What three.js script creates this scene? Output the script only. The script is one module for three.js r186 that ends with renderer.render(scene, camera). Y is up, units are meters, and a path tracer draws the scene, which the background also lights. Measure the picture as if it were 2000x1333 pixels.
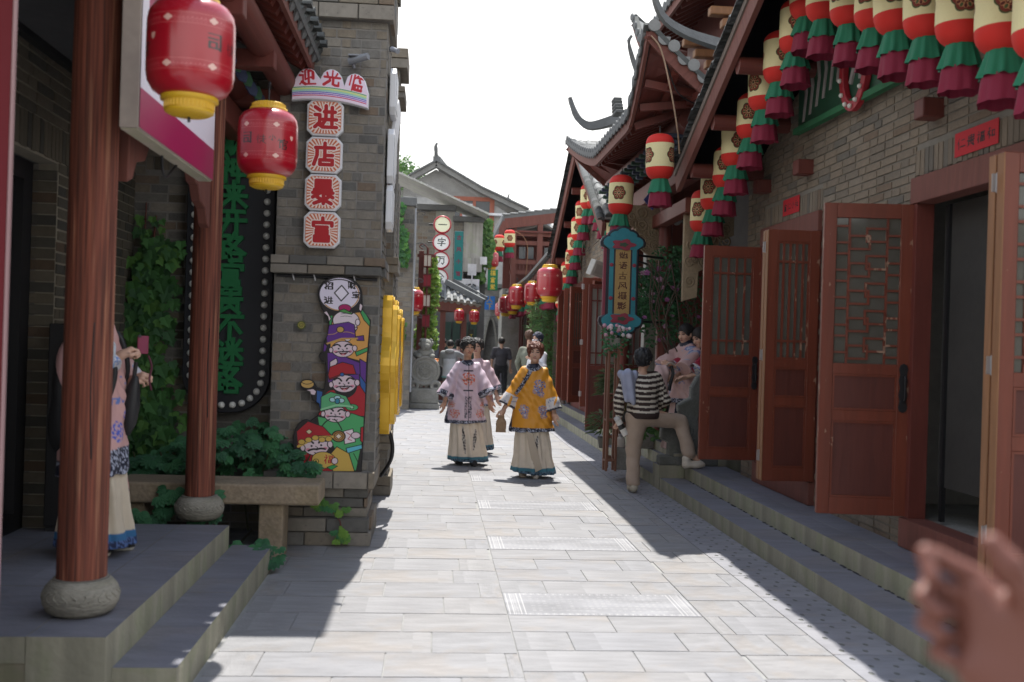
import * as THREE from 'three';
import { mergeGeometries } from 'three/addons/utils/BufferGeometryUtils.js';
import { RoundedBoxGeometry } from 'three/addons/geometries/RoundedBoxGeometry.js';

// ---------------------------------------------------------------- camera, sky, sun, exposure
const scene = new THREE.Scene();
const camera = new THREE.PerspectiveCamera(36.86, 1024 / 682, 0.1, 900);
camera.position.set(0, 1.58, 0);
camera.rotation.set(0.0011, -0.07685, 0.03054, 'YXZ');   // slight yaw to the right of the street axis, slight roll
camera.focus = 11.6; camera.userData.fStop = 2.5;
const renderer = new THREE.WebGLRenderer({ antialias: true });
renderer.toneMapping = THREE.LinearToneMapping;
renderer.toneMappingExposure = 2.0;
renderer.shadowMap.enabled = true;
{ // hazy bright summer sky: white near the horizon, pale blue overhead
  const W = 64, H = 128, d = new Float32Array(W * H * 4);
  const sst0 = (x, a, b) => { const t = Math.min(1, Math.max(0, (x - a) / (b - a))); return t * t * (3 - 2 * t); };
  for (let y = 0; y < H; y++) for (let x = 0; x < W; x++) {
    const el = ((y + .5) / H - .5) * Math.PI, s = Math.sin(el), i = (y * W + x) * 4;
    const t = sst0(s, .22, .85), low = s < 0 ? .35 : 1;
    d[i] = (0.84 * (1 - t) + 0.42 * t) * low; d[i + 1] = (0.835 * (1 - t) + 0.50 * t) * low; d[i + 2] = (0.815 * (1 - t) + 0.66 * t) * low; d[i + 3] = 1;
  }
  const sky = new THREE.DataTexture(d, W, H, THREE.RGBAFormat, THREE.FloatType);
  sky.mapping = THREE.EquirectangularReflectionMapping; sky.magFilter = THREE.LinearFilter; sky.needsUpdate = true;
  scene.background = sky; scene.environment = sky;
}
scene.fog = new THREE.FogExp2(new THREE.Color(.93, .96, 1), .00015);
const sun = new THREE.DirectionalLight(new THREE.Color(1, 0.965, 0.90), 3.75);
sun.position.set(2.1, 50, -24.2); sun.target.position.set(0, 0, -1); sun.castShadow = true;
sun.shadow.camera.left = -30; sun.shadow.camera.right = 30; sun.shadow.camera.top = 60; sun.shadow.camera.bottom = -60; sun.shadow.camera.far = 200; sun.shadow.mapSize.set(4096, 4096);
scene.add(sun, sun.target);

// ---------------------------------------------------------------- helpers
let seed = 7;
const rnd = () => { seed = (seed + 0x6d2b79f5) | 0; let t = Math.imul(seed ^ (seed >>> 15), 1 | seed); t = (t + Math.imul(t ^ (t >>> 7), 61 | t)) ^ t; return ((t ^ (t >>> 14)) >>> 0) / 4294967296; };
const rr = (a, b) => a + (b - a) * rnd();
const V = (x, y, z) => new THREE.Vector3(x, y, z);
const lerp = (a, b, t) => a + (b - a) * t, clamp = (x, a = 0, b = 1) => Math.min(b, Math.max(a, x)), sst = (x, a, b) => { const t = clamp((x - a) / (b - a)); return t * t * (3 - 2 * t); };
const used = {};
function numbered(n) { used[n] = (used[n] ?? -1) + 1; return used[n] ? n + '_' + String(used[n]).padStart(3, '0') : n; }
function thing(name, label, category, pos = [0, 0, 0], turn = 0, group) {
  const o = new THREE.Group(); o.name = numbered(name); o.position.set(...pos); o.rotation.y = turn; scene.add(o);
  o.userData = { label, category }; if (group) o.userData.group = group; return o;
}
function tag(o, label, category, group) { Object.assign(o.userData, { label, category }); if (group) o.userData.group = group; return o; }
function structure(name, geo, mat) { const o = new THREE.Mesh(geo, mat); o.name = numbered(name); o.userData.kind = 'structure'; o.castShadow = o.receiveShadow = true; scene.add(o); return o; }
function part(name, geo, mat, parent, pos, rot) {
  const o = new THREE.Mesh(geo, mat); o.name = name; o.castShadow = o.receiveShadow = true;
  if (pos) o.position.set(...pos); if (rot) o.rotation.set(...rot);
  if (parent === scene) o.name = numbered(name); parent.add(o); return o;
}
function sub(name, parent, pos = [0, 0, 0], turn = 0) { const o = new THREE.Group(); o.name = name; o.position.set(...pos); o.rotation.y = turn; parent.add(o); return o; }
function copyOf(o, label) { const c = o.clone(); c.name = numbered(o.name.replace(/_\d{3}$/, '')); c.userData = { ...o.userData, label }; scene.add(c); return c; }
// uv in metres from the dominant normal axis
function tri(g, s = 1) {
  g = g.index ? g.toNonIndexed() : g; if (!g.attributes.normal) g.computeVertexNormals();
  const p = g.attributes.position, n = g.attributes.normal, uv = new Float32Array(p.count * 2);
  for (let i = 0; i < p.count; i++) {
    const ax = Math.abs(n.getX(i)), ay = Math.abs(n.getY(i)), az = Math.abs(n.getZ(i)); let u, v;
    if (ay >= ax && ay >= az) { u = p.getX(i); v = p.getZ(i); } else if (ax >= az) { u = p.getZ(i); v = p.getY(i); } else { u = p.getX(i); v = p.getY(i); }
    uv[i * 2] = u * s; uv[i * 2 + 1] = v * s;
  }
  g.setAttribute('uv', new THREE.BufferAttribute(uv, 2)); return g;
}
const merge = (l) => { l = l.map((g) => { g = g.index ? g.toNonIndexed() : g; for (const k of Object.keys(g.attributes)) if (!['position', 'normal', 'uv'].includes(k)) g.deleteAttribute(k); if (!g.attributes.uv) tri(g); return g; }); return l.length === 1 ? l[0] : mergeGeometries(l); };
// box by its centre and size, chamfered when r > 0
function box(w, h, d, x = 0, y = 0, z = 0, r = 0) { const g = r ? new RoundedBoxGeometry(w, h, d, 1, r) : new THREE.BoxGeometry(w, h, d); const q = g.index ? g.toNonIndexed() : g; q.translate(x, y, z); return tri(q); }
// box by its corners: x0..x1, y0..y1, z0..z1
const bx = (x0, x1, y0, y1, z0, z1, r = 0) => box(Math.abs(x1 - x0), Math.abs(y1 - y0), Math.abs(z1 - z0), (x0 + x1) / 2, (y0 + y1) / 2, (z0 + z1) / 2, r);
function bar(a, b, w, h = w, r = 0) { // beam from a to b
  const L = a.distanceTo(b), g = box(w, h, L, 0, 0, 0, r), m = new THREE.Matrix4().lookAt(b, a, V(0, 1, 0)).setPosition(a.clone().add(b).multiplyScalar(.5)); g.applyMatrix4(m); return g;
}
function rod(a, b, r0, r1 = r0, seg = 10) {
  const L = a.distanceTo(b), g = new THREE.CylinderGeometry(r1, r0, L, seg, 1).toNonIndexed(); const q = new THREE.Quaternion().setFromUnitVectors(V(0, 1, 0), b.clone().sub(a).normalize());
  g.applyQuaternion(q); g.translate((a.x + b.x) / 2, (a.y + b.y) / 2, (a.z + b.z) / 2); return g;
}
const tube = (pts, r, seg = 24, rs = 6) => new THREE.TubeGeometry(new THREE.CatmullRomCurve3(pts), seg, r, rs, false).toNonIndexed();
const lathe = (pts, seg = 24) => new THREE.LatheGeometry(pts.map((p) => new THREE.Vector2(p[0], p[1])), seg);
function plate(pts, depth, bevel = 0, holes = []) { // outline in xy, thickness along +z
  const s = new THREE.Shape(pts.map((p) => new THREE.Vector2(p[0], p[1]))); for (const h of holes) s.holes.push(new THREE.Path(h.map((p) => new THREE.Vector2(p[0], p[1]))));
  const g = new THREE.ExtrudeGeometry(s, { depth, bevelEnabled: bevel > 0, bevelSize: bevel, bevelThickness: bevel, bevelSegments: 1, curveSegments: 8 }); return g;
}
// ---- noise
const hash2 = (x, y, s) => { let h = Math.imul(x, 374761393) + Math.imul(y, 668265263) + Math.imul(s, 974711); h = Math.imul(h ^ (h >>> 13), 1274126177); return ((h ^ (h >>> 16)) >>> 0) / 4294967296; };
function vn(x, y, p, s, py = p) { const xi = Math.floor(x), yi = Math.floor(y), fx = x - xi, fy = y - yi, u = fx * fx * (3 - 2 * fx), v = fy * fy * (3 - 2 * fy), m = (a) => ((a % p) + p) % p, w = (a) => ((a % py) + py) % py; return lerp(lerp(hash2(m(xi), w(yi), s), hash2(m(xi + 1), w(yi), s), u), lerp(hash2(m(xi), w(yi + 1), s), hash2(m(xi + 1), w(yi + 1), s), u), v); }
function fbm(x, y, p, s, o = 4, py = p) { let a = 0, k = .5, n = 0; for (let i = 0; i < o; i++) { a += k * vn(x, y, p, s + i, py); n += k; k *= .5; x *= 2; y *= 2; p *= 2; py *= 2; } return a / n; }
const n3 = (x, y, z) => { const f = (a, b, c) => { let h = Math.imul(a, 374761393) + Math.imul(b, 668265263) + Math.imul(c, 2147483647 ^ 974711); h = Math.imul(h ^ (h >>> 13), 1274126177); return ((h ^ (h >>> 16)) >>> 0) / 4294967296; }; const X = Math.floor(x), Y = Math.floor(y), Z = Math.floor(z), u = x - X, v = y - Y, w = z - Z, l = lerp; return l(l(l(f(X, Y, Z), f(X + 1, Y, Z), u), l(f(X, Y + 1, Z), f(X + 1, Y + 1, Z), u), v), l(l(f(X, Y, Z + 1), f(X + 1, Y, Z + 1), u), l(f(X, Y + 1, Z + 1), f(X + 1, Y + 1, Z + 1), u), v), w); };
const toS = (c) => { c = clamp(c); return 255 * (c <= .0031308 ? 12.92 * c : 1.055 * Math.pow(c, 1 / 2.4) - .055); };
function texture(w, h, fn, srgb = true, rep = 1) {
  const d = new Uint8Array(w * h * 4);
  for (let y = 0; y < h; y++) for (let x = 0; x < w; x++) { const c = fn(x / w, y / h), i = (y * w + x) * 4; for (let k = 0; k < 3; k++) d[i + k] = srgb ? toS(c[k] ?? c[0]) : clamp(c[k] ?? c[0]) * 255; d[i + 3] = 255; }
  const t = new THREE.DataTexture(d, w, h); t.wrapS = t.wrapT = THREE.RepeatWrapping; t.magFilter = t.minFilter = THREE.LinearFilter; if (srgb) t.colorSpace = THREE.SRGBColorSpace; t.repeat.set(rep, rep); t.needsUpdate = true; return t;
}
const canvasTex = (w, h, draw) => { const c = document.createElement('canvas'); c.width = w; c.height = h; const g = c.getContext('2d'); draw(g, w, h); const t = new THREE.CanvasTexture(c); t.colorSpace = THREE.SRGBColorSpace; t.anisotropy = 8; return t; };
const C = (r, g, b) => new THREE.Color().setRGB(r, g, b);
function mat(r, g, b, o = {}) { return new THREE.MeshStandardMaterial({ color: C(r, g, b), roughness: .8, ...o }); }
// ---- shared textures
const T = {};
T.mottle = texture(256, 256, (u, v) => { const a = fbm(u * 4, v * 4, 4, 1, 6), b = fbm(u * 32, v * 32, 32, 9, 3); const k = .62 + .5 * a + .16 * (b - .5); return [k, k, k]; });
T.brick = texture(256, 256, (u, v) => { const a = fbm(u * 3, v * 3, 3, 21, 6), b = fbm(u * 24, v * 24, 24, 29, 3), p = vn(u * 60, v * 60, 60, 5) > .93 ? -.22 : 0; const k = .58 + .55 * a + .3 * (b - .5) + p; return [k, k * .985, k * .96]; });
T.bump = texture(256, 256, (u, v) => [.5 * fbm(u * 8, v * 8, 8, 41, 5) + .5 * fbm(u * 48, v * 48, 48, 45, 2)], false);
T.slate = texture(512, 512, (u, v) => {
  const a = fbm(u * 3, v * 5, 3 * 5, 61, 6), b = fbm(u * 6 + 2 * a, v * 26, 78, 67, 4), c = fbm(u * 4, v * 4, 4, 71, 5), s = vn(u * 130, v * 130, 130, 3) > .95 ? .08 : 0;
  const k = .80 + .26 * (a - .5) + .30 * (b - .5) + s, w = sst(c, .58, .78); return [k * lerp(1, 1.05, w), k, k * lerp(1.02, .96, w)];
});
T.wood = texture(256, 512, (u, v) => { const w = fbm(u * 4, v * 2, 4, 81, 4, 2), g = fbm(u * 40 + w * 3, v * 3, 40, 85, 3, 3), f = vn(u * 120, v * 10, 120, 87, 10); const k = .72 + .28 * g + .14 * (f - .5) + .2 * (w - .5); return [k, k * .97, k * .94]; });
T.woodChip = texture(512, 512, (u, v) => { const g = fbm(u * 40, v * 3, 40, 85, 3, 3), w = fbm(u * 4, v * 2, 4, 81, 4, 2), c = fbm(u * 9, v * 6, 9, 301, 5, 6), f = fbm(u * 60, v * 30, 60, 311, 2, 30), chip = sst(c, .70, .73) * sst(f, .45, .5), k = .72 + .28 * g + .2 * (w - .5); return [lerp(.185 * k, .31, chip), lerp(.04 * k, .19, chip), lerp(.019 * k, .13, chip)]; });
T.woodBump = texture(256, 512, (u, v) => { const w = fbm(u * 4, v * 2, 4, 81, 4, 2), g = fbm(u * 40 + w * 3, v * 3, 40, 85, 3, 3); return [g]; }, false);
T.worn = texture(256, 512, (u, v) => { // lacquered post: red paint rubbed to bare wood in vertical flakes
  const w = fbm(u * 6, v * 2, 6, 91, 5, 2), g = fbm(u * 72 + w * 3, v * 4, 72, 95, 3, 4), bare = sst(fbm(u * 26 + w, v * 3, 26, 99, 5, 3) + .35 * (g - .5) + .15 * (w - .5), .62, .80), k = .05 + 1.75 * g; return [lerp(.17, .24, bare) * k, lerp(.046, .10, bare) * k, lerp(.025, .055, bare) * k];
});
T.cloth = texture(128, 128, (u, v) => { const k = .5 + .25 * Math.sin(u * 128 * 1.57) + .25 * Math.sin(v * 128 * 1.57); return [k]; }, false);
T.stone = texture(512, 512, (u, v) => { const a = fbm(u * 5, v * 5, 5, 111, 6), b = fbm(u * 60, v * 60, 60, 117, 2), k = .58 + .5 * a + .3 * (b - .5), m = sst(fbm(u * 3, v * 3, 3, 121, 5), .56, .75); return [k * lerp(1, .9, m), k * lerp(1, .9, m), k * lerp(.98, .82, m)]; });
T.streak = texture(256, 256, (u, v) => { const a = fbm(u * 20, v * 1, 20, 131, 4), b = fbm(u * 5, v * 5, 5, 137, 5), k = .6 + .45 * a + .35 * (b - .5), m = sst(b, .55, .7); return [k * lerp(1, .88, m), k * lerp(.99, .92, m), k * lerp(.93, .78, m)]; });
// ---- shared materials
const B = (k) => ({ bumpMap: T.bump, bumpScale: k });
const M = {
  mortar: mat(.27, .255, .235, { map: T.mottle, ...B(.004), roughness: .95 }),
  mortarDark: mat(.19, .175, .155, { map: T.mottle, roughness: .95 }),
  redWood: mat(.165, .033, .021, { map: T.wood, bumpMap: T.woodBump, bumpScale: .0015, roughness: .5 }),
  redDark: mat(.15, .032, .022, { map: T.wood, bumpMap: T.woodBump, bumpScale: .0015, roughness: .6 }),
  redFade: mat(.185, .062, .046, { map: T.wood, bumpMap: T.woodBump, bumpScale: .002, roughness: .75 }),
  greyWood: mat(.19, .155, .135, { map: T.wood, bumpMap: T.woodBump, bumpScale: .003, roughness: .9 }),
  rawWood: mat(.27, .125, .052, { map: T.wood, bumpMap: T.woodBump, bumpScale: .001, roughness: .6 }),
  doorRed: mat(1, 1, 1, { map: T.woodChip, bumpMap: T.woodBump, bumpScale: .001, roughness: .42 }),
  doorPanel: mat(.115, .027, .018, { map: T.wood, bumpMap: T.woodBump, bumpScale: .0008, roughness: .5 }),
  column: new THREE.MeshStandardMaterial({ map: T.worn, bumpMap: T.woodBump, bumpScale: .003, roughness: .78 }),
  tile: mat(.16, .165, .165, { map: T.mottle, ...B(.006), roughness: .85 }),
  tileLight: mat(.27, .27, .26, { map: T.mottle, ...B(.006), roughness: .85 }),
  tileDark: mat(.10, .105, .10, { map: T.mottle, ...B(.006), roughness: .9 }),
  stone: mat(.33, .325, .30, { map: T.stone, ...B(.006), roughness: .9 }),
  stoneWarm: mat(.33, .26, .185, { map: T.stone, ...B(.01), roughness: .95 }),
  stoneDark: mat(.15, .155, .145, { map: T.stone, ...B(.008), roughness: .9 }),
  carved: mat(.34, .26, .17, { map: T.stone, ...B(.004), roughness: .9 }),
  soffit: mat(.075, .075, .08, { map: T.mottle, roughness: .9 }),
  black: mat(.012, .012, .014, { roughness: .5 }),
  iron: mat(.03, .03, .032, { roughness: .5, metalness: .6 }),
  steel: mat(.45, .45, .46, { roughness: .35, metalness: .8 }),
  white: mat(.72, .72, .74, { roughness: .5, map: T.mottle }),
  whitePlain: mat(.74, .74, .76, { roughness: .45 }),
  dark: mat(.03, .03, .033, { roughness: .8 }),
  wallGrey: mat(.14, .135, .13, { map: T.mottle, roughness: .9 }),
  glass: new THREE.MeshPhysicalMaterial({ color: C(.26, .25, .21), roughness: .05, transmission: .6, thickness: 0, ior: 1.5, map: T.mottle }),
  darkGlass: new THREE.MeshPhysicalMaterial({ color: C(.05, .055, .06), roughness: .06, ior: 1.5 }),
};
// ---------------------------------------------------------------- brush and block characters as strokes on a 16 x 16 grid
const GL = {
  一: '18f8', 字: '8083 2623e3e5 46b688 888e6d 1aea', 万: '12e2 62684c1f 65d5dcbf9d', 金: '8017 80f7 47b7 3aca 878e 4b5d bb9d 1eee',
  进: '74e4 69f9 80896c c1cc 1143 1646 464b1e 3c6efe', 店: '8083 23e3 34381e 858a 88d8 5bdbde5e5b', 暴: '30c0c43430 32c2 26d6 18e8 5458 a4a8 681b 98eb 898f 4b6c 2f7d bb9c 9ddf',
  富: '8082 2523e3e5 46b6 48b8ba4a48 3ccccf3f3c 8c8f 3ece', 迎: '8062 626a 6a89 929d 92d2d9b8 1143 1646 464b1e 3c6efe', 光: '8087 3346 d2b6 17f7 676a1e 979dbeeeeb', 临: '212b 505f 9064 83e3 a5b7 7adade7e7a aaae',
  财: '1b11616b 43481e 4a6e 74f4 c1cead b57d', 神: '3042 1454 541b 383f 4869 73e3eb7b73 77e7 a0af', 来: '33d3 808f 5567 b5a7 18f8 881e 88fe', 开: '22e2 17f7 52581f a2af',
  路: '1161651511 363d 3969 181d 1e6d 9065 82d2d26a 76fb 7bdbdf7f7b', 贵: '31d1d43431 8086 17e7 3d39c9cd 8a8b1f 9cdf', 不: '12f2 821b 868f a6eb', 迷: 'a0ad 7285 e1c4 66f6 a66b a6fb 1143 1646 464b1e 3c6efe',
  招: '1454 303e1c 1b58 71e1e6c5 a167 79e9ee7e79', 宝: '8082 2523e3e5 37d7 3ada 878e 1eee aabc', 她: '31286d 612e 1575 78e4ebc9 a09b 747dfdfb', 语: '2143 1646 464e6b 71e1 a188 75d5d8 68f8 7adade7e7a', 古: '15f5 808a 3acacf3f3a',
  风: '31381f 31d1dafefb 54bb b45b', 摄: '1454 303e1c 1b58 61f1 7178 d1d9 74d4 67f7 6aaa6f 6caf bafabf bcff', 影: '1181851511 1383 4446 1696 28787b2b28 4b4f 2c1e 6c8e e1a5 e6aa eb9f', 司: '21e1eecd 25b5 38a8ad3d38',
  徒: '4015 4419 383f 63e3 b0b6 57f7 b7bd bad9 8aff 8a6f', 小: '808e6c 4419 b4e9', 馆: '3014 225255 434d6b a0a2 6562f2f4 838e 85d5d88888 8edeea8a', 和: '6131 1565 404f 4619 486b 95d5dc9c95', 福: '3042 1454 541b 383f 72e2 84d4d78784 79e9ee7e79 a9ae 7bdb', 止: '818e 88d8 484e 1efe', 步: '8086 83c3 4346 17e7 888c 592c d91f', 仁: '4017 353f 83e3 6cfc', 人: '80871e 87fe', 堂: '8083 3153 d1b3 2625e5e6 4797a94947 8a8e 3bdb 1eee', 下: '12f2 828f 86c9',
};
function strokes(ch) { return (GL[ch] || GL.古).split(' ').map((s) => { const p = []; for (let i = 0; i + 1 < s.length; i += 2) p.push([parseInt(s[i], 16) / 15, parseInt(s[i + 1], 16) / 15]); return p; }); }
function write(g, ch, x, y, s, lw, brush = false, sx = s) { // top left corner and size
  g.lineCap = g.lineJoin = 'round'; let k = 0;
  for (const st of strokes(ch)) {
    for (let i = 0; i + 1 < st.length; i++) { g.lineWidth = brush ? lw * (.65 + .7 * hash2(k++, i, 5)) : lw; g.beginPath(); g.moveTo(x + st[i][0] * sx, y + st[i][1] * s); g.lineTo(x + st[i + 1][0] * sx, y + st[i + 1][1] * s); g.stroke(); }
  }
}
function glyphGeo(ch, s, w, depth) { // raised block letter, centred, strokes as bevel-free bars on the xy plane
  const l = []; let k = 0;
  for (const st of strokes(ch)) for (let i = 0; i + 1 < st.length; i++) {
    const a = [(st[i][0] - .5) * s, (.5 - st[i][1]) * s], b = [(st[i + 1][0] - .5) * s, (.5 - st[i + 1][1]) * s], L = Math.hypot(b[0] - a[0], b[1] - a[1]) + w * .96, dd = depth + .0004 * (k++ % 9);
    const g = box(L, w, dd, 0, 0, dd / 2); g.rotateZ(Math.atan2(b[1] - a[1], b[0] - a[0])); g.translate((a[0] + b[0]) / 2, (a[1] + b[1]) / 2, 0); l.push(g);
  }
  return merge(l);
}
const facePlane = (w, h) => new THREE.PlaneGeometry(w, h);

// ---------------------------------------------------------------- bricks: each one a slightly bevelled block
const brickGeo = [0, 1, 2].map((v) => {
  const g = new THREE.BoxGeometry(1, 1, 1).toNonIndexed(), p = g.attributes.position, n = g.attributes.normal, u = g.attributes.uv;
  for (let i = 0; i < p.count; i++) { if (p.getZ(i) > 0) { const jx = .012 + .012 * hash2(Math.sign(p.getX(i)), Math.sign(p.getY(i)), v), jy = .03 + .05 * hash2(Math.sign(p.getX(i)), Math.sign(p.getY(i)), v + 9); p.setX(i, p.getX(i) * (1 - jx * 2)); p.setY(i, p.getY(i) * (1 - jy * 2)); } u.setXY(i, u.getX(i) * .5 + v * .31, u.getY(i) * .16 + v * .27); }
  g.computeVertexNormals(); return g;
});
const tone = (r, g, b) => mat(r, g, b, { map: T.brick, ...B(.003), roughness: .93 });
const bricksGrey = [tone(.25, .228, .195), tone(.19, .182, .168), tone(.235, .203, .16), tone(.14, .138, .13), tone(.275, .25, .215), tone(.21, .16, .118)];
const bricksBrown = [tone(.255, .205, .152), tone(.215, .178, .137), tone(.24, .195, .147), tone(.17, .152, .127), tone(.265, .222, .172), tone(.205, .15, .105)];
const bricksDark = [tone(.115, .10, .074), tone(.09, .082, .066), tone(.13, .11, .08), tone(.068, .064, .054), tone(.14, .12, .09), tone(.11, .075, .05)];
const lightBrick = tone(1, 1, 1);
function brickWall(parent, pos, turn, W, H, o = {}) {
  const { holes = [], course = .068, len = .265, joint = .008, tones = bricksGrey, keep = 300, top, name = 'wall', depth = .05, soldier = [], mortar = M.mortar, back = .12, x00 = 0 } = o;
  const wall = sub(name, parent, pos, turn); wall.updateMatrixWorld(true); parent.updateMatrixWorld(true);
  // mortar bed: one slab with the openings left out, its face 8 mm behind the bricks
  const xs = [0, W, ...holes.flatMap((h) => [h[0], h[2]])].filter((x) => x >= 0 && x <= W).sort((a, b) => a - b), slabs = [];
  for (let i = 0; i + 1 < xs.length; i++) { if (xs[i + 1] - xs[i] < .001) continue; const mx = (xs[i] + xs[i + 1]) / 2; let y = 0; for (const h of holes.filter((h) => mx > h[0] && mx < h[2]).sort((a, b) => a[1] - b[1])) { if (h[1] > y + .001) slabs.push([xs[i], xs[i + 1], y, h[1]]); y = h[3]; } if (y < H) slabs.push([xs[i], xs[i + 1], y, H]); }
  if (top) { const pts = []; const n = 24; for (let i = 0; i <= n; i++) pts.push([W * i / n, Math.min(H, top(W * i / n))]); const g = plate([[0, 0], [W, 0], ...pts.reverse()], back, 0, holes.filter((h) => h[1] > .002).map((h) => [[h[0], h[1]], [h[2], h[1]], [h[2], h[3]], [h[0], h[3]]])); g.translate(0, 0, -back - .007); part('mortar_bed', tri(g), mortar, wall); }
  else part('mortar_bed', merge(slabs.map((s) => bx(s[0], s[1], s[2], s[3], -back - .007, -.007))), mortar, wall);
  const list = [], rows = Math.round(H / course), ch = H / rows;
  for (let r = 0; r < rows; r++) {
    let x = -(r % 2) * len * .5 - x00; if (r % 5 === 3) x -= len * .25;
    while (x < W) {
      const L = (hash2(r, Math.round(x * 100), 3) < .22 ? .5 : 1) * len; let a = Math.max(0, x), b = Math.min(W, x + L); x += L;
      if (b - a < .02) continue; const y0 = r * ch, y1 = y0 + ch, my = (y0 + y1) / 2; let segs = [[a, b]];
      for (const h of holes) if (my > h[1] && my < h[3]) segs = segs.flatMap(([p, q]) => (q <= h[0] || p >= h[2] ? [[p, q]] : [[p, h[0]], [h[2], q]])).filter(([p, q]) => q - p > .02);
      for (const s of soldier) if (my > s[1] && my < s[3]) segs = segs.flatMap(([p, q]) => (q <= s[0] || p >= s[2] ? [[p, q]] : [[p, s[0]], [s[2], q]])).filter(([p, q]) => q - p > .02);
      for (const [p, q] of segs) { if (top && my > top((p + q) / 2) - .03) continue; list.push([p + joint / 2, q - joint / 2, y0 + joint / 2, y1 - joint / 2]); }
    }
  }
  for (const s of soldier) for (let x = s[0]; x < s[2] - .02; x += .062) list.push([x + joint / 2, Math.min(s[2], x + .062) - joint / 2, s[1] + joint / 2, s[3] - joint / 2]);
  const v = V(0, 0, 0); for (const b of list) { v.set((b[0] + b[1]) / 2, (b[2] + b[3]) / 2, 0).applyMatrix4(wall.matrixWorld); b.d = v.distanceTo(camera.position) + (v.x / -v.z > .62 || v.x / -v.z < -.5 || v.z > -1 || v.y > 1.62 - v.z * .36 ? 50 : 0); }
  list.sort((a, b) => a.d - b.d);
  const put = (o, b, i) => { o.position.set((b[0] + b[1]) / 2, (b[2] + b[3]) / 2, -depth / 2 + rr(-.0015, .003)); o.scale.set(b[1] - b[0], b[3] - b[2], depth); };
  list.slice(0, keep).forEach((b, i) => { const m = part('brick', brickGeo[i % 3], tones[Math.floor(rnd() * rnd() * 1.35 * tones.length) % tones.length], wall); put(m, b, i); });
  const rest = list.slice(keep); if (rest.length) {
    const im = new THREE.InstancedMesh(brickGeo[0], lightBrick, rest.length), q = new THREE.Object3D(); im.name = 'brickwork'; im.userData.kind = 'stuff';
    rest.forEach((b, i) => { put(q, b, i); q.updateMatrix(); im.setMatrixAt(i, q.matrix); const t = tones[Math.floor(rnd() * rnd() * 1.35 * tones.length) % tones.length].color; im.setColorAt(i, t); }); im.castShadow = im.receiveShadow = true; wall.add(im);
  }
  return wall;
}

// ---------------------------------------------------------------- ground and paving
structure('ground', tri(new THREE.PlaneGeometry(900, 900).rotateX(-Math.PI / 2).translate(0, -.05, -200)), mat(.16, .15, .135, { map: T.mottle, roughness: .95 }));
const street = structure('street', bx(-4, 9, -.06, -.006, -75, 12), mat(.32, .318, .31, { map: T.mottle, roughness: .95 }));
const slateTones = [[.288, .286, .290], [.279, .278, .286], [.296, .292, .294], [.286, .283, .286], [.297, .290, .287]].map((c) => mat(...c, { map: T.slate, ...B(.003), roughness: .62 }));
const tileGeo = [0, 1, 2, 3, 4, 5].map((v) => {
  const g = new THREE.BoxGeometry(1, 1, 1).toNonIndexed(), p = g.attributes.position, u = g.attributes.uv;
  for (let i = 0; i < p.count; i++) { if (p.getY(i) > 0) { p.setX(i, p.getX(i) * .992); p.setZ(i, p.getZ(i) * .988); } u.setXY(i, u.getX(i) * .62 + v * .37, u.getY(i) * .4 + v * .23); } g.computeVertexNormals(); return g;
});
function pave(parent, list, keep, name, y, mats, thick = .03) {
  list.sort((a, b) => Math.hypot((a[0] + a[1]) / 2, (a[2] + a[3]) / 2) - Math.hypot((b[0] + b[1]) / 2, (b[2] + b[3]) / 2));
  const put = (o, t) => { o.position.set((t[0] + t[1]) / 2, y - thick / 2 + rr(-.0012, .0012), -(t[2] + t[3]) / 2); o.scale.set(t[1] - t[0], thick, t[3] - t[2]); };
  list.slice(0, keep).forEach((t) => put(part(name, tileGeo[Math.floor(rnd() * 6)], mats[Math.floor(rnd() * mats.length)], parent), t));
  const rest = list.slice(keep); if (!rest.length) return; const im = new THREE.InstancedMesh(tileGeo[0], mats[0], rest.length), q = new THREE.Object3D(); im.name = 'paving'; im.userData.kind = 'stuff'; im.receiveShadow = true;
  rest.forEach((t, i) => { put(q, t); q.updateMatrix(); im.setMatrixAt(i, q.matrix); const c = mats[Math.floor(rnd() * mats.length)].color, m0 = mats[0].color; im.setColorAt(i, new THREE.Color(c.r / m0.r, c.g / m0.g, c.b / m0.b)); }); parent.add(im);
}
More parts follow.
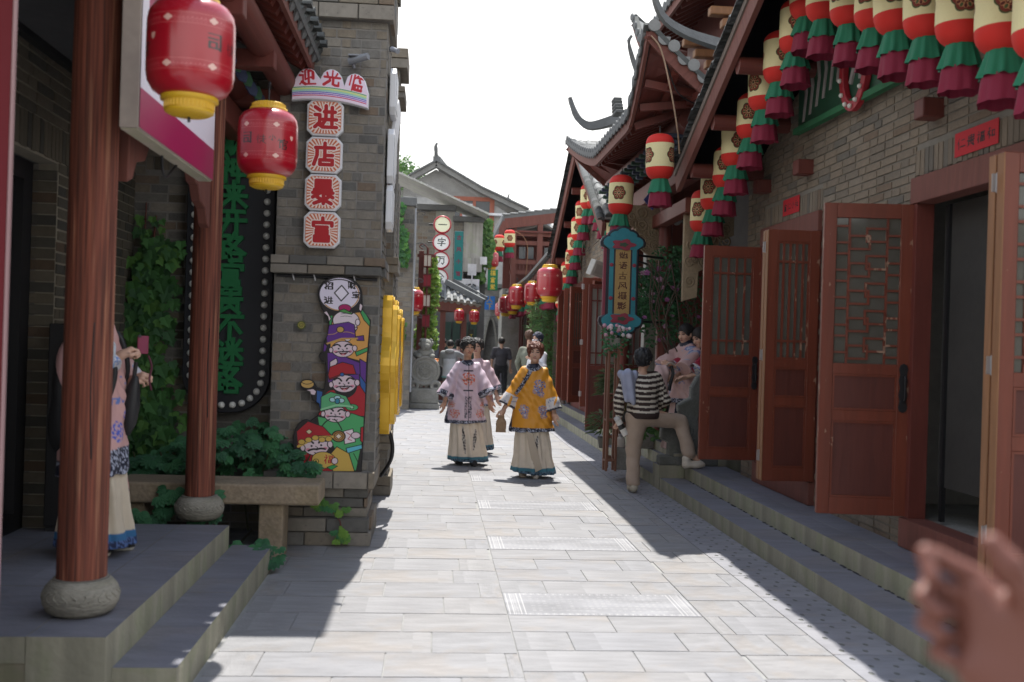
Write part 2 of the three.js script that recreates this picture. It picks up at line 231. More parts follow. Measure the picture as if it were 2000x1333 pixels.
{
  const J = .0016, tiles = [], rowW = (d0, dd, x0, x1, off) => { let x = x0 - off; while (x < x1) { const L = .6, a = Math.max(x0, x), b = Math.min(x1, x + L); if (b - a > .03) tiles.push([a + J, b - J, d0 + J, d0 + dd - J]); x += L; } };
  for (let i = 0; i < 118; i++) { const d = 2.2 + i * .372, o = (i % 2) * .3 + (i % 3) * .07; rowW(d, .372, d > 7 ? -3.6 : -1.02, .477, o); rowW(d, .372, 1.633, 2.128, o + .21); }
  for (let k = 0; k < 22; k++) { const d = 5.905 + (k - 2) * 1.87; rowW(d - 1.345, .3363, .477, 1.633, .31); rowW(d - 1.345 + .3363, .3363, .477, 1.633, 0); rowW(d - 1.345 + .6725, .3363, .477, 1.633, .3); rowW(d - 1.345 + 1.0088, .3362, .477, 1.633, .02); }
  pave(street, tiles, 290, 'paving_tile', 0, slateTones);
  // carved slabs with a key border and lines of script
  const slabTex = [0, 1, 2, 3].map((v) => canvasTex(640, 288, (g, w, h) => {
    const img = g.createImageData(w, h); for (let y = 0; y < h; y++) for (let x = 0; x < w; x++) { const k = .7 + .3 * fbm(x / 160, y / 50, 64, 200 + v * 7, 5), i = (y * w + x) * 4; img.data[i] = 152 * k; img.data[i + 1] = 152 * k; img.data[i + 2] = 156 * k; img.data[i + 3] = 255; } g.putImageData(img, 0, 0);
    g.strokeStyle = 'rgba(200,199,197,.6)'; g.lineWidth = 3.4; const cut = (x0, y0, x1, y1) => { g.beginPath(); g.moveTo(x0, y0); g.lineTo(x1, y1); g.stroke(); };
    for (const x of [8, 22, 46, 60]) { cut(x, 6, x, h - 6); cut(w - x, 6, w - x, h - 6); } g.lineWidth = 2.6; for (let y = 14; y < h - 12; y += 17) for (const s of [0, 1]) { const X = (x) => (s ? w - x : x); cut(X(28), y, X(40), y + 3); cut(X(28), y + 3, X(28), y + 12); cut(X(34), y + 8, X(40), y + 12); }
    for (const y of [8, 22]) for (let x = 66; x < w - 66; x += 26) { cut(x, y, x + 20, y); cut(x, h - y, x + 20, h - y); } for (let x = 74; x < w - 66; x += 26) { cut(x, 10, x, 20); cut(x, h - 10, x, h - 20); }
    g.strokeStyle = 'rgba(196,195,193,.22)'; const ks = Object.keys(GL); for (let r = 0; r < 7; r++) for (let c = 0; c < 22; c++) if (hash2(r, c, v) > .18) write(g, ks[Math.floor(hash2(r, c, v + 50) * ks.length)], 84 + c * 22, 42 + r * 30, 15, 1.5);
  }));
  const sg = tri(bx(-.573, .573, -.03, .001, -.258, .258)); for (let i = 0; i < sg.attributes.uv.count; i++) sg.attributes.uv.setXY(i, sg.attributes.position.getX(i) / 1.146 + .5, .5 - sg.attributes.position.getZ(i) / .516);
  const sm = slabTex.map((t) => new THREE.MeshStandardMaterial({ map: t, roughness: .65, ...B(.002) }));
  for (let k = 0; k < 22; k++) part('carved_slab', sg, sm[k % 4], street, [1.055, 0, -(6.168 + (k - 2) * 1.87)]);
  // drain covers: slabs pierced by staggered holes along the right steps
  const holes = []; for (let r = 0; r < 5; r++) for (let c = 0; c < 3; c++) { const cx = .075 + c * .13 + (r % 2) * .05, cy = .07 + r * .115, h = []; for (let a = 0; a < 8; a++) h.push([cx + .015 * Math.cos(-a * Math.PI / 4), cy + .024 * Math.sin(-a * Math.PI / 4)]); holes.push(h); }
  const dg = tri(plate([[.003, .003], [.403, .003], [.403, .597], [.003, .597]], .03, 0, holes).rotateX(-Math.PI / 2).translate(0, -.031, 0), 1.3);
  const drainMats = [mat(.275, .275, .295, { map: T.slate, ...B(.002), roughness: .6 }), mat(.295, .292, .31, { map: T.slate, ...B(.002), roughness: .6 })];
  for (let k = 0; k < 60; k++) part('drain_cover', dg, drainMats[k % 2], street, [2.132, 0, -2.2 - k * .6]);
  part('drain_channel', bx(2.14, 2.53, -.0055, -.004, -40, -1), M.stoneDark, street);
}
// ---- stone steps and terrace along the right hand shops
const treadMat = mat(.22, .222, .255, { map: T.slate, ...B(.003), roughness: .55 }), riserMat = mat(.31, .295, .235, { map: T.streak, ...B(.004), roughness: .85 });
const slabMats = [riserMat, riserMat, treadMat, riserMat, riserMat, riserMat];
const stepSlab = (parent, x0, x1, y0, y1, d0, d1, name = 'step_slab', m = slabMats) => part(name, bx(x0, x1, y0, y1, -d1, -d0), m, parent);
{
  const t = structure('terrace', bx(2.86, 3.3, -.03, .2, -46, 1), riserMat);
  for (let d = .4, i = 0; d < 11.1; d += 1.535, i++) { const e = Math.min(11.16, d + 1.53); stepSlab(t, 2.54, 2.818, -.02, .13, d, e); stepSlab(t, 2.82, 3.02, -.02, .27, d + .6, Math.min(11.16, e + .6)); stepSlab(t, 3.024, 3.28, .1, .2695, d, e); }
  for (let d = 11.5; d < 45; d += 1.5) { stepSlab(t, 2.54, 2.80, -.02, .13, d, d + 1.494); stepSlab(t, 2.804, 3.3, -.02, .27, d, d + 1.494); }
  stepSlab(t, 2.535, 2.83, -.02, .268, 11.17, 11.49, 'step_block'); stepSlab(t, 2.535, 2.83, -.02, .265, 14.7, 15.02, 'step_block');
  stepSlab(t, 2.70, 3.3, .27, .40, 11.17, 11.46, 'step_block');
  // old mortar crumbling along the foot of each riser
  const cr = []; for (let i = 0; i < 150; i++) { const g = new THREE.IcosahedronGeometry(rr(.006, .016), 0); g.scale(1, .4, 1.6); g.translate(2.825 - rr(.0, .02), .132, -rr(4, 11)); cr.push(g); } const c = part('crumbs', merge(cr.map((g) => tri(g))), M.dark, t); c.userData.kind = 'stuff';
}
// ---- raised stone porch floor and step on the left
{
  const t = structure('porch_floor', bx(-2.9, -1.6, -.03, .296, -6.9, -4.36), riserMat);
  for (let d = 4.34, i = 0; i < 3; i++, d += .86) { stepSlab(t, -1.628, -1.31, -.02, .31, d, Math.min(6.905, d + .856)); for (let k = 0; k < 2; k++) stepSlab(t, -2.29 - k * .62, -1.632 - k * .662, .2, .3095, d + (k ? .35 : 0), Math.min(6.9, d + .855 + (k ? .35 : 0)), 'floor_slab'); }
  for (let d = 4.435, i = 0; i < 2; i++, d += 1.3) stepSlab(t, -1.309, -1.042, -.02, .155, d, d + 1.296);
  stepSlab(t, -1.09, -1.05, -.03, -.002, 4.3, 7.2, 'edge_strip');
  for (let d = 6.92; d < 8.3; d += .6) stepSlab(t, -2.6, -1.4, -.03, .02, d, d + .59, 'floor_slab');
  part('front_panel', bx(-2.9, -1.33, -.02, .24, -4.36, -4.345), mat(.27, .245, .185, { map: T.streak, roughness: .9 }), t);
}
// ---------------------------------------------------------------- roofs
const coverTile = (() => { // one half-round cover tile, axis along +z, 0.24 long
  const g = new THREE.CylinderGeometry(.052, .058, .25, 8, 1, true, -Math.PI / 2, Math.PI).toNonIndexed(); g.rotateX(-Math.PI / 2); const e = new THREE.CircleGeometry(.052, 8, 0, Math.PI); e.translate(0, 0, .125); const e2 = e.clone().rotateY(Math.PI).translate(0, 0, 0); return merge([g, e, e2]);
})();
const dripTile = (() => { // upright tongue that closes a row at the eave
  const p = []; for (let i = 0; i <= 8; i++) { const a = Math.PI * i / 8; p.push([-.062 * Math.cos(a), -.07 * Math.sin(a)]); } const tongue = tri(plate([[.062, .012], ...p.reverse(), [-.062, .012]].filter((q, i, a) => i === 0 || q[0] !== a[i - 1][0] || q[1] !== a[i - 1][1]), .014, 0));
  return tongue;
})();
const capDisc = tri(new THREE.CylinderGeometry(.06, .06, .03, 12).toNonIndexed().rotateX(Math.PI / 2));
// straight pitched slope: origin = left end of the eave, e = unit vector along the eave, s = unit vector up the slope
function slope(roof, origin, e, s, L, S, o = {}) {
  const { step = .2, each = false, m = M.tile, under = M.redDark, thick = .07, rows = true } = o, n = e.clone().cross(s).normalize(); if (n.y < 0) n.negate();
  const basis = new THREE.Matrix4().makeBasis(e, n, s.clone().negate()), at = (a, b, h) => origin.clone().addScaledVector(e, a).addScaledVector(s, b).addScaledVector(n, h);
  const place = (g, a, b, h) => { const p = at(a, b, h); return g.clone().applyMatrix4(basis.clone().setPosition(p)); };
  part('roof_deck', place(box(L, thick, S, 0, 0, 0), L / 2, S / 2, -thick / 2), under, roof); part('pan_layer', place(box(L, .03, S + .04, 0, 0, 0), L / 2, S / 2 - .02, .015), m, roof);
  if (!rows) return; const list = [], nR = Math.floor(L / step);
  for (let i = 0; i <= nR; i++) {
    const a = clamp(i * step + (L - nR * step) / 2, .06, L - .06); for (let b = .1; b < S; b += .235) list.push([a, b]);
  }
  if (each) list.forEach(([a, b]) => { const q = part('roof_tile', coverTile, rnd() < .3 ? M.tileDark : m, roof); q.matrixAutoUpdate = false; basisSet(q, basis, at(a, b, .03 + rr(-.004, .004))); });
  else { const im = new THREE.InstancedMesh(coverTile, m, list.length); im.name = 'roof_tiles'; im.userData.kind = 'stuff'; im.castShadow = im.receiveShadow = true; list.forEach(([a, b], i) => im.setMatrixAt(i, basis.clone().setPosition(at(a, b, .03)))); roof.add(im); }
  for (let i = 0; i <= nR; i++) { const a = clamp(i * step + (L - nR * step) / 2, .06, L - .06); const q = part('tile_end', capDisc, M.tileDark, roof); basisSet(q, basis, at(a, -.01, .035)); if (i < nR) { const w = part('drip_tile', dripTile, m, roof); basisSet(w, basis, at(a + step / 2, -.02, .012)); } }
}
function basisSet(q, basis, p) { q.matrixAutoUpdate = true; const m = basis.clone().setPosition(p); m.decompose(q.position, q.quaternion, q.scale); }
// a horn-shaped ridge end sweeping up from a to its tip
function horn(name, pts, w, h0, h1, m, parent) {
  const c = new THREE.CatmullRomCurve3(pts), N = 14, pos = [], idx = []; for (let i = 0; i <= N; i++) { const t = i / N, p = c.getPoint(t), tg = c.getTangent(t), side = V(0, 1, 0).cross(tg); if (side.length() < .05) side.set(0, 0, 1); side.normalize(); const up = tg.clone().cross(side).normalize(), hh = lerp(h0, h1, t), ww = lerp(w, w * .45, t) / 2; for (const [a, b] of [[-1, 0], [1, 0], [.7, 1], [-.7, 1]]) { const q = p.clone().addScaledVector(side, a * ww).addScaledVector(up, b * hh); pos.push(q.x, q.y, q.z); } }
  for (let i = 0; i < N; i++) for (let k = 0; k < 4; k++) { const a = i * 4 + k, b = i * 4 + (k + 1) % 4; idx.push(a, b, a + 4, b, b + 4, a + 4); } idx.push(0, 2, 1, 0, 3, 2); const e = N * 4; idx.push(e, e + 1, e + 2, e, e + 2, e + 3);
  const g = new THREE.BufferGeometry(); g.setAttribute('position', new THREE.Float32BufferAttribute(pos, 3)); g.setIndex(idx); const q = g.toNonIndexed(); q.computeVertexNormals(); return part(name, tri(q), m, parent);
}
// ---------------------------------------------------------------- door leaves
function bars(list, w, d) { return merge(list.map(([x0, y0, x1, y1]) => Math.abs(x1 - x0) > Math.abs(y1 - y0) ? box(Math.abs(x1 - x0) + w, w, d, (x0 + x1) / 2, y0, 0) : box(w * .98, Math.abs(y1 - y0) + w, d * .96, x0, (y0 + y1) / 2, 0))); }
function latticeKey(w, h) { // interlocking squares down the middle with short ties to the frame
  const l = [], u = w / 6.4, n = 5, v = h / (n * 2 + .6); for (const k of [-1, 1]) l.push([k * u * 1.9, 0, k * u * 1.9, h]);
  for (let i = 0; i < n; i++) { const y = v * (.3 + i * 2), s = i % 2 ? 1 : -1; for (const [cx, cy] of [[-u * .85, y + v * .5], [u * .85, y + v * 1.05]]) { l.push([cx - u, cy - v * .45, cx + u, cy - v * .45], [cx - u, cy + v * .5, cx + u, cy + v * .5], [cx - u, cy - v * .45, cx - u, cy + v * .5], [cx + u, cy - v * .45, cx + u, cy + v * .5]); } l.push([-w / 2, y + v * .5, -u * 1.85, y + v * .5], [u * 1.85, y + v * 1.05, w / 2, y + v * 1.05], [-w / 2, y + v * 1.7, -u * 1.9, y + v * 1.7], [u * 1.9, y + v * .2, w / 2, y + v * .2]); }
  return bars(l, .0145, .03);
}
function latticeBars(w, h) { const l = []; for (let i = 1; i < 5; i++) l.push([-w / 2 + w * i / 5, 0, -w / 2 + w * i / 5, h]); for (const y of [h * .155, h * .83]) l.push([-w / 2, y, w / 2, y]); l.push([-w / 2 + .006, 0, -w / 2 + .006, h], [w / 2 - .006, 0, w / 2 - .006, h], [-w / 2, .006, w / 2, .006], [-w / 2, h - .006, w / 2, h - .006]); return bars(l, .02, .03); }
// a leaf hangs from its hinge edge at local x = 0 and reaches to x = -w
function doorLeaf(parent, pos, turn, w, h, o = {}) {
  const t = sub('door_leaf', parent, pos, turn), f = .085, top = .62, m = o.m || M.doorRed, th = .045, y1 = h * .165, y2 = h * .36, y3 = h * .395, y4 = h - .1, mid = (y2 + y3) / 2, p1 = h * .055, p2 = h * .30, p3 = h * .335, p4 = h * .45, p5 = h * .485;
  const fr = [bx(-w, -w + f, 0, h, -th / 2, th / 2, .005), bx(-f, 0, 0, h, -th / 2, th / 2, .005)]; for (const [a, b] of [[0, p1], [p2, p3], [p4, p5], [y4, h]]) fr.push(bx(-w + f - .002, -f + .002, a, b, -th / 2 + .002, th / 2 - .002, .004));
  part('frame', merge(fr), m, t); for (const [a, b] of [[p1, p2], [p3, p4]]) { part('panel', bx(-w + f - .004, -f + .004, a - .004, b + .004, -.012, .012), o.pm || M.doorPanel, t); for (const s of [-1, 1]) { const z = s * .016; part('moulding', merge([bx(-w + f, -w + f + .014, a, b, z - .006, z + .006), bx(-f - .014, -f, a, b, z - .006, z + .006), bx(-w + f + .014, -f - .014, a, a + .014, z - .006, z + .006), bx(-w + f + .014, -f - .014, b - .014, b, z - .006, z + .006)]), m, t); } }
  const lw = w - 2 * f, lh = y4 - p5, lat = o.key ? latticeKey(lw, lh) : latticeBars(lw, lh); lat.translate(-w / 2, p5, 0); part('lattice', lat, m, t); part('pane', bx(-w + f - .003, -f + .003, p5 - .003, y4 + .003, -.003, .003), M.glass, t);
  if (o.handle) { part('handle_plate', tri(plate([[-.028, -.13], [-.02, -.155], [0, -.165], [.02, -.155], [.028, -.13], [.02, -.09], [.028, -.05], [.02, 0], [.028, .05], [.02, .09], [.028, .13], [.02, .155], [0, .165], [-.02, .155], [-.028, .13], [-.02, .09], [-.028, .05], [-.02, 0], [-.028, -.05], [-.02, -.09]], .006, .002)).translate(-.045, h * .41, th / 2 + .003), M.iron, t); part('handle', tube([V(-.045, h * .37, .03), V(-.045, h * .37, .06), V(-.045, h * .41, .07), V(-.045, h * .45, .06), V(-.045, h * .45, .03)], .008, 12), M.iron, t); }
  if (o.hinge) for (const y of [h * .1, h * .5, h * .93]) part('hinge', merge([box(.055, .09, .006, o.hinge === 2 ? -w - .0 : -.02, y, th / 2 + .003), rod(V(o.hinge === 2 ? -w : 0, y - .05, th / 2 + .008), V(o.hinge === 2 ? -w : 0, y + .05, th / 2 + .008), .008)]), M.steel, t);
  return t;
}
const paperRed = mat(.42, .012, .02, { roughness: .7 });
// ---------------------------------------------------------------- the gabled brick shop on the right
{
  const shop = thing('brick_shop', 'gabled grey brown brick shop with open red doors beside the near right steps', 'shop', [0, 0, 0]);
  const zf = 10.5, zn = 4.6, W = zf - zn, ridge = 7.75, eaveY = 3.42, pk = 4.62, topOf = (x) => { const d = zf - x; return Math.min(4.58, pk - .03 - Math.abs(d - ridge) * (d < ridge ? .30 : .436)); };
  const L = (d) => zf - d; // local x along the wall from its far end
  const holes = [[L(9.98), .22, L(8.44), 2.78], [L(6.76), .22, L(4.86), 2.78]];
  brickWall(shop, [3.25, 0, -zf], -Math.PI / 2, W, 4.6, { holes, top: topOf, tones: bricksBrown, course: .0615, len: .26, soldier: [[L(9.98), 2.78, L(8.44), 2.98], [L(6.76), 2.78, L(4.86), 2.98]], mortar: mat(.225, .205, .17, { map: T.mottle, roughness: .95 }) });
  // far end wall and dark rooms
  part('end_wall', bx(3.3, 8, 0, 3.5, -10.5, -10.36), M.wallGrey, shop);
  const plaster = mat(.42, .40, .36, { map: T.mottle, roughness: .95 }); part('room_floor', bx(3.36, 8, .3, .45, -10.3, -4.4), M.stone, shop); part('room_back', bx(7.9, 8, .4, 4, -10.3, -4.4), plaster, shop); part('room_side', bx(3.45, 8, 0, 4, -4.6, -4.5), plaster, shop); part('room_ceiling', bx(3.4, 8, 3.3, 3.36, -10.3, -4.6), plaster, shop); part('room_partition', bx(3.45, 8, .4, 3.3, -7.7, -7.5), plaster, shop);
  for (const [a, b, k] of [[9.98, 8.44, 0], [6.76, 4.86, 1]]) {
    part('door_lintel', bx(3.215, 3.36, 2.60, 2.779, -a, -b, .006), M.redFade, shop); part('door_sill', bx(3.20, 3.36, .272, .47, -a, -b, .006), M.redFade, shop);
    for (const d of [a - .001, b + .085]) part('door_jamb', bx(3.225, 3.35, .47, 2.599, -d, -d + .084, .004), k ? M.redDark : M.redWood, shop);
  }
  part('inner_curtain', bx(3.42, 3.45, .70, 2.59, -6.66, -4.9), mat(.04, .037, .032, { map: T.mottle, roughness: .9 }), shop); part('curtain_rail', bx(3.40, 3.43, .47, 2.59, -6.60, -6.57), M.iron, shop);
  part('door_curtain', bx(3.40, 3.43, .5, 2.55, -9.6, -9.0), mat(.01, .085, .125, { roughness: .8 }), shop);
  // open leaves, seen from left to right
  doorLeaf(shop, [3.235, .478, -9.98], 0.02, .585, 2.12, { handle: true });
  doorLeaf(shop, [3.235, .478, -8.50], 0.0, .45, 2.12, { hinge: 2, m: M.doorRed }); { const b = doorLeaf(shop, [3.235, .478, -8.44], 0.0, .45, 2.12, { m: M.doorRed }); }
  doorLeaf(shop, [3.235, .478, -6.74], -.13, .60, 2.12, { key: true, handle: true });
  doorLeaf(shop, [3.235, .478, -4.94], 0.0, .45, 2.12, { hinge: 2 }); doorLeaf(shop, [3.235, .478, -4.88], 0.0, .45, 2.12, { key: true });
  for (const z of [-8.53, -8.41, -4.97, -4.85]) part('leaf_edge', bx(2.778, 2.784, .485, 2.59, z - (z < -8.5 || (z < -4.9 && z > -6) ? -.052 : .052), z - (z < -8.5 || (z < -4.9 && z > -6) ? .008 - .0 : -.008)), M.rawWood, shop);
  // timber sockets in the wall
  for (const d of [6.46, 8.74, 9.86, 5.2]) part('beam_end', bx(3.11, 3.3, 3.12, 3.25, -d - .07, -d + .07, .012), M.redDark, shop);
  // gable roof reaching out over the lane
  const roof = sub('roof', shop), X0 = 2.5, S = 3.05, sl = Math.atan(.436);
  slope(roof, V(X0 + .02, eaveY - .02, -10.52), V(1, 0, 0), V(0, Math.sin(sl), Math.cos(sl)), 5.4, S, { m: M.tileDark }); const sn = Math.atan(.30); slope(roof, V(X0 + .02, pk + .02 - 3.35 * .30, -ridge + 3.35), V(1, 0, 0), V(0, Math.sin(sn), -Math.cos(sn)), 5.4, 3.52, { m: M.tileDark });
  for (const s of [-1, 1]) { const a = V(X0, pk - .07, -ridge - s * .01), b = s < 0 ? V(X0, eaveY - .11, -ridge - 2.8) : V(X0, pk - .07 - 3.4 * .30, -ridge + 3.4), sl = s < 0 ? Math.atan(.436) : sn; part('bargeboard', bar(a, b, .05, .25, .006), M.redFade, roof); part('barge_strip', bar(a.clone().add(V(-.03, .085, 0)), b.clone().add(V(-.03, .085, 0)), .02, .06), M.greyWood, roof);
    for (let i = 0; i < 26; i++) { const t = (i + .5) / 26, p = a.clone().lerp(b, t); const q = part('edge_tile', coverTile, rnd() < .5 ? M.tileDark : M.tile, roof); q.scale.set(1.0, .8, .62); q.position.set(X0 - .035 + rr(-.012, .012), p.y + .145 + rr(-.006, .012), p.z); q.rotation.set(s * (sl + .16), Math.PI * (s > 0 ? 0 : 1), 0); if (s < 0) q.rotation.set(sl + .16, Math.PI, 0, 'YXZ'); else q.rotation.set(sl + .16, 0, 0, 'YXZ'); const q2 = part('edge_tile', coverTile, M.tileDark, roof); q2.scale.set(1, .8, .62); q2.position.set(X0 + .05, p.y + .17, p.z + .03); q2.rotation.copy(q.rotation); } }
  part('ridge_cap', bx(X0 - .06, 7.9, pk + .06, pk + .24, -ridge - .09, -ridge + .09, .02), M.tileDark, roof);
  for (const d of [10.1, 9.35, 8.6, 7.75, 6.9, 6.15, 5.4]) part('purlin', rod(V(X0 + .03, pk - .24 - Math.abs(d - ridge) * (d < ridge ? .3 : .436), -d), V(3.3, pk - .24 - Math.abs(d - ridge) * (d < ridge ? .3 : .436), -d), .075, .075, 12), M.redDark, roof);
  // red strips of paper with brush writing over the doors
  const slip = (chars, d, h, label) => { const w = d[0] - d[1], t = canvasTex(256, 110, (g, W2, H2) => { g.fillStyle = '#b5101f'; g.fillRect(0, 0, W2, H2); g.strokeStyle = '#241013'; [...chars].forEach((c, i) => write(g, c, 16 + i * 59, 30, 48, 5.5, true)); }); const q = tri(bx(-w / 2, w / 2, -.075, .075, 0, .003)); for (let i = 0; i < q.attributes.uv.count; i++) q.attributes.uv.setXY(i, q.attributes.position.getX(i) / w + .5, q.attributes.position.getY(i) / .15 + .5); const o = part('paper_banner', q, new THREE.MeshStandardMaterial({ map: t, roughness: .75 }), scene, [3.243, h, -(d[0] + d[1]) / 2], [0, -Math.PI / 2, 0]); tag(o, label, 'banner', null); delete o.userData.group; };
  slip('仁贵福和', [6.22, 5.72], 2.90, 'red paper strip with black brush writing above the nearest doorway on the right');
  slip('富仁小和', [9.40, 8.97], 2.91, 'small red paper strip with black brush writing above the farther brick shop doorway');
}
// green triangular board with white chevrons and a red ring of bulbs, high on the gable
{
  const t = thing('gable_sign', 'green triangular sign board with white chevrons and red bulb ring high on the gable', 'sign', [3.24, 3.52, -7.9], -Math.PI / 2);
  part('board', tri(plate([[-1.05, .02], [1.05, -.02], [.95, .42], [0, .95], [-1.05, .60]], .03, .004)), mat(.012, .085, .04, { map: T.mottle, roughness: .6 }), t, [0, 0, .005]);
  part('bottom_rail', bar(V(-1.07, .02, .05), V(1.05, -.02, .05), .06, .05), mat(.02, .16, .06, { map: T.mottle }), t);
  const wm = mat(.42, .38, .36, { map: T.mottle }); for (let i = 0; i < 6; i++) { const x = -.93 + i * .15, y = .32 + i * .035; part('chevron', tri(plate([[x, y + .22], [x + .05, y + .22], [x + .10, y], [x + .04, y - .24], [x, y - .24], [x + .05, y]], .012, 0)), wm, t, [0, 0, .036]); }
  for (const c of [[.28, '开'], [.55, '止']]) part('letter', glyphGeo(c[1], .3, .045, .02), wm, t, [c[0] - .02, .33, .036]);
  const ring = part('ring', tri(plate([...Array(28)].map((_, i) => [.26 * Math.cos(i * Math.PI / 14), .34 * Math.sin(i * Math.PI / 14)]), .04, .004, [[...Array(28)].map((_, i) => [.19 * Math.cos(-i * Math.PI / 14), .27 * Math.sin(-i * Math.PI / 14)])])), mat(.33, .012, .022, { roughness: .5 }), t, [.26, .26, .05]);
  for (let i = 0; i < 14; i++) part('bulb', new THREE.SphereGeometry(.019, 10, 8), mat(.7, .69, .62, { roughness: .3 }), t, [.26 + .225 * Math.cos(i * Math.PI / 7 + .2), .26 + .305 * Math.sin(i * Math.PI / 7 + .2), .105]);
}
// ---------------------------------------------------------------- gate pavilion with curled eaves
function curledRoof(p, name, x0, x1, d0, d1, baseY, rise, lift, cn, cf, each) { // each: real tiles along the street eave
  const cxn = .9, hgt = (x, d) => { const ax = Math.max(0, Math.min(x - x0, x1 - x)), an = Math.max(0, d - d0), af = Math.max(0, d1 - d), t = Math.min(ax, an, af), c = Math.max(clamp(1 - an / cn) * clamp(1 - ax / cxn), clamp(1 - af / cf) * clamp(1 - ax / cxn)); return baseY + rise * (t + .12 * t * t) + lift * Math.pow(c, 1.25); };
  const roof = sub(name, p), NX = 26, ND = 60, mk = (dy, flip, inset) => { const pos = [], idx = []; for (let j = 0; j <= ND; j++) for (let i = 0; i <= NX; i++) { const x = lerp(x0 + inset, x1 - inset, i / NX), d = lerp(d0 + inset, d1 - inset, j / ND); pos.push(x, hgt(x, d) + dy, -d); } for (let j = 0; j < ND; j++) for (let i = 0; i < NX; i++) { const a = j * (NX + 1) + i, b = a + 1, c = a + NX + 1, e = c + 1; flip ? idx.push(a, c, b, b, c, e) : idx.push(a, b, c, b, e, c); } const g = new THREE.BufferGeometry(); g.setAttribute('position', new THREE.Float32BufferAttribute(pos, 3)); g.setIndex(idx); const q = g.toNonIndexed(); q.computeVertexNormals(); return tri(q); };
  part('pan_layer', mk(.02, false, 0), M.tile, roof); part('soffit_boards', mk(-.07, true, .04), M.redDark, roof);
  const strip = (pts, y0, y1, th, m, nm) => { const l = []; for (let i = 0; i + 1 < pts.length; i++) { const a = pts[i], b = pts[i + 1]; l.push(bar(V(a[0], a[1] + (y0 + y1) / 2, -a[2]), V(b[0], b[1] + (y0 + y1) / 2, -b[2]), th, y1 - y0)); } part(nm, merge(l), m, roof); };
  const eaveS = [], eaveN = [], eaveF = []; for (let i = 0; i <= 44; i++) { const d = lerp(d0, d1, i / 44); eaveS.push([x0, hgt(x0, d), d]); } for (let i = 0; i <= 24; i++) { const x = lerp(x0, x1, i / 24); eaveN.push([x, hgt(x, d0), d0]); eaveF.push([x, hgt(x, d1), d1]); }
  for (const e of [eaveS, eaveN, eaveF]) { strip(e, -.13, -.005, .035, M.redFade, 'fascia'); strip(e, .0, .045, .09, M.tileDark, 'eave_edge'); }
  const row = (x, d, dx, dd, nm = 'roof_tile') => { const L = .24, y = hgt(x, d), y2 = hgt(x + dx * L, d + dd * L); const q = part(nm, coverTile, rnd() < .25 ? M.tileDark : M.tile, roof); q.position.set(x + dx * L / 2, (y + y2) / 2 + .035, -(d + dd * L / 2)); q.lookAt(x + dx * -1 + dx * L / 2, (y + y2) / 2 + .035 - (y2 - y) / L, -(d - dd + dd * L / 2)); };
  for (let d = d0 + .1; d < d1; d += .19) { const n = each ? 2 : 0; for (let k = 0; k < n; k++) row(x0 - .02 + k * .22, d, 1, 0); const c = part('tile_end', capDisc, M.tile, roof, [x0 - .035, hgt(x0, d) + .045, -d], [0, Math.PI / 2, 0]); const w = part('drip_tile', dripTile, M.tile, roof, [x0 - .035, hgt(x0, d + .095) + .03, -d - .095], [0, -Math.PI / 2, 0]); }
  for (let x = x0 + .05; x < x1; x += .2) { if (x > x0 + 2.6) break; for (let k = 0; k < 3; k++) row(x, d0 - .02 + k * .22, 0, 1); part('tile_end', capDisc, M.tileLight, roof, [x, hgt(x, d0) + .05, -d0 + .035]); part('drip_tile', dripTile, M.tileLight, roof, [x + .1, hgt(x + .1, d0) + .03, -d0 + .03]); if (each) for (let k = 0; k < 4; k++) row(x, d1 + .02 - k * .22, 0, -1); }
  return { roof, hgt };
}
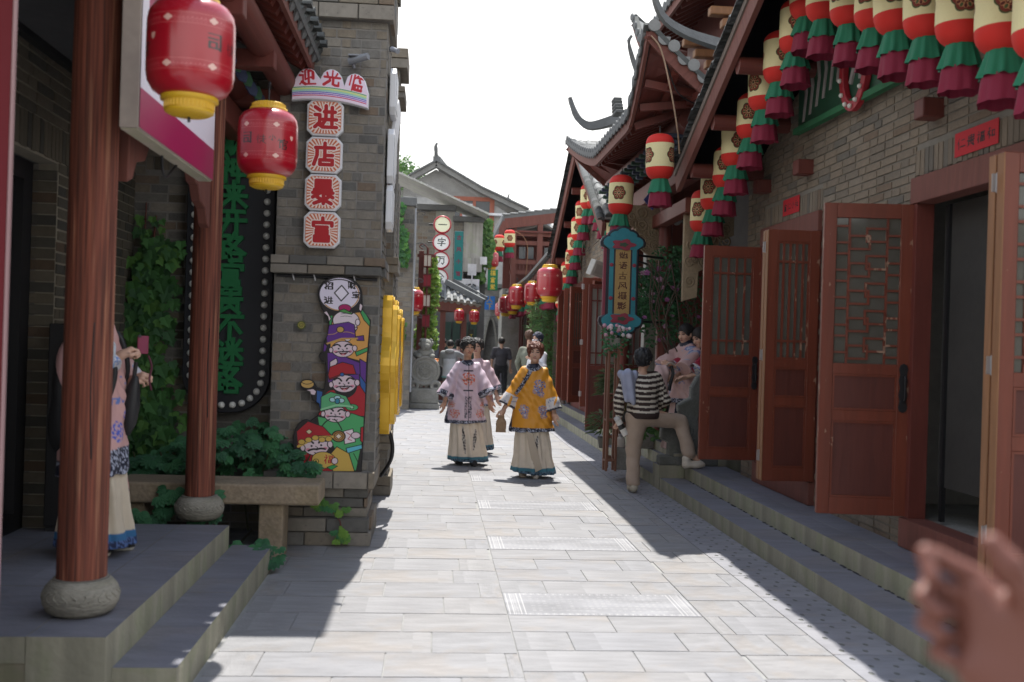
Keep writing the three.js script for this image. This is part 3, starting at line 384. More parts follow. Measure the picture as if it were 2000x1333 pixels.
{
  const p = thing('gate_pavilion', 'timber gate pavilion with curled tiled eaves and red beams beyond the brick shop', 'pavilion');
  const { roof, hgt } = curledRoof(p, 'roof', 2.0, 5.2, 9.85, 15.72, 3.98, .5, .72, .85, 2.9, true);
  for (let d = 10.2; d < 15.5; d += .24) { const c = hgt(2.05, d) - .1, e = hgt(3.0, d) - .1; part('rafter', bar(V(2.05, c - .02, -d), V(3.2, e - .02, -d), .06, .075), M.redWood, roof); }
  for (let x = 2.3; x < 4.4; x += .26) part('rafter', bar(V(x, hgt(x, 9.9) - .12, -9.9), V(x, hgt(x, 10.9) - .12, -10.9), .06, .075), M.redWood, roof);
  const ridgeUp = (x, d) => V(x, hgt(x, d) + .02, -d);
  horn('hip_horn', [V(2.95, 4.62, -10.3), V(2.65, 4.62, -10.1), V(2.36, 4.68, -10.0), V(2.16, 4.80, -9.97), V(2.06, 4.98, -9.95), V(2.02, 5.2, -9.95)], .11, .11, .035, M.tile, roof);
  horn('hip_horn', [V(2.9, 4.98, -15.0), V(2.55, 4.88, -15.3), V(2.25, 4.84, -15.4), V(2.09, 4.95, -15.45), V(1.99, 5.16, -15.5), V(1.94, 5.33, -15.5)], .15, .16, .05, M.tile, roof);
  horn('ridge_beast', [V(2.2, 4.5, -11.3), V(2.12, 4.75, -11.3), V(2.07, 4.95, -11.25), V(2.10, 5.02, -11.22)], .05, .055, .02, M.tile, roof);
  for (let i = 0; i < 5; i++) part('ridge_tile', box(.1, .04, .26 - i * .02, 2.10, 4.33 + i * .045, -12.0 - i * .03, .012), i % 2 ? M.tileDark : M.tile, roof);
  // beams under the eave
  part('eave_beam', rod(V(2.62, 3.98, -10.6), V(2.62, 3.98, -15.3), .11, .11, 14), M.redWood, p); part('tie_beam', bx(2.66, 2.86, 3.42, 3.66, -15.3, -10.75, .01), M.redDark, p); part('head_beam', bx(2.7, 2.84, 3.06, 3.22, -15.3, -11.0, .01), M.redWood, p);
  for (let i = 0; i < 18; i++) { const d = 10.9 + i * .25; part('bracket', merge([box(.24, .05, .08, 2.52, 3.86, -d, .012), box(.15, .05, .08, 2.54, 3.79, -d, .012), box(.09, .05, .08, 2.56, 3.73, -d, .012)]), i % 2 ? mat(.05, .10, .075, { roughness: .8 }) : mat(.06, .075, .12, { roughness: .8 }), p); }
  for (const d of [12.5, 15.1]) { const c = part('column', rod(V(2.83, .5, -d), V(2.83, 3.95, -d), .085, .08, 18), M.redWood, p); }
  part('stone_pillar', bx(2.68, 2.86, .27, 2.95, -13.1, -12.9, .012), M.stone, p); for (let i = 0; i < 17; i++) part('pillar_brick', bx(2.86, 3.1, .3 + i * .15, .443 + i * .15, -13.09, -12.92, .006), bricksGrey[i % 5], p);
  // carved stone corner pieces under the beam: scrolls built as coils on a slab
  const coil = (cx, cy, r, t0, m) => { const pts = []; for (let a = 0; a <= 26; a++) { const k = 1 - a / 30; pts.push(V(cx + r * k * Math.cos(t0 + a * .42), cy + r * k * Math.sin(t0 + a * .42), 0)); } return tube(pts, r * .16, 30, 5); };
  const carvedPiece = (d, x, w, flip, y = 3.1) => { const c = sub('carved_bracket', p, [x, y, -d], 0); part('slab', tri(plate([[0, 0], [w, 0], [w, -.95], [w * .72, -.9], [w * .7, -.62], [w * .35, -.5], [w * .3, -.28], [0, -.2]].map(([a, b]) => [flip ? -a : a, b]), .05, .008)), M.carved, c); const l = []; for (let i = 0; i < 14; i++) { const u = .12 + .8 * hash2(i, 1, 3), cx = w * u, cy = -.06 - (.12 + .75 * u) * hash2(i, 2, 3); l.push(coil(flip ? -cx : cx, cy, .055 + .03 * hash2(i, 4, 4), i * 1.3)); } part('scrolls', merge(l).translate(0, 0, .058), M.carved, c); };
  carvedPiece(12.75, 2.36, .46, false, 3.34); carvedPiece(11.25, 3.3, .55, true, 3.05);
  part('plaque', bx(2.4, 2.68, 2.3, 2.62, -13.22, -13.19), mat(.36, .21, .17, { map: T.mottle }), p); part('iron_stay', rod(V(2.3, 2.62, -12.04), V(2.72, 2.62, -12.9), .014), M.iron, p); part('iron_stay', rod(V(2.3, 1.9, -12.04), V(2.72, 1.9, -12.9), .014), M.iron, p);
  // back of the porch: lattice screens and wall
  part('porch_wall', bx(4.3, 4.4, .2, 4.2, -15.6, -10.5), M.wallGrey, p); part('porch_floor', bx(2.86, 4.4, .0, .39, -15.6, -11.5), slabMats, p); part('far_wall', bx(2.9, 4.4, .27, 4.1, -15.7, -15.55), M.redDark, p); part('near_wall', bx(3.3, 4.4, .27, 3.6, -10.66, -10.53), M.wallGrey, p);
  for (const x of [2.62, 3.2]) { const s = sub('lattice_screen', p, [x, .9, -15.45]); part('frame', merge([bx(-.28, -.24, -.6, 1.6, -.02, .02), bx(.24, .28, -.6, 1.6, -.02, .02), bx(-.24, .24, 1.56, 1.6, -.02, .02), bx(-.24, .24, .3, .36, -.02, .02)]), M.redWood, s); const g = latticeBars(.48, 1.18); g.translate(0, .37, 0); part('lattice', g, M.redWood, s); part('pane', bx(-.24, .24, .36, 1.56, -.04, -.035), mat(.30, .29, .26, { roughness: .3 }), s); part('panel', bx(-.24, .24, -.6, .3, -.015, .015), M.doorPanel, s); }
  part('blue_plaque', tri(plate([[0, 0], [.14, .18], [.21, .05], [.11, -.12]], .02, .003)).translate(2.5, 3.36, -12.3), mat(.02, .025, .16, { roughness: .5 }), p);
  part('loose_cable', tube([V(2.02, 4.6, -9.82), V(2.1, 4.5, -9.8), V(2.22, 4.1, -9.8), V(2.33, 3.7, -9.9), V(2.38, 3.5, -10.0)], .008, 24), mat(.30, .2, .13), p); part('loose_cable', tube([V(2.2, 4.35, -9.9), V(2.35, 4.1, -10), V(2.6, 4.0, -10.1)], .008, 16), M.iron, p);
  // upper tier
  const up = curledRoof(p, 'upper_roof', 2.75, 5.2, 10.6, 14.6, 5.72, .5, .6, .8, .8, false); part('upper_wall', bx(3.4, 5.0, 4.6, 6.0, -14.0, -11.3), M.redDark, p); for (let d = 10.9; d < 14.4; d += .26) part('rafter', bar(V(2.8, up.hgt(2.8, d) - .12, -d), V(3.5, up.hgt(3.5, d) - .12, -d), .06, .07), M.redWood, up.roof);
  for (const d of [11.2, 12.4, 13.6]) for (let k = 0; k < 3; k++) part('corbel', bx(2.95 + k * .14, 3.45, 5.28 + k * -.13, 5.38 + k * -.13, -d - .07, -d + .07, .02), M.rawWood, p);
}
// scroll edged stone slab standing at the pavilion steps
{
  const t = thing('stone_slab', 'carved grey stone slab with scalloped scroll edge between the steps and a red door', 'stone slab', [2.60, .27, -11.33]);
  const o = [[.02, 0], [.56, 0], [.56, 1.04], [.50, 1.06], [.36, .98], [.30, .86], [.30, .74], [.22, .70], [.155, .66], [.16, .60], [.20, .56], [.17, .52], [.03, .46], [-.02, .40], [-.03, .30], [.06, .26], [.06, .10], [.02, .08]];
  part('slab', tri(plate(o, .12, .012)), M.stoneDark, t); part('edge_moulding', merge(o.slice(2, 16).map((p, i, a) => i ? rod(V(a[i - 1][0], a[i - 1][1], .06), V(p[0], p[1], .06), .026, .026, 8) : null).filter(Boolean)), M.stone, t);
  const l = []; for (let i = 0; i < 11; i++) { const pts = [], cx = .15 + .34 * hash2(i, 7, 1), cy = .12 + .75 * hash2(i, 3, 1); if (cy > .5 && cx < .34) continue; for (let a = 0; a <= 22; a++) pts.push(V(cx + .08 * (1 - a / 26) * Math.cos(a * .45 + i), cy + .08 * (1 - a / 26) * Math.sin(a * .45 + i), .132)); l.push(tube(pts, .011, 26, 5)); } part('relief', merge(l), M.stoneDark, t);
  part('foot', bx(-.06, .6, -.0, .10, -.02, .17, .015), M.stoneDark, t);
}
// ---------------------------------------------------------------- second gabled shop farther along on the right
{
  const s = thing('timber_shop', 'second shop beyond the pavilion with a steep tiled gable and red folding doors', 'shop');
  const ridge = 18.65, pk = 5.12, k = .53, zf = 22.2, zn = 15.8, X0 = 2.5;
  const holes = [[zf - 21.8, .2, zf - 16.4, 2.85]];
  brickWall(s, [3.0, 0, -zf], -Math.PI / 2, zf - zn, 5.0, { holes, top: (x) => Math.min(4.98, pk - .1 - Math.abs(zf - x - ridge) * k), tones: bricksBrown, course: .075, len: .3, keep: 40 });
  part('room', merge([bx(3.4, 7, 0, 4.6, -22.2, -22.0), bx(3.4, 7, 0, 3.4, -15.9, -15.75), bx(6.9, 7, 0, 4, -22, -16), bx(3.05, 7, 3.0, 3.1, -22, -16), bx(3.05, 7, .2, .3, -22, -16)]), mat(.42, .40, .36, { map: T.mottle, roughness: .95 }), s);
  part('door_lintel', bx(2.96, 3.1, 2.68, 2.85, -21.8, -16.4, .01), M.redFade, s); part('door_sill', bx(2.95, 3.1, .27, .46, -21.8, -16.4, .01), M.redDark, s);
  for (const d of [21.6, 20.2, 18.9, 17.6, 16.45]) part('door_post', bx(2.94, 3.08, .28, 2.68, -d - .06, -d + .06, .008), M.greyWood, s);
  doorLeaf(s, [2.97, .47, -19.95], .05, .44, 2.2, { key: true }); doorLeaf(s, [2.97, .47, -19.5], .5, .46, 2.2, { key: false }); doorLeaf(s, [2.97, .47, -18.1], .0, .34, 2.3, { hinge: 2 }); doorLeaf(s, [2.97, .47, -17.6], .9, .45, 2.2, {}); doorLeaf(s, [2.97, .47, -16.9], 1.3, .45, 2.2, {}); doorLeaf(s, [2.97, .47, -21.0], .2, .44, 2.2, {});
  for (const d of [22.1, 22.6, 23.2]) part('post', rod(V(2.86, .27, -d), V(2.86, 3.0, -d), .05, .05, 10), M.greyWood, s);
  const roof = sub('roof', s), sl = Math.atan(k), S = 3.85;
  slope(roof, V(X0 + .02, pk + .16 - 3.38 * k, -ridge - 3.38), V(1, 0, 0), V(0, Math.sin(sl), Math.cos(sl)), 3.6, S, { m: M.tile }); slope(roof, V(X0 + .02, pk + .16 - 3.38 * k, -ridge + 3.38), V(1, 0, 0), V(0, Math.sin(sl), -Math.cos(sl)), 2.2, S, { m: M.tileLight, each: true, step: .2 });
  for (const q of [-1, 1]) { const a = V(X0, pk - .0, -ridge), b = V(X0, pk - 3.4 * k, -ridge + q * 3.4); part('bargeboard', bar(a, b, .05, .22, .006), M.redFade, roof); for (let i = 0; i < 30; i++) { const t = (i + .5) / 30, p = a.clone().lerp(b, t), e = part('edge_tile', coverTile, rnd() < .5 ? M.tileDark : M.tile, roof, [X0 - .04, p.y + .16 + rr(-.01, .015), p.z]); e.scale.set(1.1, .9, .62); if (q < 0) e.rotation.set(sl + .2, Math.PI, 0, 'YXZ'); else e.rotation.set(sl + .2, 0, 0, 'YXZ'); } }
  for (const d of [21.6, 20.4, 19.4, 18.65, 17.9, 16.9, 15.9]) part('purlin', rod(V(X0 + .05, pk - .22 - Math.abs(d - ridge) * k, -d), V(3.0, pk - .22 - Math.abs(d - ridge) * k, -d), .07, .07, 10), M.redDark, roof);
  part('downpipe', tube([V(2.9, 3.3, -22.15), V(2.86, 3.1, -21.9), V(2.86, 2.6, -21.6), V(2.9, .3, -21.6)], .06, 20, 8), M.soffit, s);
  part('hanging_wire', tube([V(2.98, 3.5, -18.6), V(2.7, 3.25, -18.4), V(2.45, 3.3, -17.0)], .008, 16), M.greyWood, s);
}
{
  const f = thing('flood_light', 'grey boxy flood light tilted over the red folding doors', 'flood light', [2.80, 2.9, -17.5], .5);
  const b = part('housing', tri(plate([[-.17, -.12], [.17, -.12], [.15, .13], [-.15, .13]], .12, .012)), mat(.5, .49, .46, { map: T.mottle }), f, [0, 0, -.06], [.25, 0, -.18]); for (let i = 0; i < 5; i++) part('cooling_fin', box(.25, .012, .03, 0, -.08 + i * .045, -.02), M.white, b); part('lens', box(.24, .16, .006, 0, 0, .136), mat(.35, .35, .33, { roughness: .2 }), b); part('bracket', merge([rod(V(.05, -.1, .1), V(.12, -.32, .05), .01), rod(V(.12, -.32, .05), V(.2, -.32, -.2), .01)]), M.iron, f);
}
// ---------------------------------------------------------------- low eave shops farther along on the right
{
  const s = thing('low_shop_row', 'row of low shops under a tiled eave hung with lanterns, far along the right side', 'shop row');
  part('wall', bx(3.0, 3.2, 0, 3.4, -43.5, -22.4), M.wallGrey, s);
  for (let d = 23.2, i = 0; d < 43; d += .9, i++) part('post', bx(2.84, 2.96, .27, 3.0, -d - .05, -d + .05), i % 3 === 1 ? M.greyWood : M.redDark, s);
  for (let d = 23.6, i = 0; d < 42; d += 1.8, i++) { const q = sub('door_panel', s, [2.985, .3, -d], -Math.PI / 2); part('panel', bx(-.5, .5, 0, 2.3, 0, .03), M.doorPanel, q); part('rail', merge([bx(-.5, .5, .7, .8, .03, .05), bx(-.5, .5, 2.2, 2.3, .03, .05), bx(-.03, .03, 0, 2.3, .03, .048)]), M.doorRed, q); }
  part('beam', bx(2.8, 3.0, 2.95, 3.15, -43.4, -22.4), M.redDark, s);
  const roof = sub('roof', s), sl = .42; const bend = [[22.4, 3.52], [27, 3.30], [33, 3.24], [43.5, 3.22]];
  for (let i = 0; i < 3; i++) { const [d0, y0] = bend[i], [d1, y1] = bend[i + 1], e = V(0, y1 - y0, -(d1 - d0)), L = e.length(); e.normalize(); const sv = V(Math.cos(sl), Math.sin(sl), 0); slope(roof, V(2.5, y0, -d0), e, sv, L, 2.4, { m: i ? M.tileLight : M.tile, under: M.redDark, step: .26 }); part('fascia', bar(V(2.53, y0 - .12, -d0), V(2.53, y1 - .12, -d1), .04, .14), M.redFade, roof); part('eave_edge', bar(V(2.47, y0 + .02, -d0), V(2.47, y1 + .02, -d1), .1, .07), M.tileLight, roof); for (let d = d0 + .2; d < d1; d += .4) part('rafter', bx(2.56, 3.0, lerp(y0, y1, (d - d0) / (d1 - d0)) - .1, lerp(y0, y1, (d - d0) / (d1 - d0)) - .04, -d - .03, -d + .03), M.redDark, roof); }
}
// ---------------------------------------------------------------- timber storey with a broad brown roof above the low shops
{
  const s = thing('timber_pavilion', 'two storey dark red timber pavilion with a wide hip roof above the low shops', 'pavilion');
  const roof = sub('roof', s), R = (pts, nm, m, th) => { const g = new THREE.BufferGeometry(); const p = []; for (const [a, b, c] of pts) p.push(...a, ...b, ...c); g.setAttribute('position', new THREE.Float32BufferAttribute(p, 3)); g.computeVertexNormals(); return part(nm, tri(g), m, roof); };
  const A = [1.86, 4.98, -34], Bp = [2.24, 5.78, -34.3], Cc = [9, 7.0, -36], D = [9, 7.6, -40], E2 = [1.9, 5.0, -42], F2 = [2.3, 5.8, -41.5];
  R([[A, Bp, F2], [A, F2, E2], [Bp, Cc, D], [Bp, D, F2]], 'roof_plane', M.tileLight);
  part('verge', merge([bar(V(...A), V(...Bp), .16, .12), bar(V(...Bp), V(...Cc), .16, .14), bar(V(...A), V(...E2), .14, .12)]), M.tile, roof);
  for (let i = 0; i < 18; i++) part('roof_tile', coverTile, M.tileLight, roof, [lerp(2.3, 7, i / 17), lerp(5.84, 6.7, i / 17), lerp(-34.25, -35.5, i / 17)], [0, Math.PI / 2 + .2, 0]);
  part('fascia', merge([bar(V(A[0] + .04, A[1] - .16, -34), V(Bp[0] + .04, Bp[1] - .2, -34.25), .08, .24), bar(V(Bp[0], Bp[1] - .24, -34.25), V(9, 6.72, -35.95), .08, .34)]), M.redFade, roof);
  part('ceiling', bx(2.3, 8, 5.3, 5.36, -41, -34.4), M.redDark, s);
  for (const [x, w] of [[2.62, .16], [3.5, .18], [4.4, .18], [5.4, .18]]) part('post', bx(x - w / 2, x + w / 2, 3.4, 5.6, -34.65, -34.45), M.redFade, s);
  for (const y of [5.25, 4.95, 4.3, 3.95]) part('rail', bx(2.5, 6, y - .07, y + .07, -34.6, -34.5), M.redFade, s);
  for (let i = 0; i < 7; i++) part('baluster', bx(2.72 + i * .12, 2.76 + i * .12, 3.95, 4.3, -34.58, -34.53), M.redDark, s);
  for (const [x, y] of [[2.92, 4.62], [3.2, 4.62], [3.78, 4.62]]) part('window', bx(x - .11, x + .11, y - .2, y + .2, -34.63, -34.6), M.darkGlass, s);
  part('inner_wall', bx(2.4, 8, 3.3, 5.4, -36.6, -36.4), M.redDark, s); part('lower_wall', bx(2.3, 8, 0, 3.4, -36.4, -34.7), M.stone, s);
  part('potted_fern_box', bx(3.4, 3.75, 4.02, 4.12, -34.45, -34.25), M.redDark, s); part('stay_wire', tube([V(2.3, 5.3, -33.9), V(2.75, 5.2, -33.9), V(3.0, 4.9, -33.9), V(3.0, 3.6, -33.9)], .012, 20), M.rawWood, s);
}
// ---------------------------------------------------------------- porch building on the left
{
  const p = thing('porch_building', 'dark brick porch building with two red columns, rafters and tiled eave on the near left', 'building');
  // side wall facing the lane, with its doorway; local x runs away from the camera from d = 3
  const Ls = (d) => d - 3.2;
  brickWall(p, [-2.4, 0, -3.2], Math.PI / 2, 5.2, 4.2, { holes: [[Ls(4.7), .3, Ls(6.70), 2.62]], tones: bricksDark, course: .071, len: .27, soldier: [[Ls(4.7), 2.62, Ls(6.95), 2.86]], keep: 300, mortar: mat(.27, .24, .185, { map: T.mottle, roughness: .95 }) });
  for (let i = 0; i < 32; i++) part('jamb_brick', bx(-2.56, -2.408, .315 + i * .071, .378 + i * .071, -6.86, -6.694 - .002 * (i % 2), .004), bricksDark[i % 6], p);
  part('jamb_mortar', bx(-2.58, -2.42, .3, 2.62, -6.86, -6.706), M.mortarDark, p);
  part('door_frame', merge([bx(-2.66, -2.56, .31, 2.62, -6.70, -6.56), bx(-2.66, -2.56, 2.5, 2.62, -6.56, -4.7), bx(-2.66, -2.56, .31, .42, -6.56, -4.7)]), M.black, p); part('door_panel', bx(-2.72, -2.67, .42, 2.5, -6.55, -4.7), mat(.14, .13, .115, { map: T.mottle, roughness: .4 }), p); part('door_stile', bx(-2.655, -2.62, .42, 2.5, -6.56, -6.12), M.black, p);
  part('grey_box', bx(-2.39, -2.25, .32, .72, -7.25, -6.9, .01), mat(.06, .06, .06, { map: T.mottle }), p);
  // back wall facing the camera
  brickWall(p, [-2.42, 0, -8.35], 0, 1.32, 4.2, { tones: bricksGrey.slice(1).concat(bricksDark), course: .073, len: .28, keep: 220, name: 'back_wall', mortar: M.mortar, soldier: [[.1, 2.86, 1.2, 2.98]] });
  part('room_shell', bx(-4.2, -2.76, 0, 3.4, -8.3, -3), M.wallGrey, p); part('room_lid', bx(-2.9, -2.53, 2.63, 3.3, -8.3, -3), M.wallGrey, p); part('ceiling', bx(-2.42, -1.66, 3.28, 3.34, -8.3, -3), M.soffit, p); part('cornice', bx(-2.4, -2.34, 3.235, 3.279, -8.3, -3, .006), M.black, p);
  // columns, each with its drum stone
  const drum = () => lathe([[0, 0], [.115, 0], [.145, .02], [.162, .055], [.164, .085], [.152, .125], [.13, .15], [.118, .157], [.118, .163], [0, .163]].map(([r, y]) => [r, y]), 36);
  for (const [x, d, r] of [[-1.538, 4.72, .107], [-1.555, 7.12, .098]]) { const c = sub('column', p, [x, .31, -d]); const g = new THREE.CylinderGeometry(r * .93, r, 3.4, 28, 12); const a = g.attributes.position; for (let i = 0; i < a.count; i++) { const th = Math.atan2(a.getZ(i), a.getX(i)), k = 1 + .012 * Math.sin(th * 3 + a.getY(i)) + .01 * Math.sin(th * 7 + 2 * a.getY(i)); a.setX(i, a.getX(i) * k); a.setZ(i, a.getZ(i) * k); } g.computeVertexNormals(); const u = g.attributes.uv; for (let i = 0; i < u.count; i++) u.setXY(i, u.getX(i) * 1.0, u.getY(i) * 2.2); part('shaft', g, M.column, c, [0, 1.86, 0]); const dr = part('base_stone', drum(), mat(.30, .28, .235, { map: T.stone, ...B(.008), roughness: .85 }), c); const l = []; for (let i = 0; i < 26; i++) { const th = i / 26 * 6.283, pts = []; for (let k = 0; k <= 10; k++) { const t = k / 10, rr2 = .1635 - .02 * Math.pow(Math.abs(t - .5) * 2, 2); pts.push(V(rr2 * Math.cos(th + .1 * Math.sin(t * 9 + i)), .045 + t * .08, rr2 * Math.sin(th + .1 * Math.sin(t * 9 + i)))); } l.push(tube(pts, .0035, 10, 4)); } part('carving', merge(l), mat(.30, .28, .235, { map: T.stone }), c); part('split', tube([V(.05, 1.3, r * .86), V(.045, 1.0, r * .9), V(.055, .7, r * .87)], .003, 10, 4), M.black, c); }
  for (const [x, d, s] of [[-1.52, 4.9, 1], [-1.53, 6.9, -1]]) part('column_bracket', tri(plate([[0, .2], [.5, .2], [.42, .1], [.34, .09], [.26, 0], [.12, -.03], [.06, -.12], [0, -.14]], .05, .006)), M.redFade, p, [x + .025, 2.42, -d], [0, s * Math.PI / 2, 0]);
  part('tie_beam', rod(V(-1.58, 3.5, -8.6), V(-1.58, 3.5, -2.6), .14, .14, 20), M.redDark, p); part('inner_beam', bx(-1.66, -1.52, 3.1, 3.3, -8.3, -3, .01), M.redDark, p); part('purlin', rod(V(-1.19, 3.50, -8.42), V(-1.19, 3.50, -2.6), .095, .095, 20), M.redDark, p);
  for (let i = 0; i < 11; i++) part('painted_leaf', tri(plate([[0, .06], [.035, .03], [.03, -.03], [0, -.06], [-.03, -.03], [-.035, .03]], .02, .003)), i % 2 ? mat(.05, .14, .075) : mat(.06, .075, .15), p, [-1.37, 3.36 + (i % 2) * .02, -7.95 + i * .2], [0, .35, .5]);
  for (let d = 8.0; d > 4; d -= 1.1) part('cross_beam', bx(-2.4, -1.1, 3.34, 3.46, -d - .06, -d + .06, .01), M.redDark, p);
  const roof = sub('roof', p), sl = .50; slope(roof, V(-.97, 3.70, -2.4), V(0, 0, -1), V(-Math.cos(sl), Math.sin(sl), 0), 5.95, 2.3, { m: M.tile, under: M.redWood });
  for (let d = 2.7; d < 8.3; d += .19) part('rafter', bar(V(-1.02, 3.62, -d), V(-1.9, 3.62 + .88 * Math.tan(sl), -d), .075, .085), M.redWood, roof);
  part('fascia', bar(V(-.985, 3.645, -2.4), V(-.985, 3.645, -8.33), .03, .09), M.redFade, roof); part('end_verge', bar(V(-.93, 3.72, -8.36), V(-2.5, 3.72 + 1.57 * Math.tan(sl), -8.36), .05, .12), M.redFade, roof);
  for (let i = 0; i < 26; i++) { const t = i / 26, q = part('edge_tile', coverTile, rnd() < .5 ? M.tileDark : M.tile, roof, [-.95 - t * 1.5, 3.79 + t * 1.5 * Math.tan(sl) + rr(-.012, .015), -8.37], [0, Math.PI / 2, 0]); q.scale.set(.9, .9, .5); const q2 = part('edge_tile', coverTile, M.tileDark, roof, [-.93, 3.76 + rr(0, .02), -8.2 + i * .19], [0, Math.PI / 2, 0]); q2.scale.set(.9, .8, .5); }
  const rt = part('ridge_end_tile', coverTile, M.tileLight, roof, [-.99, 4.03, -8.3], [0, Math.PI / 2 + .1, -.12]); rt.scale.set(1.25, 1.25, 1.5); part('ridge_end_block', box(.12, .1, .12, -1.05, 3.93, -8.32, .015), M.tileDark, roof);
}
// near red lacquered board at the left edge of the frame
{
  const t = thing('red_post', 'tall red lacquered board with a pale pink edge at the extreme left', 'post', [-1.626, 0, -3.6]); part('board', bx(-.30, .172, 0, 3.3, -.012, .012, .003), mat(.12, .001, .006, { roughness: .75 }), t); part('edge_strip', bx(.173, .180, 0, 3.3, -.013, .013, .003), mat(.36, .22, .22, { roughness: .5 }), t); part('foot', bx(-.34, .22, -.0, .06, -.14, .14, .01), M.black, t);
}
// ---------------------------------------------------------------- brick tower and the shop front behind it on the left
{
  const t = thing('brick_tower', 'tall grey brick pier with stepped plinth and ledge, carrying the painted signs', 'brick pier');
  const tn = bricksGrey; // front face, then plinth courses and ledges as projecting bands
  brickWall(t, [-1.22, .56, -7.9], 0, .80, 1.49, { tones: tn, course: .073, len: .15, keep: 150, name: 'front_wall', depth: .06 });
  brickWall(t, [-1.22, 2.19, -7.92], 0, .80, 2.70, { tones: tn, course: .073, len: .15, keep: 240, name: 'upper_front_wall', depth: .06 });
  brickWall(t, [-.42, .56, -7.905], Math.PI / 2, .72, 1.49, { tones: tn, course: .073, len: .15, keep: 120, name: 'side_wall', depth: .06 });
  brickWall(t, [-.42, 2.19, -7.925], Math.PI / 2, .72, 2.70, { tones: tn, course: .073, len: .15, keep: 60, name: 'upper_side_wall', depth: .06 });
  part('core', bx(-1.2, -.56, 0, 4.86, -8.6, -8.06), M.mortarDark, t);
  const band = (y0, y1, x1, z1, n, L = .3) => { const h = (y1 - y0) / n; for (let r = 0; r < n; r++) { for (let x = -1.24 - (r % 2) * L / 2; x < x1 - .01; x += L) { const a = Math.max(-1.24, x), b = Math.min(x1, x + L - .007); if (b - a > .02) part('ledge_brick', bx(a, b, y0 + r * h + .003, y0 + (r + 1) * h - .003, z1 - .12, z1 + rr(-.002, .002), .005), tn[Math.floor(rnd() * 6)], t); } for (let z = z1 - .121; z > -8.62; z -= L) part('ledge_brick', bx(x1 - .12, x1 + rr(-.002, .002), y0 + r * h + .003, y0 + (r + 1) * h - .003, Math.max(-8.62, z - L + .007), z, .005), tn[Math.floor(rnd() * 6)], t); } part('band_core', bx(-1.22, x1 - .03, y0, y1, -8.6, z1 - .03), M.mortarDark, t); };
  band(0, .21, -.43, -7.80, 2, .32); band(.21, .43, -.465, -7.86, 3); band(.43, .56, -.415, -7.80, 1, .26); band(2.05, 2.19, -.385, -7.82, 2, .28); band(4.0, 4.35, -.375, -7.84, 3); band(4.35, 4.9, -.355, -7.80, 4);
  part('top_slab', bx(-1.3, -.32, 4.9, 5.0, -8.7, -7.74, .01), M.tile, t); part('ledge_cable', tube([V(-1.2, 2.035, -7.885), V(-.8, 2.03, -7.885), V(-.44, 2.025, -7.885)], .012, 12), M.black, t);
  for (const x of [-1.08, -.92, -.62]) part('cable_clip', tube([V(x, 2.05, -7.875), V(x + .01, 2.02, -7.865), V(x + .015, 2.0, -7.865)], .005, 6), M.white, t);
  const s = thing('grey_shop', 'long grey brick shop front behind the near pier, edge on, left side of the lane', 'shop');
  part('wall', bx(-1.5, -.58, 0, 4.2, -14.2, -8.64), M.wallGrey, s); brickWall(s, [-.565, 0, -8.66], Math.PI / 2, 1.7, 4.2, { tones: tn, course: .073, len: .27, keep: 60 });
  const pil = (d, x1, h, w) => { brickWall(s, [-.95, 0, -d], 0, x1 + .95, h, { tones: tn, course: .073, len: .2, keep: 110, name: 'pilaster' }); brickWall(s, [x1, 0, -d - .005], Math.PI / 2, w, h, { tones: tn, course: .073, len: .2, keep: 40, name: 'pilaster' }); part('pilaster_core', bx(-.9, x1 - .06, 0, h, -d - w, -d - .14), M.mortarDark, s); };
  pil(10.4, -.42, 4.3, .6); for (const [y0, y1, x] of [[0, .2, -.385], [.46, .6, -.40], [2.24, 2.4, -.375], [4.0, 4.12, -.36], [4.3, 4.5, -.34]]) for (let i = 0; i < 2; i++) part('ledge_stone', bx(-.95, x, y0 + (y1 - y0) * i / 2 + .002, y0 + (y1 - y0) * (i + 1) / 2 - .002, -11.0, -10.34 + i * .01, .006), tn[i * 2], s);
  pil(13.4, -.5, 3.6, .6);
}
// ---------------------------------------------------------------- unseen shops added behind the camera to block sky light from that end
for (const [x0, x1, s] of [[-7, -2.6, 1], [3.3, 8, -1]]) {
  const t = thing('added_lane_shop', s > 0 ? 'added unseen grey shop behind the viewpoint on the left, blocking sky light' : 'added unseen grey shop behind the viewpoint on the right, blocking sky light', 'shop'); const xi = s > 0 ? x1 : x0;
  part('wall', bx(x0, x1, 0, 3.4, s > 0 ? 4.2 : 3.2, 26), mat(.3, .28, .25, { map: T.mottle, roughness: .9 }), t); for (let z = 5; z < 24; z += 2.4) part('door_panel', bx(xi - .03, xi + .03, .3, 2.6, z, z + 1.6), M.doorRed, t);
  const roof = sub('roof', t); part('roof_plane', bar(V(xi + s * .6, 3.3, 15), V(x0 + (x1 - x0) * (s > 0 ? .1 : .9), 4.6, 15), 22, .14), M.tileDark, roof); part('eave', bx(xi + s * .56, xi + s * .66, 3.12, 3.35, 4, 26), M.redDark, roof);
}
{ const t = thing('black_cabinet', 'plain black cabinet against the brick pier beside the dark doorway on the left', 'cabinet', [-2.28, .31, -6.78]); part('case', bx(-.11, .11, .03, 1.30, -.2, .2, .01), M.black, t); part('door', bx(.111, .122, .06, 1.27, -.19, -.005, .004), M.black, t); part('door', bx(.111, .122, .06, 1.27, .005, .19, .004), M.black, t); part('plinth', bx(-.10, .10, 0, .03, -.19, .19), M.dark, t); }
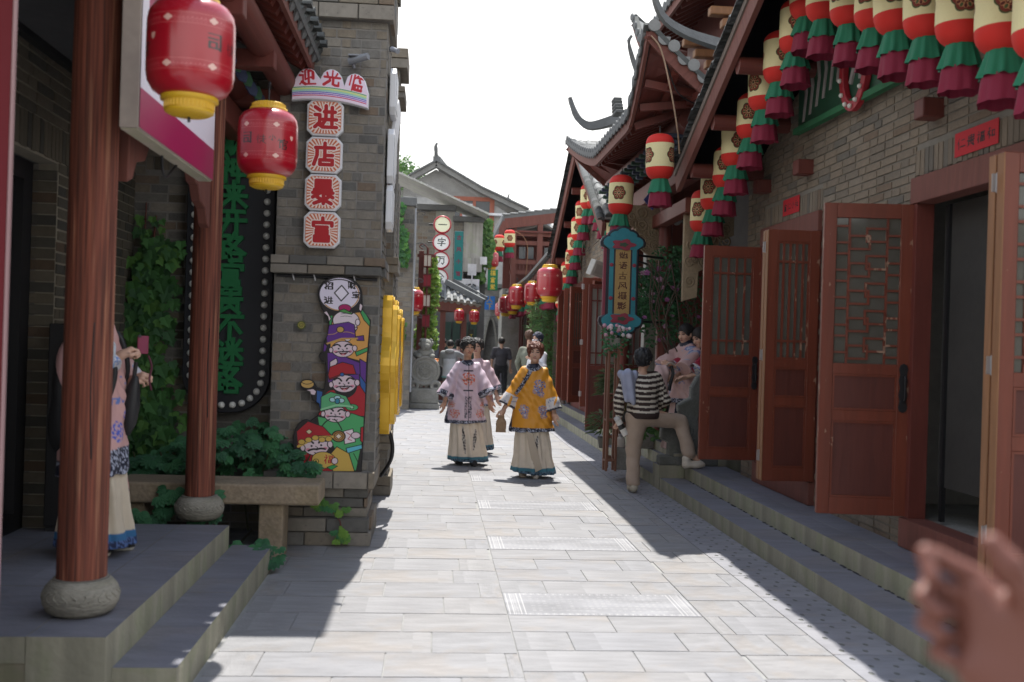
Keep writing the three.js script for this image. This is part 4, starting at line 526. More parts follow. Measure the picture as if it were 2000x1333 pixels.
// ---------------------------------------------------------------- far buildings
{
  const b = thing('brick_house', 'weathered grey brick house with pale sheet roof behind the round signs', 'house');
  brickWall(b, [-1.6, 0, -23], 0, 1.1, 4.6, { tones: bricksGrey, course: .11, len: .36, keep: 60, name: 'pier' }); part('pier_side', bx(-1.5, -.5, 0, 4.55, -26, -23.13), M.wallGrey, b); part('pier_cap', bx(-1.6, -.46, 4.55, 4.75, -23.6, -22.95, .02), M.tile, b);
  brickWall(b, [-1.6, 0, -30], 0, 1.57, 5.5, { tones: bricksGrey, course: .1, len: .3, keep: 60, name: 'front_wall' });
  part('plaster_wall', bx(-.03, .52, 3.0, 5.45, -33, -29.98), mat(.42, .41, .40, { map: T.streak }), b); part('plaster_wall', bx(.80, 1.35, 3.6, 5.15, -34, -29.9), mat(.40, .39, .38, { map: T.streak }), b); brickWall(b, [.50, 3.3, -29.95], 0, .32, 1.9, { tones: bricksGrey, course: .09, len: .2, keep: 30, name: 'chimney_wall' });
  part('recess_wall', bx(-.03, 1.5, 0, 3.7, -33, -30.6), M.wallGrey, b); part('corbel', bx(-.60, .55, 5.35, 5.52, -30.1, -29.85, .02), M.tile, b); part('corbel', bx(.46, 1.38, 5.05, 5.2, -30.05, -29.8, .02), M.tile, b);
  const sheet = mat(.52, .52, .52, { map: T.streak, roughness: .6 }); part('sheet_roof', bar(V(-1.25, 6.28, -29.9), V(1.45, 5.16, -29.9), 2.4, .05), sheet, b); for (let i = 0; i < 14; i++) part('roof_seam', bx(-1.2 + i * .18, -1.18 + i * .18, 6.29 - i * .0747, 6.31 - i * .0747, -31, -28.8), M.white, b);
  part('balcony_rail', merge([bx(-1.2, -1.17, 4.75, 5.6, -23.1, -23.07), bx(-.96, -.93, 4.75, 5.6, -23.1, -23.07), bx(-1.2, -.93, 5.56, 5.6, -23.1, -23.07), ...[0, 1, 2, 3].map((i) => bx(-1.15 + i * .05, -1.135 + i * .05, 4.75, 5.56, -23.1, -23.07))]), M.iron, b); part('drainpipe', rod(V(-.47, .4, -22.9), V(-.47, 4.5, -22.9), .018), mat(.3, .31, .33), b);
  for (const y of [4.4, 3.7, 2.9, 2.1]) part('iron_scroll', tube([V(-.45, y, -22.9), V(-.33, y + .03, -22.9), V(-.26, y - .01, -22.9), V(-.30, y - .05, -22.9), V(-.34, y - .02, -22.9)], .009, 16), M.soffit, b);
}
{
  const b = thing('gable_hall', 'large pale brick hall with a wide sweeping gable roof, farthest building on the skyline', 'hall');
  const g = [[-1.5, 8.2], [-.1, 9.05], [3.2, 7.2], [3.2, 0], [-1.5, 0]]; part('gable_wall', tri(plate(g.map(([x, y]) => [x, y]), .4)).translate(0, 0, -45.4), mat(.42, .42, .41, { map: T.mottle }), b);
  // courses that can still be told apart, as raised strips
  const l = []; for (let i = 0; i < 26; i++) { const y = 7.82 + i * .045, half = (9.0 - y); l.push(bx(-.1 - half * 1.55, -.1 + half * 1.7, y, y + .03, -45, -44.985)); } part('brick_course', merge(l), mat(.34, .34, .335, { map: T.brick }), b).userData.kind = 'stuff';
  part('verge', merge([bar(V(-1.75, 8.22, -44.85), V(-.1, 9.22, -44.85), .5, .2), bar(V(-.1, 9.22, -44.85), V(1.9, 8.15, -44.85), .5, .2), bar(V(1.9, 8.15, -44.85), V(3.9, 7.3, -44.85), .5, .2)]), M.tileLight, b); part('verge_cap', merge([bar(V(-1.8, 8.36, -44.8), V(-.1, 9.38, -44.8), .6, .07), bar(V(-.1, 9.38, -44.8), V(1.9, 8.3, -44.8), .6, .07), bar(V(1.9, 8.3, -44.8), V(4.0, 7.42, -44.8), .6, .07)]), M.tile, b);
  part('ridge', bar(V(-.1, 9.42, -44.8), V(2.5, 9.50, -62), .3, .35), M.tile, b); horn('ridge_horn', [V(-.05, 9.4, -45.1), V(-.12, 9.6, -44.8), V(-.1, 9.95, -44.7), V(-.06, 10.15, -44.7)], .2, .22, .08, M.tile, b); part('ridge_finial', bx(2.0, 2.14, 9.1, 10.45, -58.2, -58), M.tile, b);
  const rp = new THREE.BufferGeometry(); rp.setAttribute('position', new THREE.Float32BufferAttribute([-.1, 9.3, -45, 4.0, 7.35, -45, 9, 7.4, -62, -.1, 9.3, -45, 9, 7.4, -62, 2.5, 9.4, -62], 3)); rp.computeVertexNormals(); part('roof_plane', tri(rp), M.tileLight, b);
  part('eave_soffit', bx(2.2, 4, 7.1, 7.2, -52, -44.7), M.white, b); const wr = mat(.34, .10, .055, { map: T.wood, roughness: .6 }); part('window_frame', merge([bx(.2, 2.5, 7.72, 7.9, -44.98, -44.9), bx(.2, .32, 6.5, 7.72, -44.98, -44.9), bx(1.0, 1.1, 6.5, 7.72, -44.98, -44.9), bx(1.55, 1.68, 6.5, 7.72, -44.98, -44.9), bx(2.3, 2.5, 6.0, 7.72, -44.98, -44.9)]), wr, b);
  for (const [x0, x1] of [[.32, 1.0], [1.1, 1.55], [1.68, 2.3]]) part('window', bx(x0, x1, 6.4, 7.72, -44.97, -44.94), M.darkGlass, b); part('blind', bx(1.1, 1.55, 6.9, 7.6, -44.939, -44.932), mat(.45, .46, .5), b); part('side_wall', bx(2.5, 2.9, 5, 7.1, -60, -45.2), wr, b); for (let i = 0; i < 5; i++) part('side_window', bx(2.48, 2.53, 5.7, 6.95, -46 - i * 1.4, -45.4 - i * 1.4), mat(.5, .53, .52, { roughness: .3 }), b);
}
{
  const b = thing('far_roof', 'small distant tiled ridge with a pointed end, behind the timber pavilion roof', 'roof'); part('ridge', bar(V(4.1, 9.3, -58), V(6.4, 8.6, -58), .3, .3), M.tile, b); horn('ridge_horn', [V(4.2, 9.2, -58), V(4.05, 9.6, -58), V(4.06, 10.0, -58)], .2, .2, .06, M.tile, b); const rp = new THREE.BufferGeometry(); rp.setAttribute('position', new THREE.Float32BufferAttribute([4.1, 9.2, -58, 3.4, 7.6, -56, 8, 6.5, -56, 4.1, 9.2, -58, 8, 6.5, -56, 6.4, 8.5, -58], 3)); rp.computeVertexNormals(); part('roof_plane', tri(rp), M.tileLight, b); part('wall', bx(4, 8, 0, 7.4, -59, -57), M.wallGrey, b);
}
{
  const b = thing('tiled_kiosk', 'small tiled porch roof on red posts, hung with two red lanterns, far left side', 'porch');
  const roof = sub('roof', b); slope(roof, V(.02, 2.66, -26.9), V(1.2, -.14, 0).normalize(), V(-.02, .42, -.9).normalize(), 1.22, 1.1, { m: M.tileLight, each: true, step: .17, under: M.redFade }); part('hip', bar(V(.30, 3.15, -27.6), V(1.3, 2.62, -26.9), .12, .14), M.tile, roof); part('hip', bar(V(.5, 3.2, -27.7), V(1.4, 2.72, -27.4), .1, .1), M.tile, roof); part('fascia', bar(V(.0, 2.52, -26.92), V(1.2, 2.37, -26.92), .05, .26), M.redFade, roof);
  part('beam', bx(.1, 1.2, 2.32, 2.42, -27.1, -26.98), M.redFade, b); for (const x of [.235, .79]) part('post', bx(x - .07, x + .07, 0, 2.35, -27.1, -26.96), M.redFade, b); part('back_wall', bx(-.1, 1.3, 0, 2.9, -29.3, -29.1), M.wallGrey, b); for (let i = 0; i < 4; i++) part('shutter', bx(.3 + i * .24, .5 + i * .24, .2, 2.1, -29.09, -29.05), mat(.03, .06, .045), b);
}
{
  const b = thing('arch_gate', 'grey stone gate wall with a pointed arch at the far end of the lane', 'gate');
  const arch = []; for (let i = 0; i <= 16; i++) { const u = Math.abs(i - 8) / 8; arch.push([2.11 + .27 * Math.sign(i - 8) * Math.sqrt(u), 1.25 + 1.25 * (1 - u)]); }
  part('wall', tri(plate([[1.3, 0], [2.8, 0], [2.8, 3.2], [2.5, 3.5], [1.75, 3.55], [1.3, 3.3]], .8, .01, [[[1.84, .3], ...arch, [2.38, .3]]])).translate(0, 0, -38.8), mat(.36, .36, .355, { map: T.stone, ...B(.01) }), b);
  part('arch_ring', merge([...Array(15)].map((_, i) => { const a = arch[i], c = arch[i + 1]; return bar(V(a[0], a[1], -37.96), V(c[0], c[1], -37.96), .09, .07); })), M.stone, b); part('arch_back', bx(1.7, 2.5, .2, 2.8, -38.35, -38.3), mat(.24, .24, .235, { map: T.brick }), b); for (let i = 0; i < 9; i++) part('string_course', bx(1.3, 2.8, .35 + i * .36, .362 + i * .36, -37.996, -37.98), M.stoneDark, b);
  part('coping', bx(1.1, 2.6, 3.56, 3.72, -38.8, -37.8, .03), M.tileLight, b); part('wall_wing', bx(-.4, 1.3, 0, 3.2, -39.4, -38.6), M.wallGrey, b); part('niche', bx(2.55, 2.68, 1.5, 2.05, -37.99, -37.97), M.stoneDark, b); part('right_wall', bx(3.4, 9, 0, 3.3, -47, -46.6), M.stone, b);
}
// stone drum beside the left wall
{
  const t = thing('drum_stone', 'carved round stone drum with a lion on top against the left wall, mid distance', 'stone drum', [-.16, 0, -23.7]);
  part('base', merge([bx(-.34, .34, 0, .12, -.3, .3, .02), bx(-.32, .32, .12, .46, -.26, .26, .03)]), M.stone, t); for (const s of [-1, 1]) part('scroll', new THREE.TorusGeometry(.09, .045, 8, 16).translate(s * .25, .52, .2), M.stone, t);
  part('drum', tri(new THREE.CylinderGeometry(.345, .345, .34, 32, 1).toNonIndexed().rotateX(Math.PI / 2)).translate(0, .86, 0), M.stone, t); part('drum_rim', merge([new THREE.TorusGeometry(.31, .035, 8, 32).toNonIndexed().translate(0, .86, .17), new THREE.TorusGeometry(.2, .018, 6, 24).toNonIndexed().translate(0, .86, .17)]), M.stone, t);
  const l = []; for (let i = 0; i < 9; i++) { const a = i * .7, pts = []; for (let k = 0; k < 12; k++) pts.push(V(.11 * Math.cos(a) + .05 * (1 - k / 14) * Math.cos(k * .6 + i), .86 + .11 * Math.sin(a) + .05 * (1 - k / 14) * Math.sin(k * .6 + i), .178)); l.push(tube(pts, .014, 14, 5)); } part('relief', merge(l), M.stone, t);
  const lion = []; const el = (x, y, z, a, b, c) => { const g = new THREE.SphereGeometry(1, 14, 10).toNonIndexed(); g.scale(a, b, c); g.translate(x, y, z); lion.push(g); }; el(0, 1.27, -.02, .2, .14, .2); el(.0, 1.45, .06, .135, .15, .14); el(.02, 1.43, .17, .075, .065, .07); el(-.09, 1.56, .03, .04, .05, .03); el(.1, 1.56, .03, .04, .05, .03); el(-.15, 1.2, .14, .07, .06, .1); el(.15, 1.2, .14, .07, .06, .1); el(-.2, 1.23, -.1, .1, .09, .12); for (let i = 0; i < 10; i++) el(.13 * Math.cos(i * .63), 1.5 + .06 * Math.sin(i * 2), .02 - .1 * Math.abs(Math.sin(i * .63)), .05, .05, .05); part('lion', merge(lion), M.stone, t);
}
// ---------------------------------------------------------------- signs
const discSign = (ch, x, y, z, r, label, lit) => {
  const t = thing('round_sign', label, 'sign', [x, y, z]); const fc = canvasTex(160, 160, (g) => { g.fillStyle = lit; g.fillRect(0, 0, 160, 160); g.strokeStyle = '#1d2420'; write(g, ch, 36, 34, 88, 9); });
  part('rim', lathe([[r * .84, .02], [r, .0], [r, .1], [r * .92, .14], [r * .84, .13], [r * .84, .02]], 36).rotateX(Math.PI / 2), mat(.42, .022, .04, { roughness: .4 }), t); part('face', new THREE.CircleGeometry(r * .86, 36).translate(0, 0, .11), new THREE.MeshStandardMaterial({ map: fc, roughness: .5 }), t); part('back', tri(new THREE.CylinderGeometry(r * .98, r * .98, .02, 30).toNonIndexed().rotateX(Math.PI / 2)), M.black, t); part('arm', rod(V(-r, 0, .05), V(-r - .12, 0, .05), .02), M.iron, t);
};
discSign('一', .155, 4.72, -28, .245, 'cream round sign with a single dash, topmost of four in a column', '#f1f2cf'); discSign('字', .142, 4.235, -28, .245, 'white round red rimmed sign, second from the top of the column of four', '#f2f2ee'); discSign('万', .138, 3.75, -28, .245, 'white round red rimmed sign, third from the top of the column of four', '#f2f2ee'); discSign('金', .12, 3.28, -28, .245, 'white round red rimmed sign at the bottom, half covered by the vine', '#f2f2ee');
function boardSign(name, label, x, y, z, w, h, d, bg, fg, chars, turn = 0, m2) { const t = thing(name, label, 'sign', [x, y, z], turn); const s = 64, tx = canvasTex(s, Math.round(s * h / w), (g, W, H) => { g.fillStyle = bg; g.fillRect(0, 0, W, H); g.strokeStyle = fg; const n = chars.length, u = H / n; [...chars].forEach((c, i) => write(g, c, W * .24, u * i + (u - W * .56) / 2, W * .52, 5)); }); part('panel', bx(-w / 2, w / 2, -h / 2, h / 2, -d, 0, .01), m2, t); part('face', facePlane(w * .97, h * .985).translate(0, 0, .003), new THREE.MeshStandardMaterial({ map: tx, roughness: .6 }), t); return t; }
boardSign('vertical_sign', 'tall teal sign with dark red characters beside the round signs', .64, 3.98, -29, .25, 1.4, .1, '#0d6f6c', '#7c1d3a', '古风小馆', 0, mat(.3, .33, .36));
boardSign('vertical_sign', 'small green sign with yellow characters under the far vine', 1.7, 3.4, -30.2, .3, .62, .06, '#0f7544', '#d8b33a', '福富堂', 0, mat(.02, .15, .07));
boardSign('far_sign', 'small blue sign board on the far arch gate', 2.02, 3.0, -37.7, .42, .5, .05, '#2d74c4', '#a88d4a', '人下', 0, mat(.05, .16, .4));
boardSign('yellow_sign', 'narrow dark post sign with a yellow character below the kiosk lanterns', 1.0, 1.72, -27.3, .16, .34, .04, '#2a2f24', '#c9b23a', '下', 0, M.black);
// octagonal light boxes, one character each
const octo = (ch, y, label) => { const w = .262, c = .038, o = (k) => [[-w / 2 * k + c, w / 2 * k], [w / 2 * k - c, w / 2 * k], [w / 2 * k, w / 2 * k - c], [w / 2 * k, -w / 2 * k + c], [w / 2 * k - c, -w / 2 * k], [-w / 2 * k + c, -w / 2 * k], [-w / 2 * k, -w / 2 * k + c], [-w / 2 * k, w / 2 * k - c]].reverse();
  const t = thing('octagon_sign', label, 'sign', [-.868, y, -7.90]); part('box', tri(plate(o(1), .05, .006)), M.whitePlain, t); const tx = canvasTex(300, 300, (g) => { g.fillStyle = '#c9663c'; g.fillRect(0, 0, 300, 300); g.fillStyle = '#efdcd2'; g.save(); g.beginPath(); g.rect(14, 14, 272, 272); g.clip(); for (let i = 0; i < 32; i++) { const a = i * Math.PI / 16; g.beginPath(); g.moveTo(150, 150); g.lineTo(150 + 240 * Math.cos(a - .05), 150 + 240 * Math.sin(a - .05)); g.lineTo(150 + 240 * Math.cos(a + .05), 150 + 240 * Math.sin(a + .05)); g.fill(); } g.restore(); g.strokeStyle = '#efe0d8'; write(g, ch, 52, 48, 198, 48); g.strokeStyle = '#b3101c'; write(g, ch, 52, 48, 198, 33); });
  const fg = tri(plate(o(.93), .004)); for (let i = 0; i < fg.attributes.uv.count; i++) fg.attributes.uv.setXY(i, fg.attributes.position.getX(i) / w + .5, fg.attributes.position.getY(i) / w + .5); part('face', fg, new THREE.MeshStandardMaterial({ map: tx, roughness: .55 }), t, [0, 0, .057]); };
['进', '店', '暴', '富'].forEach((c, i) => octo(c, 3.237 - i * .2835, ['topmost red and orange octagon sign on the tall brick pier', 'second red and orange octagon sign down the brick pier', 'third red and orange octagon sign down the brick pier', 'lowest red and orange octagon sign, just above the brick ledge'][i]));
{ // arched welcome sign
  const t = thing('arch_sign', 'white arched rainbow sign with red characters above the octagon signs', 'sign', [-.84, 3.38, -7.88]);
  const up = [], dn = []; for (let i = 0; i <= 22; i++) { const x = -.275 + i * .565 / 22, y = .07 - .38 * (x + .08) * (x + .08); const lobe = Math.max(0, ...[-.17, .015, .2].map((c) => .115 * Math.sqrt(Math.max(0, 1 - ((x - c) / .088) ** 2)))); up.push([x, y + .035 + lobe]); dn.push([x, y - .075]); }
  const tx = canvasTex(520, 300, (g) => { g.fillStyle = '#ecd9e8'; g.fillRect(0, 0, 520, 300); const X = (x) => (x + .38) / .68 * 520, Y = (y) => 300 - (y + .13) / .39 * 300; const bands = ['#3a9a55', '#cfe08a', '#9fd0c4', '#4860b8', '#7a3fb0', '#c8245a']; bands.forEach((c, k) => { g.strokeStyle = c; g.lineWidth = k === 1 || k === 2 ? 10 : 5; g.beginPath(); for (let i = 0; i <= 22; i++) { const x = -.36 + i * .64 / 22, y = .07 - .38 * (x + .08) ** 2 + .012 - k * .0125; i ? g.lineTo(X(x), Y(y)) : g.moveTo(X(x), Y(y)); } g.stroke(); }); g.strokeStyle = '#c01a2c'; [['迎', -.17], ['光', .015], ['临', .2]].forEach(([c, x]) => { g.save(); g.translate(X(x), Y(.07 - .38 * (x + .08) ** 2 + .085)); g.rotate(.36 * (x + .08) * 2); write(g, c, -48, -50, 96, 13, true); g.restore(); }); });
  const geo = tri(plate([...dn, ...up.reverse()], .05, .006)); const fp = tri(plate([...dn, ...up], .003)); for (let i = 0; i < fp.attributes.uv.count; i++) fp.attributes.uv.setXY(i, (fp.attributes.position.getX(i) + .38) / .68, (fp.attributes.position.getY(i) + .13) / .39); part('box', geo, M.whitePlain, t); part('face', fp, new THREE.MeshStandardMaterial({ map: tx, roughness: .5 }), t, [0, 0, .057]);
}
{ // tall black board with raised green characters and bulbs
  const t = thing('black_board', 'tall black rounded board with raised green characters and a border of white bulbs', 'sign', [-1.62, 0, -8.28]);
  const o = []; const x0 = -.335, x1 = .335, y0 = .96, y1 = 3.36, r = .30; for (const [cx, cy, a0] of [[x1 - r, y0 + r, -90], [x1 - r, y1 - r, 0], [x0 + r, y1 - r, 90], [x0 + r, y0 + r, 180]]) for (let i = 0; i <= 8; i++) { const a = (a0 + i * 11.25) * Math.PI / 180; o.push([cx + r * Math.cos(a), cy + r * Math.sin(a)]); }
  part('board', tri(plate(o, .05, .006)), mat(.012, .014, .02, { roughness: .55 }), t); const gm = mat(.005, .145, .042, { roughness: .7 }); ['财', '神', '来', '开', '路', '富', '贵', '不', '迷', '路'].forEach((c, i) => part('letter', glyphGeo(c, .205, .032, .03), gm, t, [.015, 3.085 - i * .2065, .057]));
  const bm = mat(.72, .72, .68, { roughness: .3 }), bg = new THREE.SphereGeometry(.027, 14, 10); const per = []; for (let i = 0; i < o.length; i++) { const a = o[i], b = o[(i + 1) % o.length]; per.push([a, b, Math.hypot(b[0] - a[0], b[1] - a[1])]); } const tot = per.reduce((s, p) => s + p[2], 0); const n = Math.round(tot / .0905); let k = 0, acc = 0; for (let i = 0; i < n; i++) { const s = (i + .3) * tot / n; while (s > acc + per[k][2]) acc += per[k++][2]; const [a, b, L] = per[k], u = (s - acc) / L, x = lerp(a[0], b[0], u), y = lerp(a[1], b[1], u), cx = clamp(x, x0 + r, x1 - r), cy = clamp(y, y0 + r, y1 - r), q = Math.hypot(x - cx, y - cy) || 1; part('bulb', bg, bm, t, [x - (x - cx) / q * .055, y - (y - cy) / q * .055, .065]); }
}
{ // hanging light box between the porch columns
  const t = thing('light_box', 'white and magenta hanging light box sign between the two red porch columns', 'sign', [-1.30, 2.46, -5.3]);
  const w = 1.5, h = 1.05, tx = canvasTex(600, 420, (g) => { g.fillStyle = '#e6e0ea'; g.fillRect(0, 0, 600, 420); g.fillStyle = '#a00c50'; g.fillRect(0, 350, 600, 70); g.beginPath(); g.roundRect(40, -60, 110, 330, 30); g.fill(); g.strokeStyle = '#fff'; write(g, '下', 80, 150, 34, 5); g.strokeStyle = '#a00c40'; write(g, '古', 300, 70, 80, 13); write(g, '止', 405, 70, 80, 13); write(g, '步', 500, 80, 80, 13); g.lineWidth = 8; g.beginPath(); g.moveTo(260, 192); g.lineTo(560, 192); g.stroke(); g.strokeStyle = '#8a8290'; g.lineWidth = 2.2; for (let i = 0; i < 58; i++) { const x = 245 + i * 5.6, k = hash2(i, 3, 8); if (k < .14) continue; g.beginPath(); g.moveTo(x, 226); g.lineTo(x, 252); if (k > .4) { g.moveTo(x, k > .7 ? 226 : 239); g.lineTo(x + 3.6, k > .7 ? 226 : 239); } if (k > .55) g.lineTo(x + 3.6, 252); g.stroke(); } });
  part('case', bx(-.085, -.004, 0, h, -w / 2, w / 2, .004), mat(.47, .40, .35, { map: T.mottle, roughness: .6 }), t); part('face', facePlane(w - .01, h - .01).rotateY(Math.PI / 2).translate(0, h / 2, 0), new THREE.MeshStandardMaterial({ map: tx, roughness: .4 }), t); part('underside_trim', bx(-.08, -.01, -.006, -.001, -w / 2 + .01, w / 2 - .01), mat(.5, .45, .38, { map: T.streak }), t); part('hanger', merge([rod(V(-.045, h, -.5), V(-.045, h + .25, -.5), .012), rod(V(-.045, h, .5), V(-.045, h + .25, .5), .012)]), M.iron, t); part('cable', tube([V(-.07, 0, .1), V(-.09, -.07, .0), V(-.09, -.09, -.06), V(-.07, 0, -.2)], .007, 14), M.black, t);
}
// teal and ochre hanging shop sign by the pavilion
{
  const t = thing('hanging_sign', 'long teal bordered ochre shop sign with cloud shaped ends hanging by the pavilion', 'sign', [2.20, 2.33, -12.0]);
  const cloud = (s, k = 1) => { const p = []; const arcs = [[-.135, .42, .075, 200, 60], [-.07, .485, .075, 165, 80], [0, .525, .075, 150, 30], [.07, .485, .075, 100, 15], [.135, .42, .075, 120, -20]]; for (const [cx, cy, r, a0, a1] of arcs) for (let i = 0; i <= 5; i++) { const a = (a0 + (a1 - a0) * i / 5) * Math.PI / 180; p.push([(cx + r * Math.cos(a)) * k, (cy - .36 + r * Math.sin(a)) * (s < 0 ? -1 : 1) * k + s * .36]); } return s < 0 ? p.reverse() : p; };
  const top = cloud(1), bot = cloud(-1), out = [[-.145, .36], ...top, [.145, .36], [.145, -.36], ...bot, [-.145, -.36]].map(([x, y]) => [x * .9, y * 1.0]);
  const black = mat(.02, .02, .03, { roughness: .5 }), teal = mat(.02, .24, .30, { roughness: .5, map: T.mottle }), red = mat(.27, .03, .055, { roughness: .6 });
  part('backing', tri(plate([...out].reverse(), .06, .012)), black, t); part('side_board', bx(-.165, -.13, -.5, .5, -.02, .05), mat(.22, .04, .06), t);
  for (const s of [1, -1]) { const c = cloud(s).map(([x, y]) => [x * .83, (y - s * .45) * .88 + s * .448]); part('cloud_end', tri(plate([[-.12, s * .35], ...(s > 0 ? c : [...c].reverse()), [.12, s * .35]].slice().reverse(), .012, .002)), teal, t, [0, 0, .074]); const f = []; for (let i = 0; i < 24; i++) { const a = i / 24 * Math.PI * 2, r = .085 + .018 * Math.cos(a * 5); f.push([r * 1.1 * Math.cos(a), s * .40 + r * .62 * Math.sin(a)]); } part('flower', tri(plate(f, .012, .002)), red, t, [0, 0, .087]); part('flower_heart', tri(plate(f.map(([x, y]) => [x * .4, (y - s * .4) * .4 + s * .4]), .008)), mat(.05, .08, .05), t, [0, 0, .099]); }
  part('side_strip', merge([bx(-.118, -.082, -.36, .36, .072, .084), bx(.082, .118, -.36, .36, .072, .084)]), teal, t); for (const y of [-.18, .18]) for (const x of [-.1, .1]) part('bud', new THREE.SphereGeometry(.018, 8, 6).scale(1, 1.2, .4).translate(x, y, .086), red, t);
  const pn = [[-.066, -.36], [0, -.40], [.066, -.36], [.066, .36], [.04, .385], [0, .41], [-.04, .385], [-.066, .36]]; const pg = tri(plate(pn, .008)); for (let i = 0; i < pg.attributes.uv.count; i++) pg.attributes.uv.setXY(i, pg.attributes.position.getX(i) / .132 + .5, (pg.attributes.position.getY(i) + .41) / .82);
  part('panel', pg, new THREE.MeshStandardMaterial({ roughness: .7, map: canvasTex(120, 740, (g) => { g.fillStyle = '#a98a55'; g.fillRect(0, 0, 120, 740); for (let i = 0; i < 900; i++) { g.fillStyle = `rgba(60,40,10,${.12 * hash2(i, 1, 1)})`; g.fillRect(120 * hash2(i, 2, 2), 740 * hash2(i, 3, 3), 3, 14); } g.strokeStyle = '#4e2a1c'; ['她', '语', '古', '风', '摄', '影'].forEach((c, i) => write(g, c, 26, 78 + i * 98, 68, 8, true)); }) }), t, [0, 0, .075]); for (const y of [.3, -.42]) part('bracket', rod(V(.12, y, .02), V(.42, y, -.3), .013), M.iron, t);
  t.scale.set(1.35, 1.09, 1);
}
// signs mounted flat on the shop front behind the pier, seen edge on
for (const [d, y, label] of [[8.72, 1.36, 'nearer yellow cloud outlined light box seen edge on below the brick ledge'], [9.75, 1.36, 'farther yellow cloud outlined light box seen edge on behind the first']]) { const t = thing('yellow_light_box', label, 'sign', [-.42, y, -d], Math.PI / 2); const lob = (s) => { const p = []; for (let i = 0; i < 64; i++) { const a = i / 64 * Math.PI * 2, ex = .36, ey = .56, r = 1 + .15 * Math.cos(a * 6); p.push([ex * r * Math.cos(a) * s, ey * r * Math.sin(a) * s]); } return p; }; const ym = mat(.72, .42, .03, { roughness: .22, metalness: .25 }); part('case', tri(plate(lob(1), .075, .006)), ym, t); part('second_layer', tri(plate(lob(.86), .035, .004)), mat(.75, .47, .05, { roughness: .25, metalness: .2 }), t, [0, 0, .082]); part('third_layer', tri(plate(lob(.72), .02, .004)), ym, t, [0, 0, .118]); }
for (const [i, y, d, s, label] of [[0, 3.55, 8.35, .36, 'uppermost white light box seen edge on at the pier corner'], [1, 3.02, 8.3, .42, 'second white light box from the top on the pier side'], [2, 2.62, 8.28, .34, 'lowest white light box on the pier side above the ledge'], [3, 3.25, 8.75, .6, 'large tilted white panel on the side of the pier']]) { const t = thing('white_light_box', label, 'sign', [i === 3 ? -.395 : -.40, y, -d], Math.PI / 2); const h = s / 2, c = .05; part('case', tri(plate([[-h + c, -h], [h - c, -h], [h, -h + c], [h, h - c], [h - c, h], [-h + c, h], [-h, h - c], [-h, -h + c]], i === 3 ? .02 : .04, .005)), M.whitePlain, t, [0, 0, 0], [i === 3 ? .1 : 0, 0, 0]); part('face', box(s * .8, s * .8, .006, 0, 0, i === 3 ? .027 : .048), M.white, t); }
{ // small camera on the pier
  const t = thing('security_camera', 'small grey tube camera on the brick pier above the arched sign', 'camera', [-.63, 3.69, -7.86]); part('tube', tri(rod(V(-.07, -.012, 0), V(.075, .015, .07), .027, .027, 14)), mat(.23, .24, .26, { roughness: .5 }), t); part('hood', bx(-.075, .06, .02, .03, -.005, .06), mat(.26, .27, .29), t); part('mount', merge([box(.05, .06, .03, -.05, .0, -.02), rod(V(-.05, 0, 0), V(-.03, -.06, -.01), .012)]), mat(.2, .2, .22), t);
  const u = thing('security_camera', 'tiny grey camera sticking out at the right edge of the pier top', 'camera', [-.385, 3.80, -7.9]); part('tube', tri(rod(V(0, 0, 0), V(.05, -.03, .05), .02, .02, 12)), mat(.26, .27, .3), u); part('mount', box(.03, .03, .03, -.005, 0, -.01), M.iron, u);
  const h = thing('hose', 'black hose loop hanging off the side of the pier above the plinth', 'hose', [-.40, 0, -9.3]); part('loop', tube([V(-.02, .86, .4), V(.06, .72, .35), V(.07, .55, .3), V(.0, .40, .2), V(-.03, .36, .15)], .018, 24, 8), M.black, h);
}
// ---------------------------------------------------------------- cloth lanterns
const LM = { red: mat(.60, .02, .012, { roughness: .75, bumpMap: T.cloth, bumpScale: .0006 }), green: mat(.012, .16, .08, { roughness: .8, bumpMap: T.cloth, bumpScale: .0006 }), maroon: mat(.20, .006, .03, { roughness: .8, bumpMap: T.cloth, bumpScale: .0006 }) };
LM.band = new THREE.MeshStandardMaterial({ roughness: .8, bumpMap: T.cloth, bumpScale: .0005, map: canvasTex(768, 200, (g) => {
  g.fillStyle = '#e3d7a4'; g.fillRect(0, 0, 768, 200); for (let i = 0; i < 2000; i++) { g.fillStyle = `rgba(150,120,60,${.10 * hash2(i, 1, 1)})`; g.fillRect(768 * hash2(i, 2, 2), 200 * hash2(i, 3, 3), 2, 5); }
  for (const cx of [128, 384, 640]) { const cy = 100, P = (n, r, f, k) => { g.fillStyle = f; g.beginPath(); for (let i = 0; i <= 90; i++) { const a = i / 90 * Math.PI * 2, q = r * (1 + k * Math.abs(Math.cos(a * n / 2))); i ? g.lineTo(cx + q * Math.cos(a), cy + q * Math.sin(a)) : g.moveTo(cx + q, cy); } g.fill(); }; P(6, 58, '#4d5230', .22); P(6, 52, '#7a2f22', .2); P(12, 44, '#c08a62', .14); for (let i = 0; i < 12; i++) { const a = i * Math.PI / 6; g.fillStyle = i % 2 ? '#5d2018' : '#4a5a33'; g.beginPath(); g.ellipse(cx + 38 * Math.cos(a), cy + 38 * Math.sin(a), 11, 7, a, 0, 7); g.fill(); } P(8, 22, '#6b241c', .2); for (let i = 0; i < 8; i++) { const a = i * Math.PI / 4 + .2; g.fillStyle = '#d8b98a'; g.beginPath(); g.ellipse(cx + 15 * Math.cos(a), cy + 15 * Math.sin(a), 6, 4, a, 0, 7); g.fill(); } g.fillStyle = '#3f4a2b'; g.beginPath(); g.arc(cx, cy, 7, 0, 7); g.fill(); }
}) });
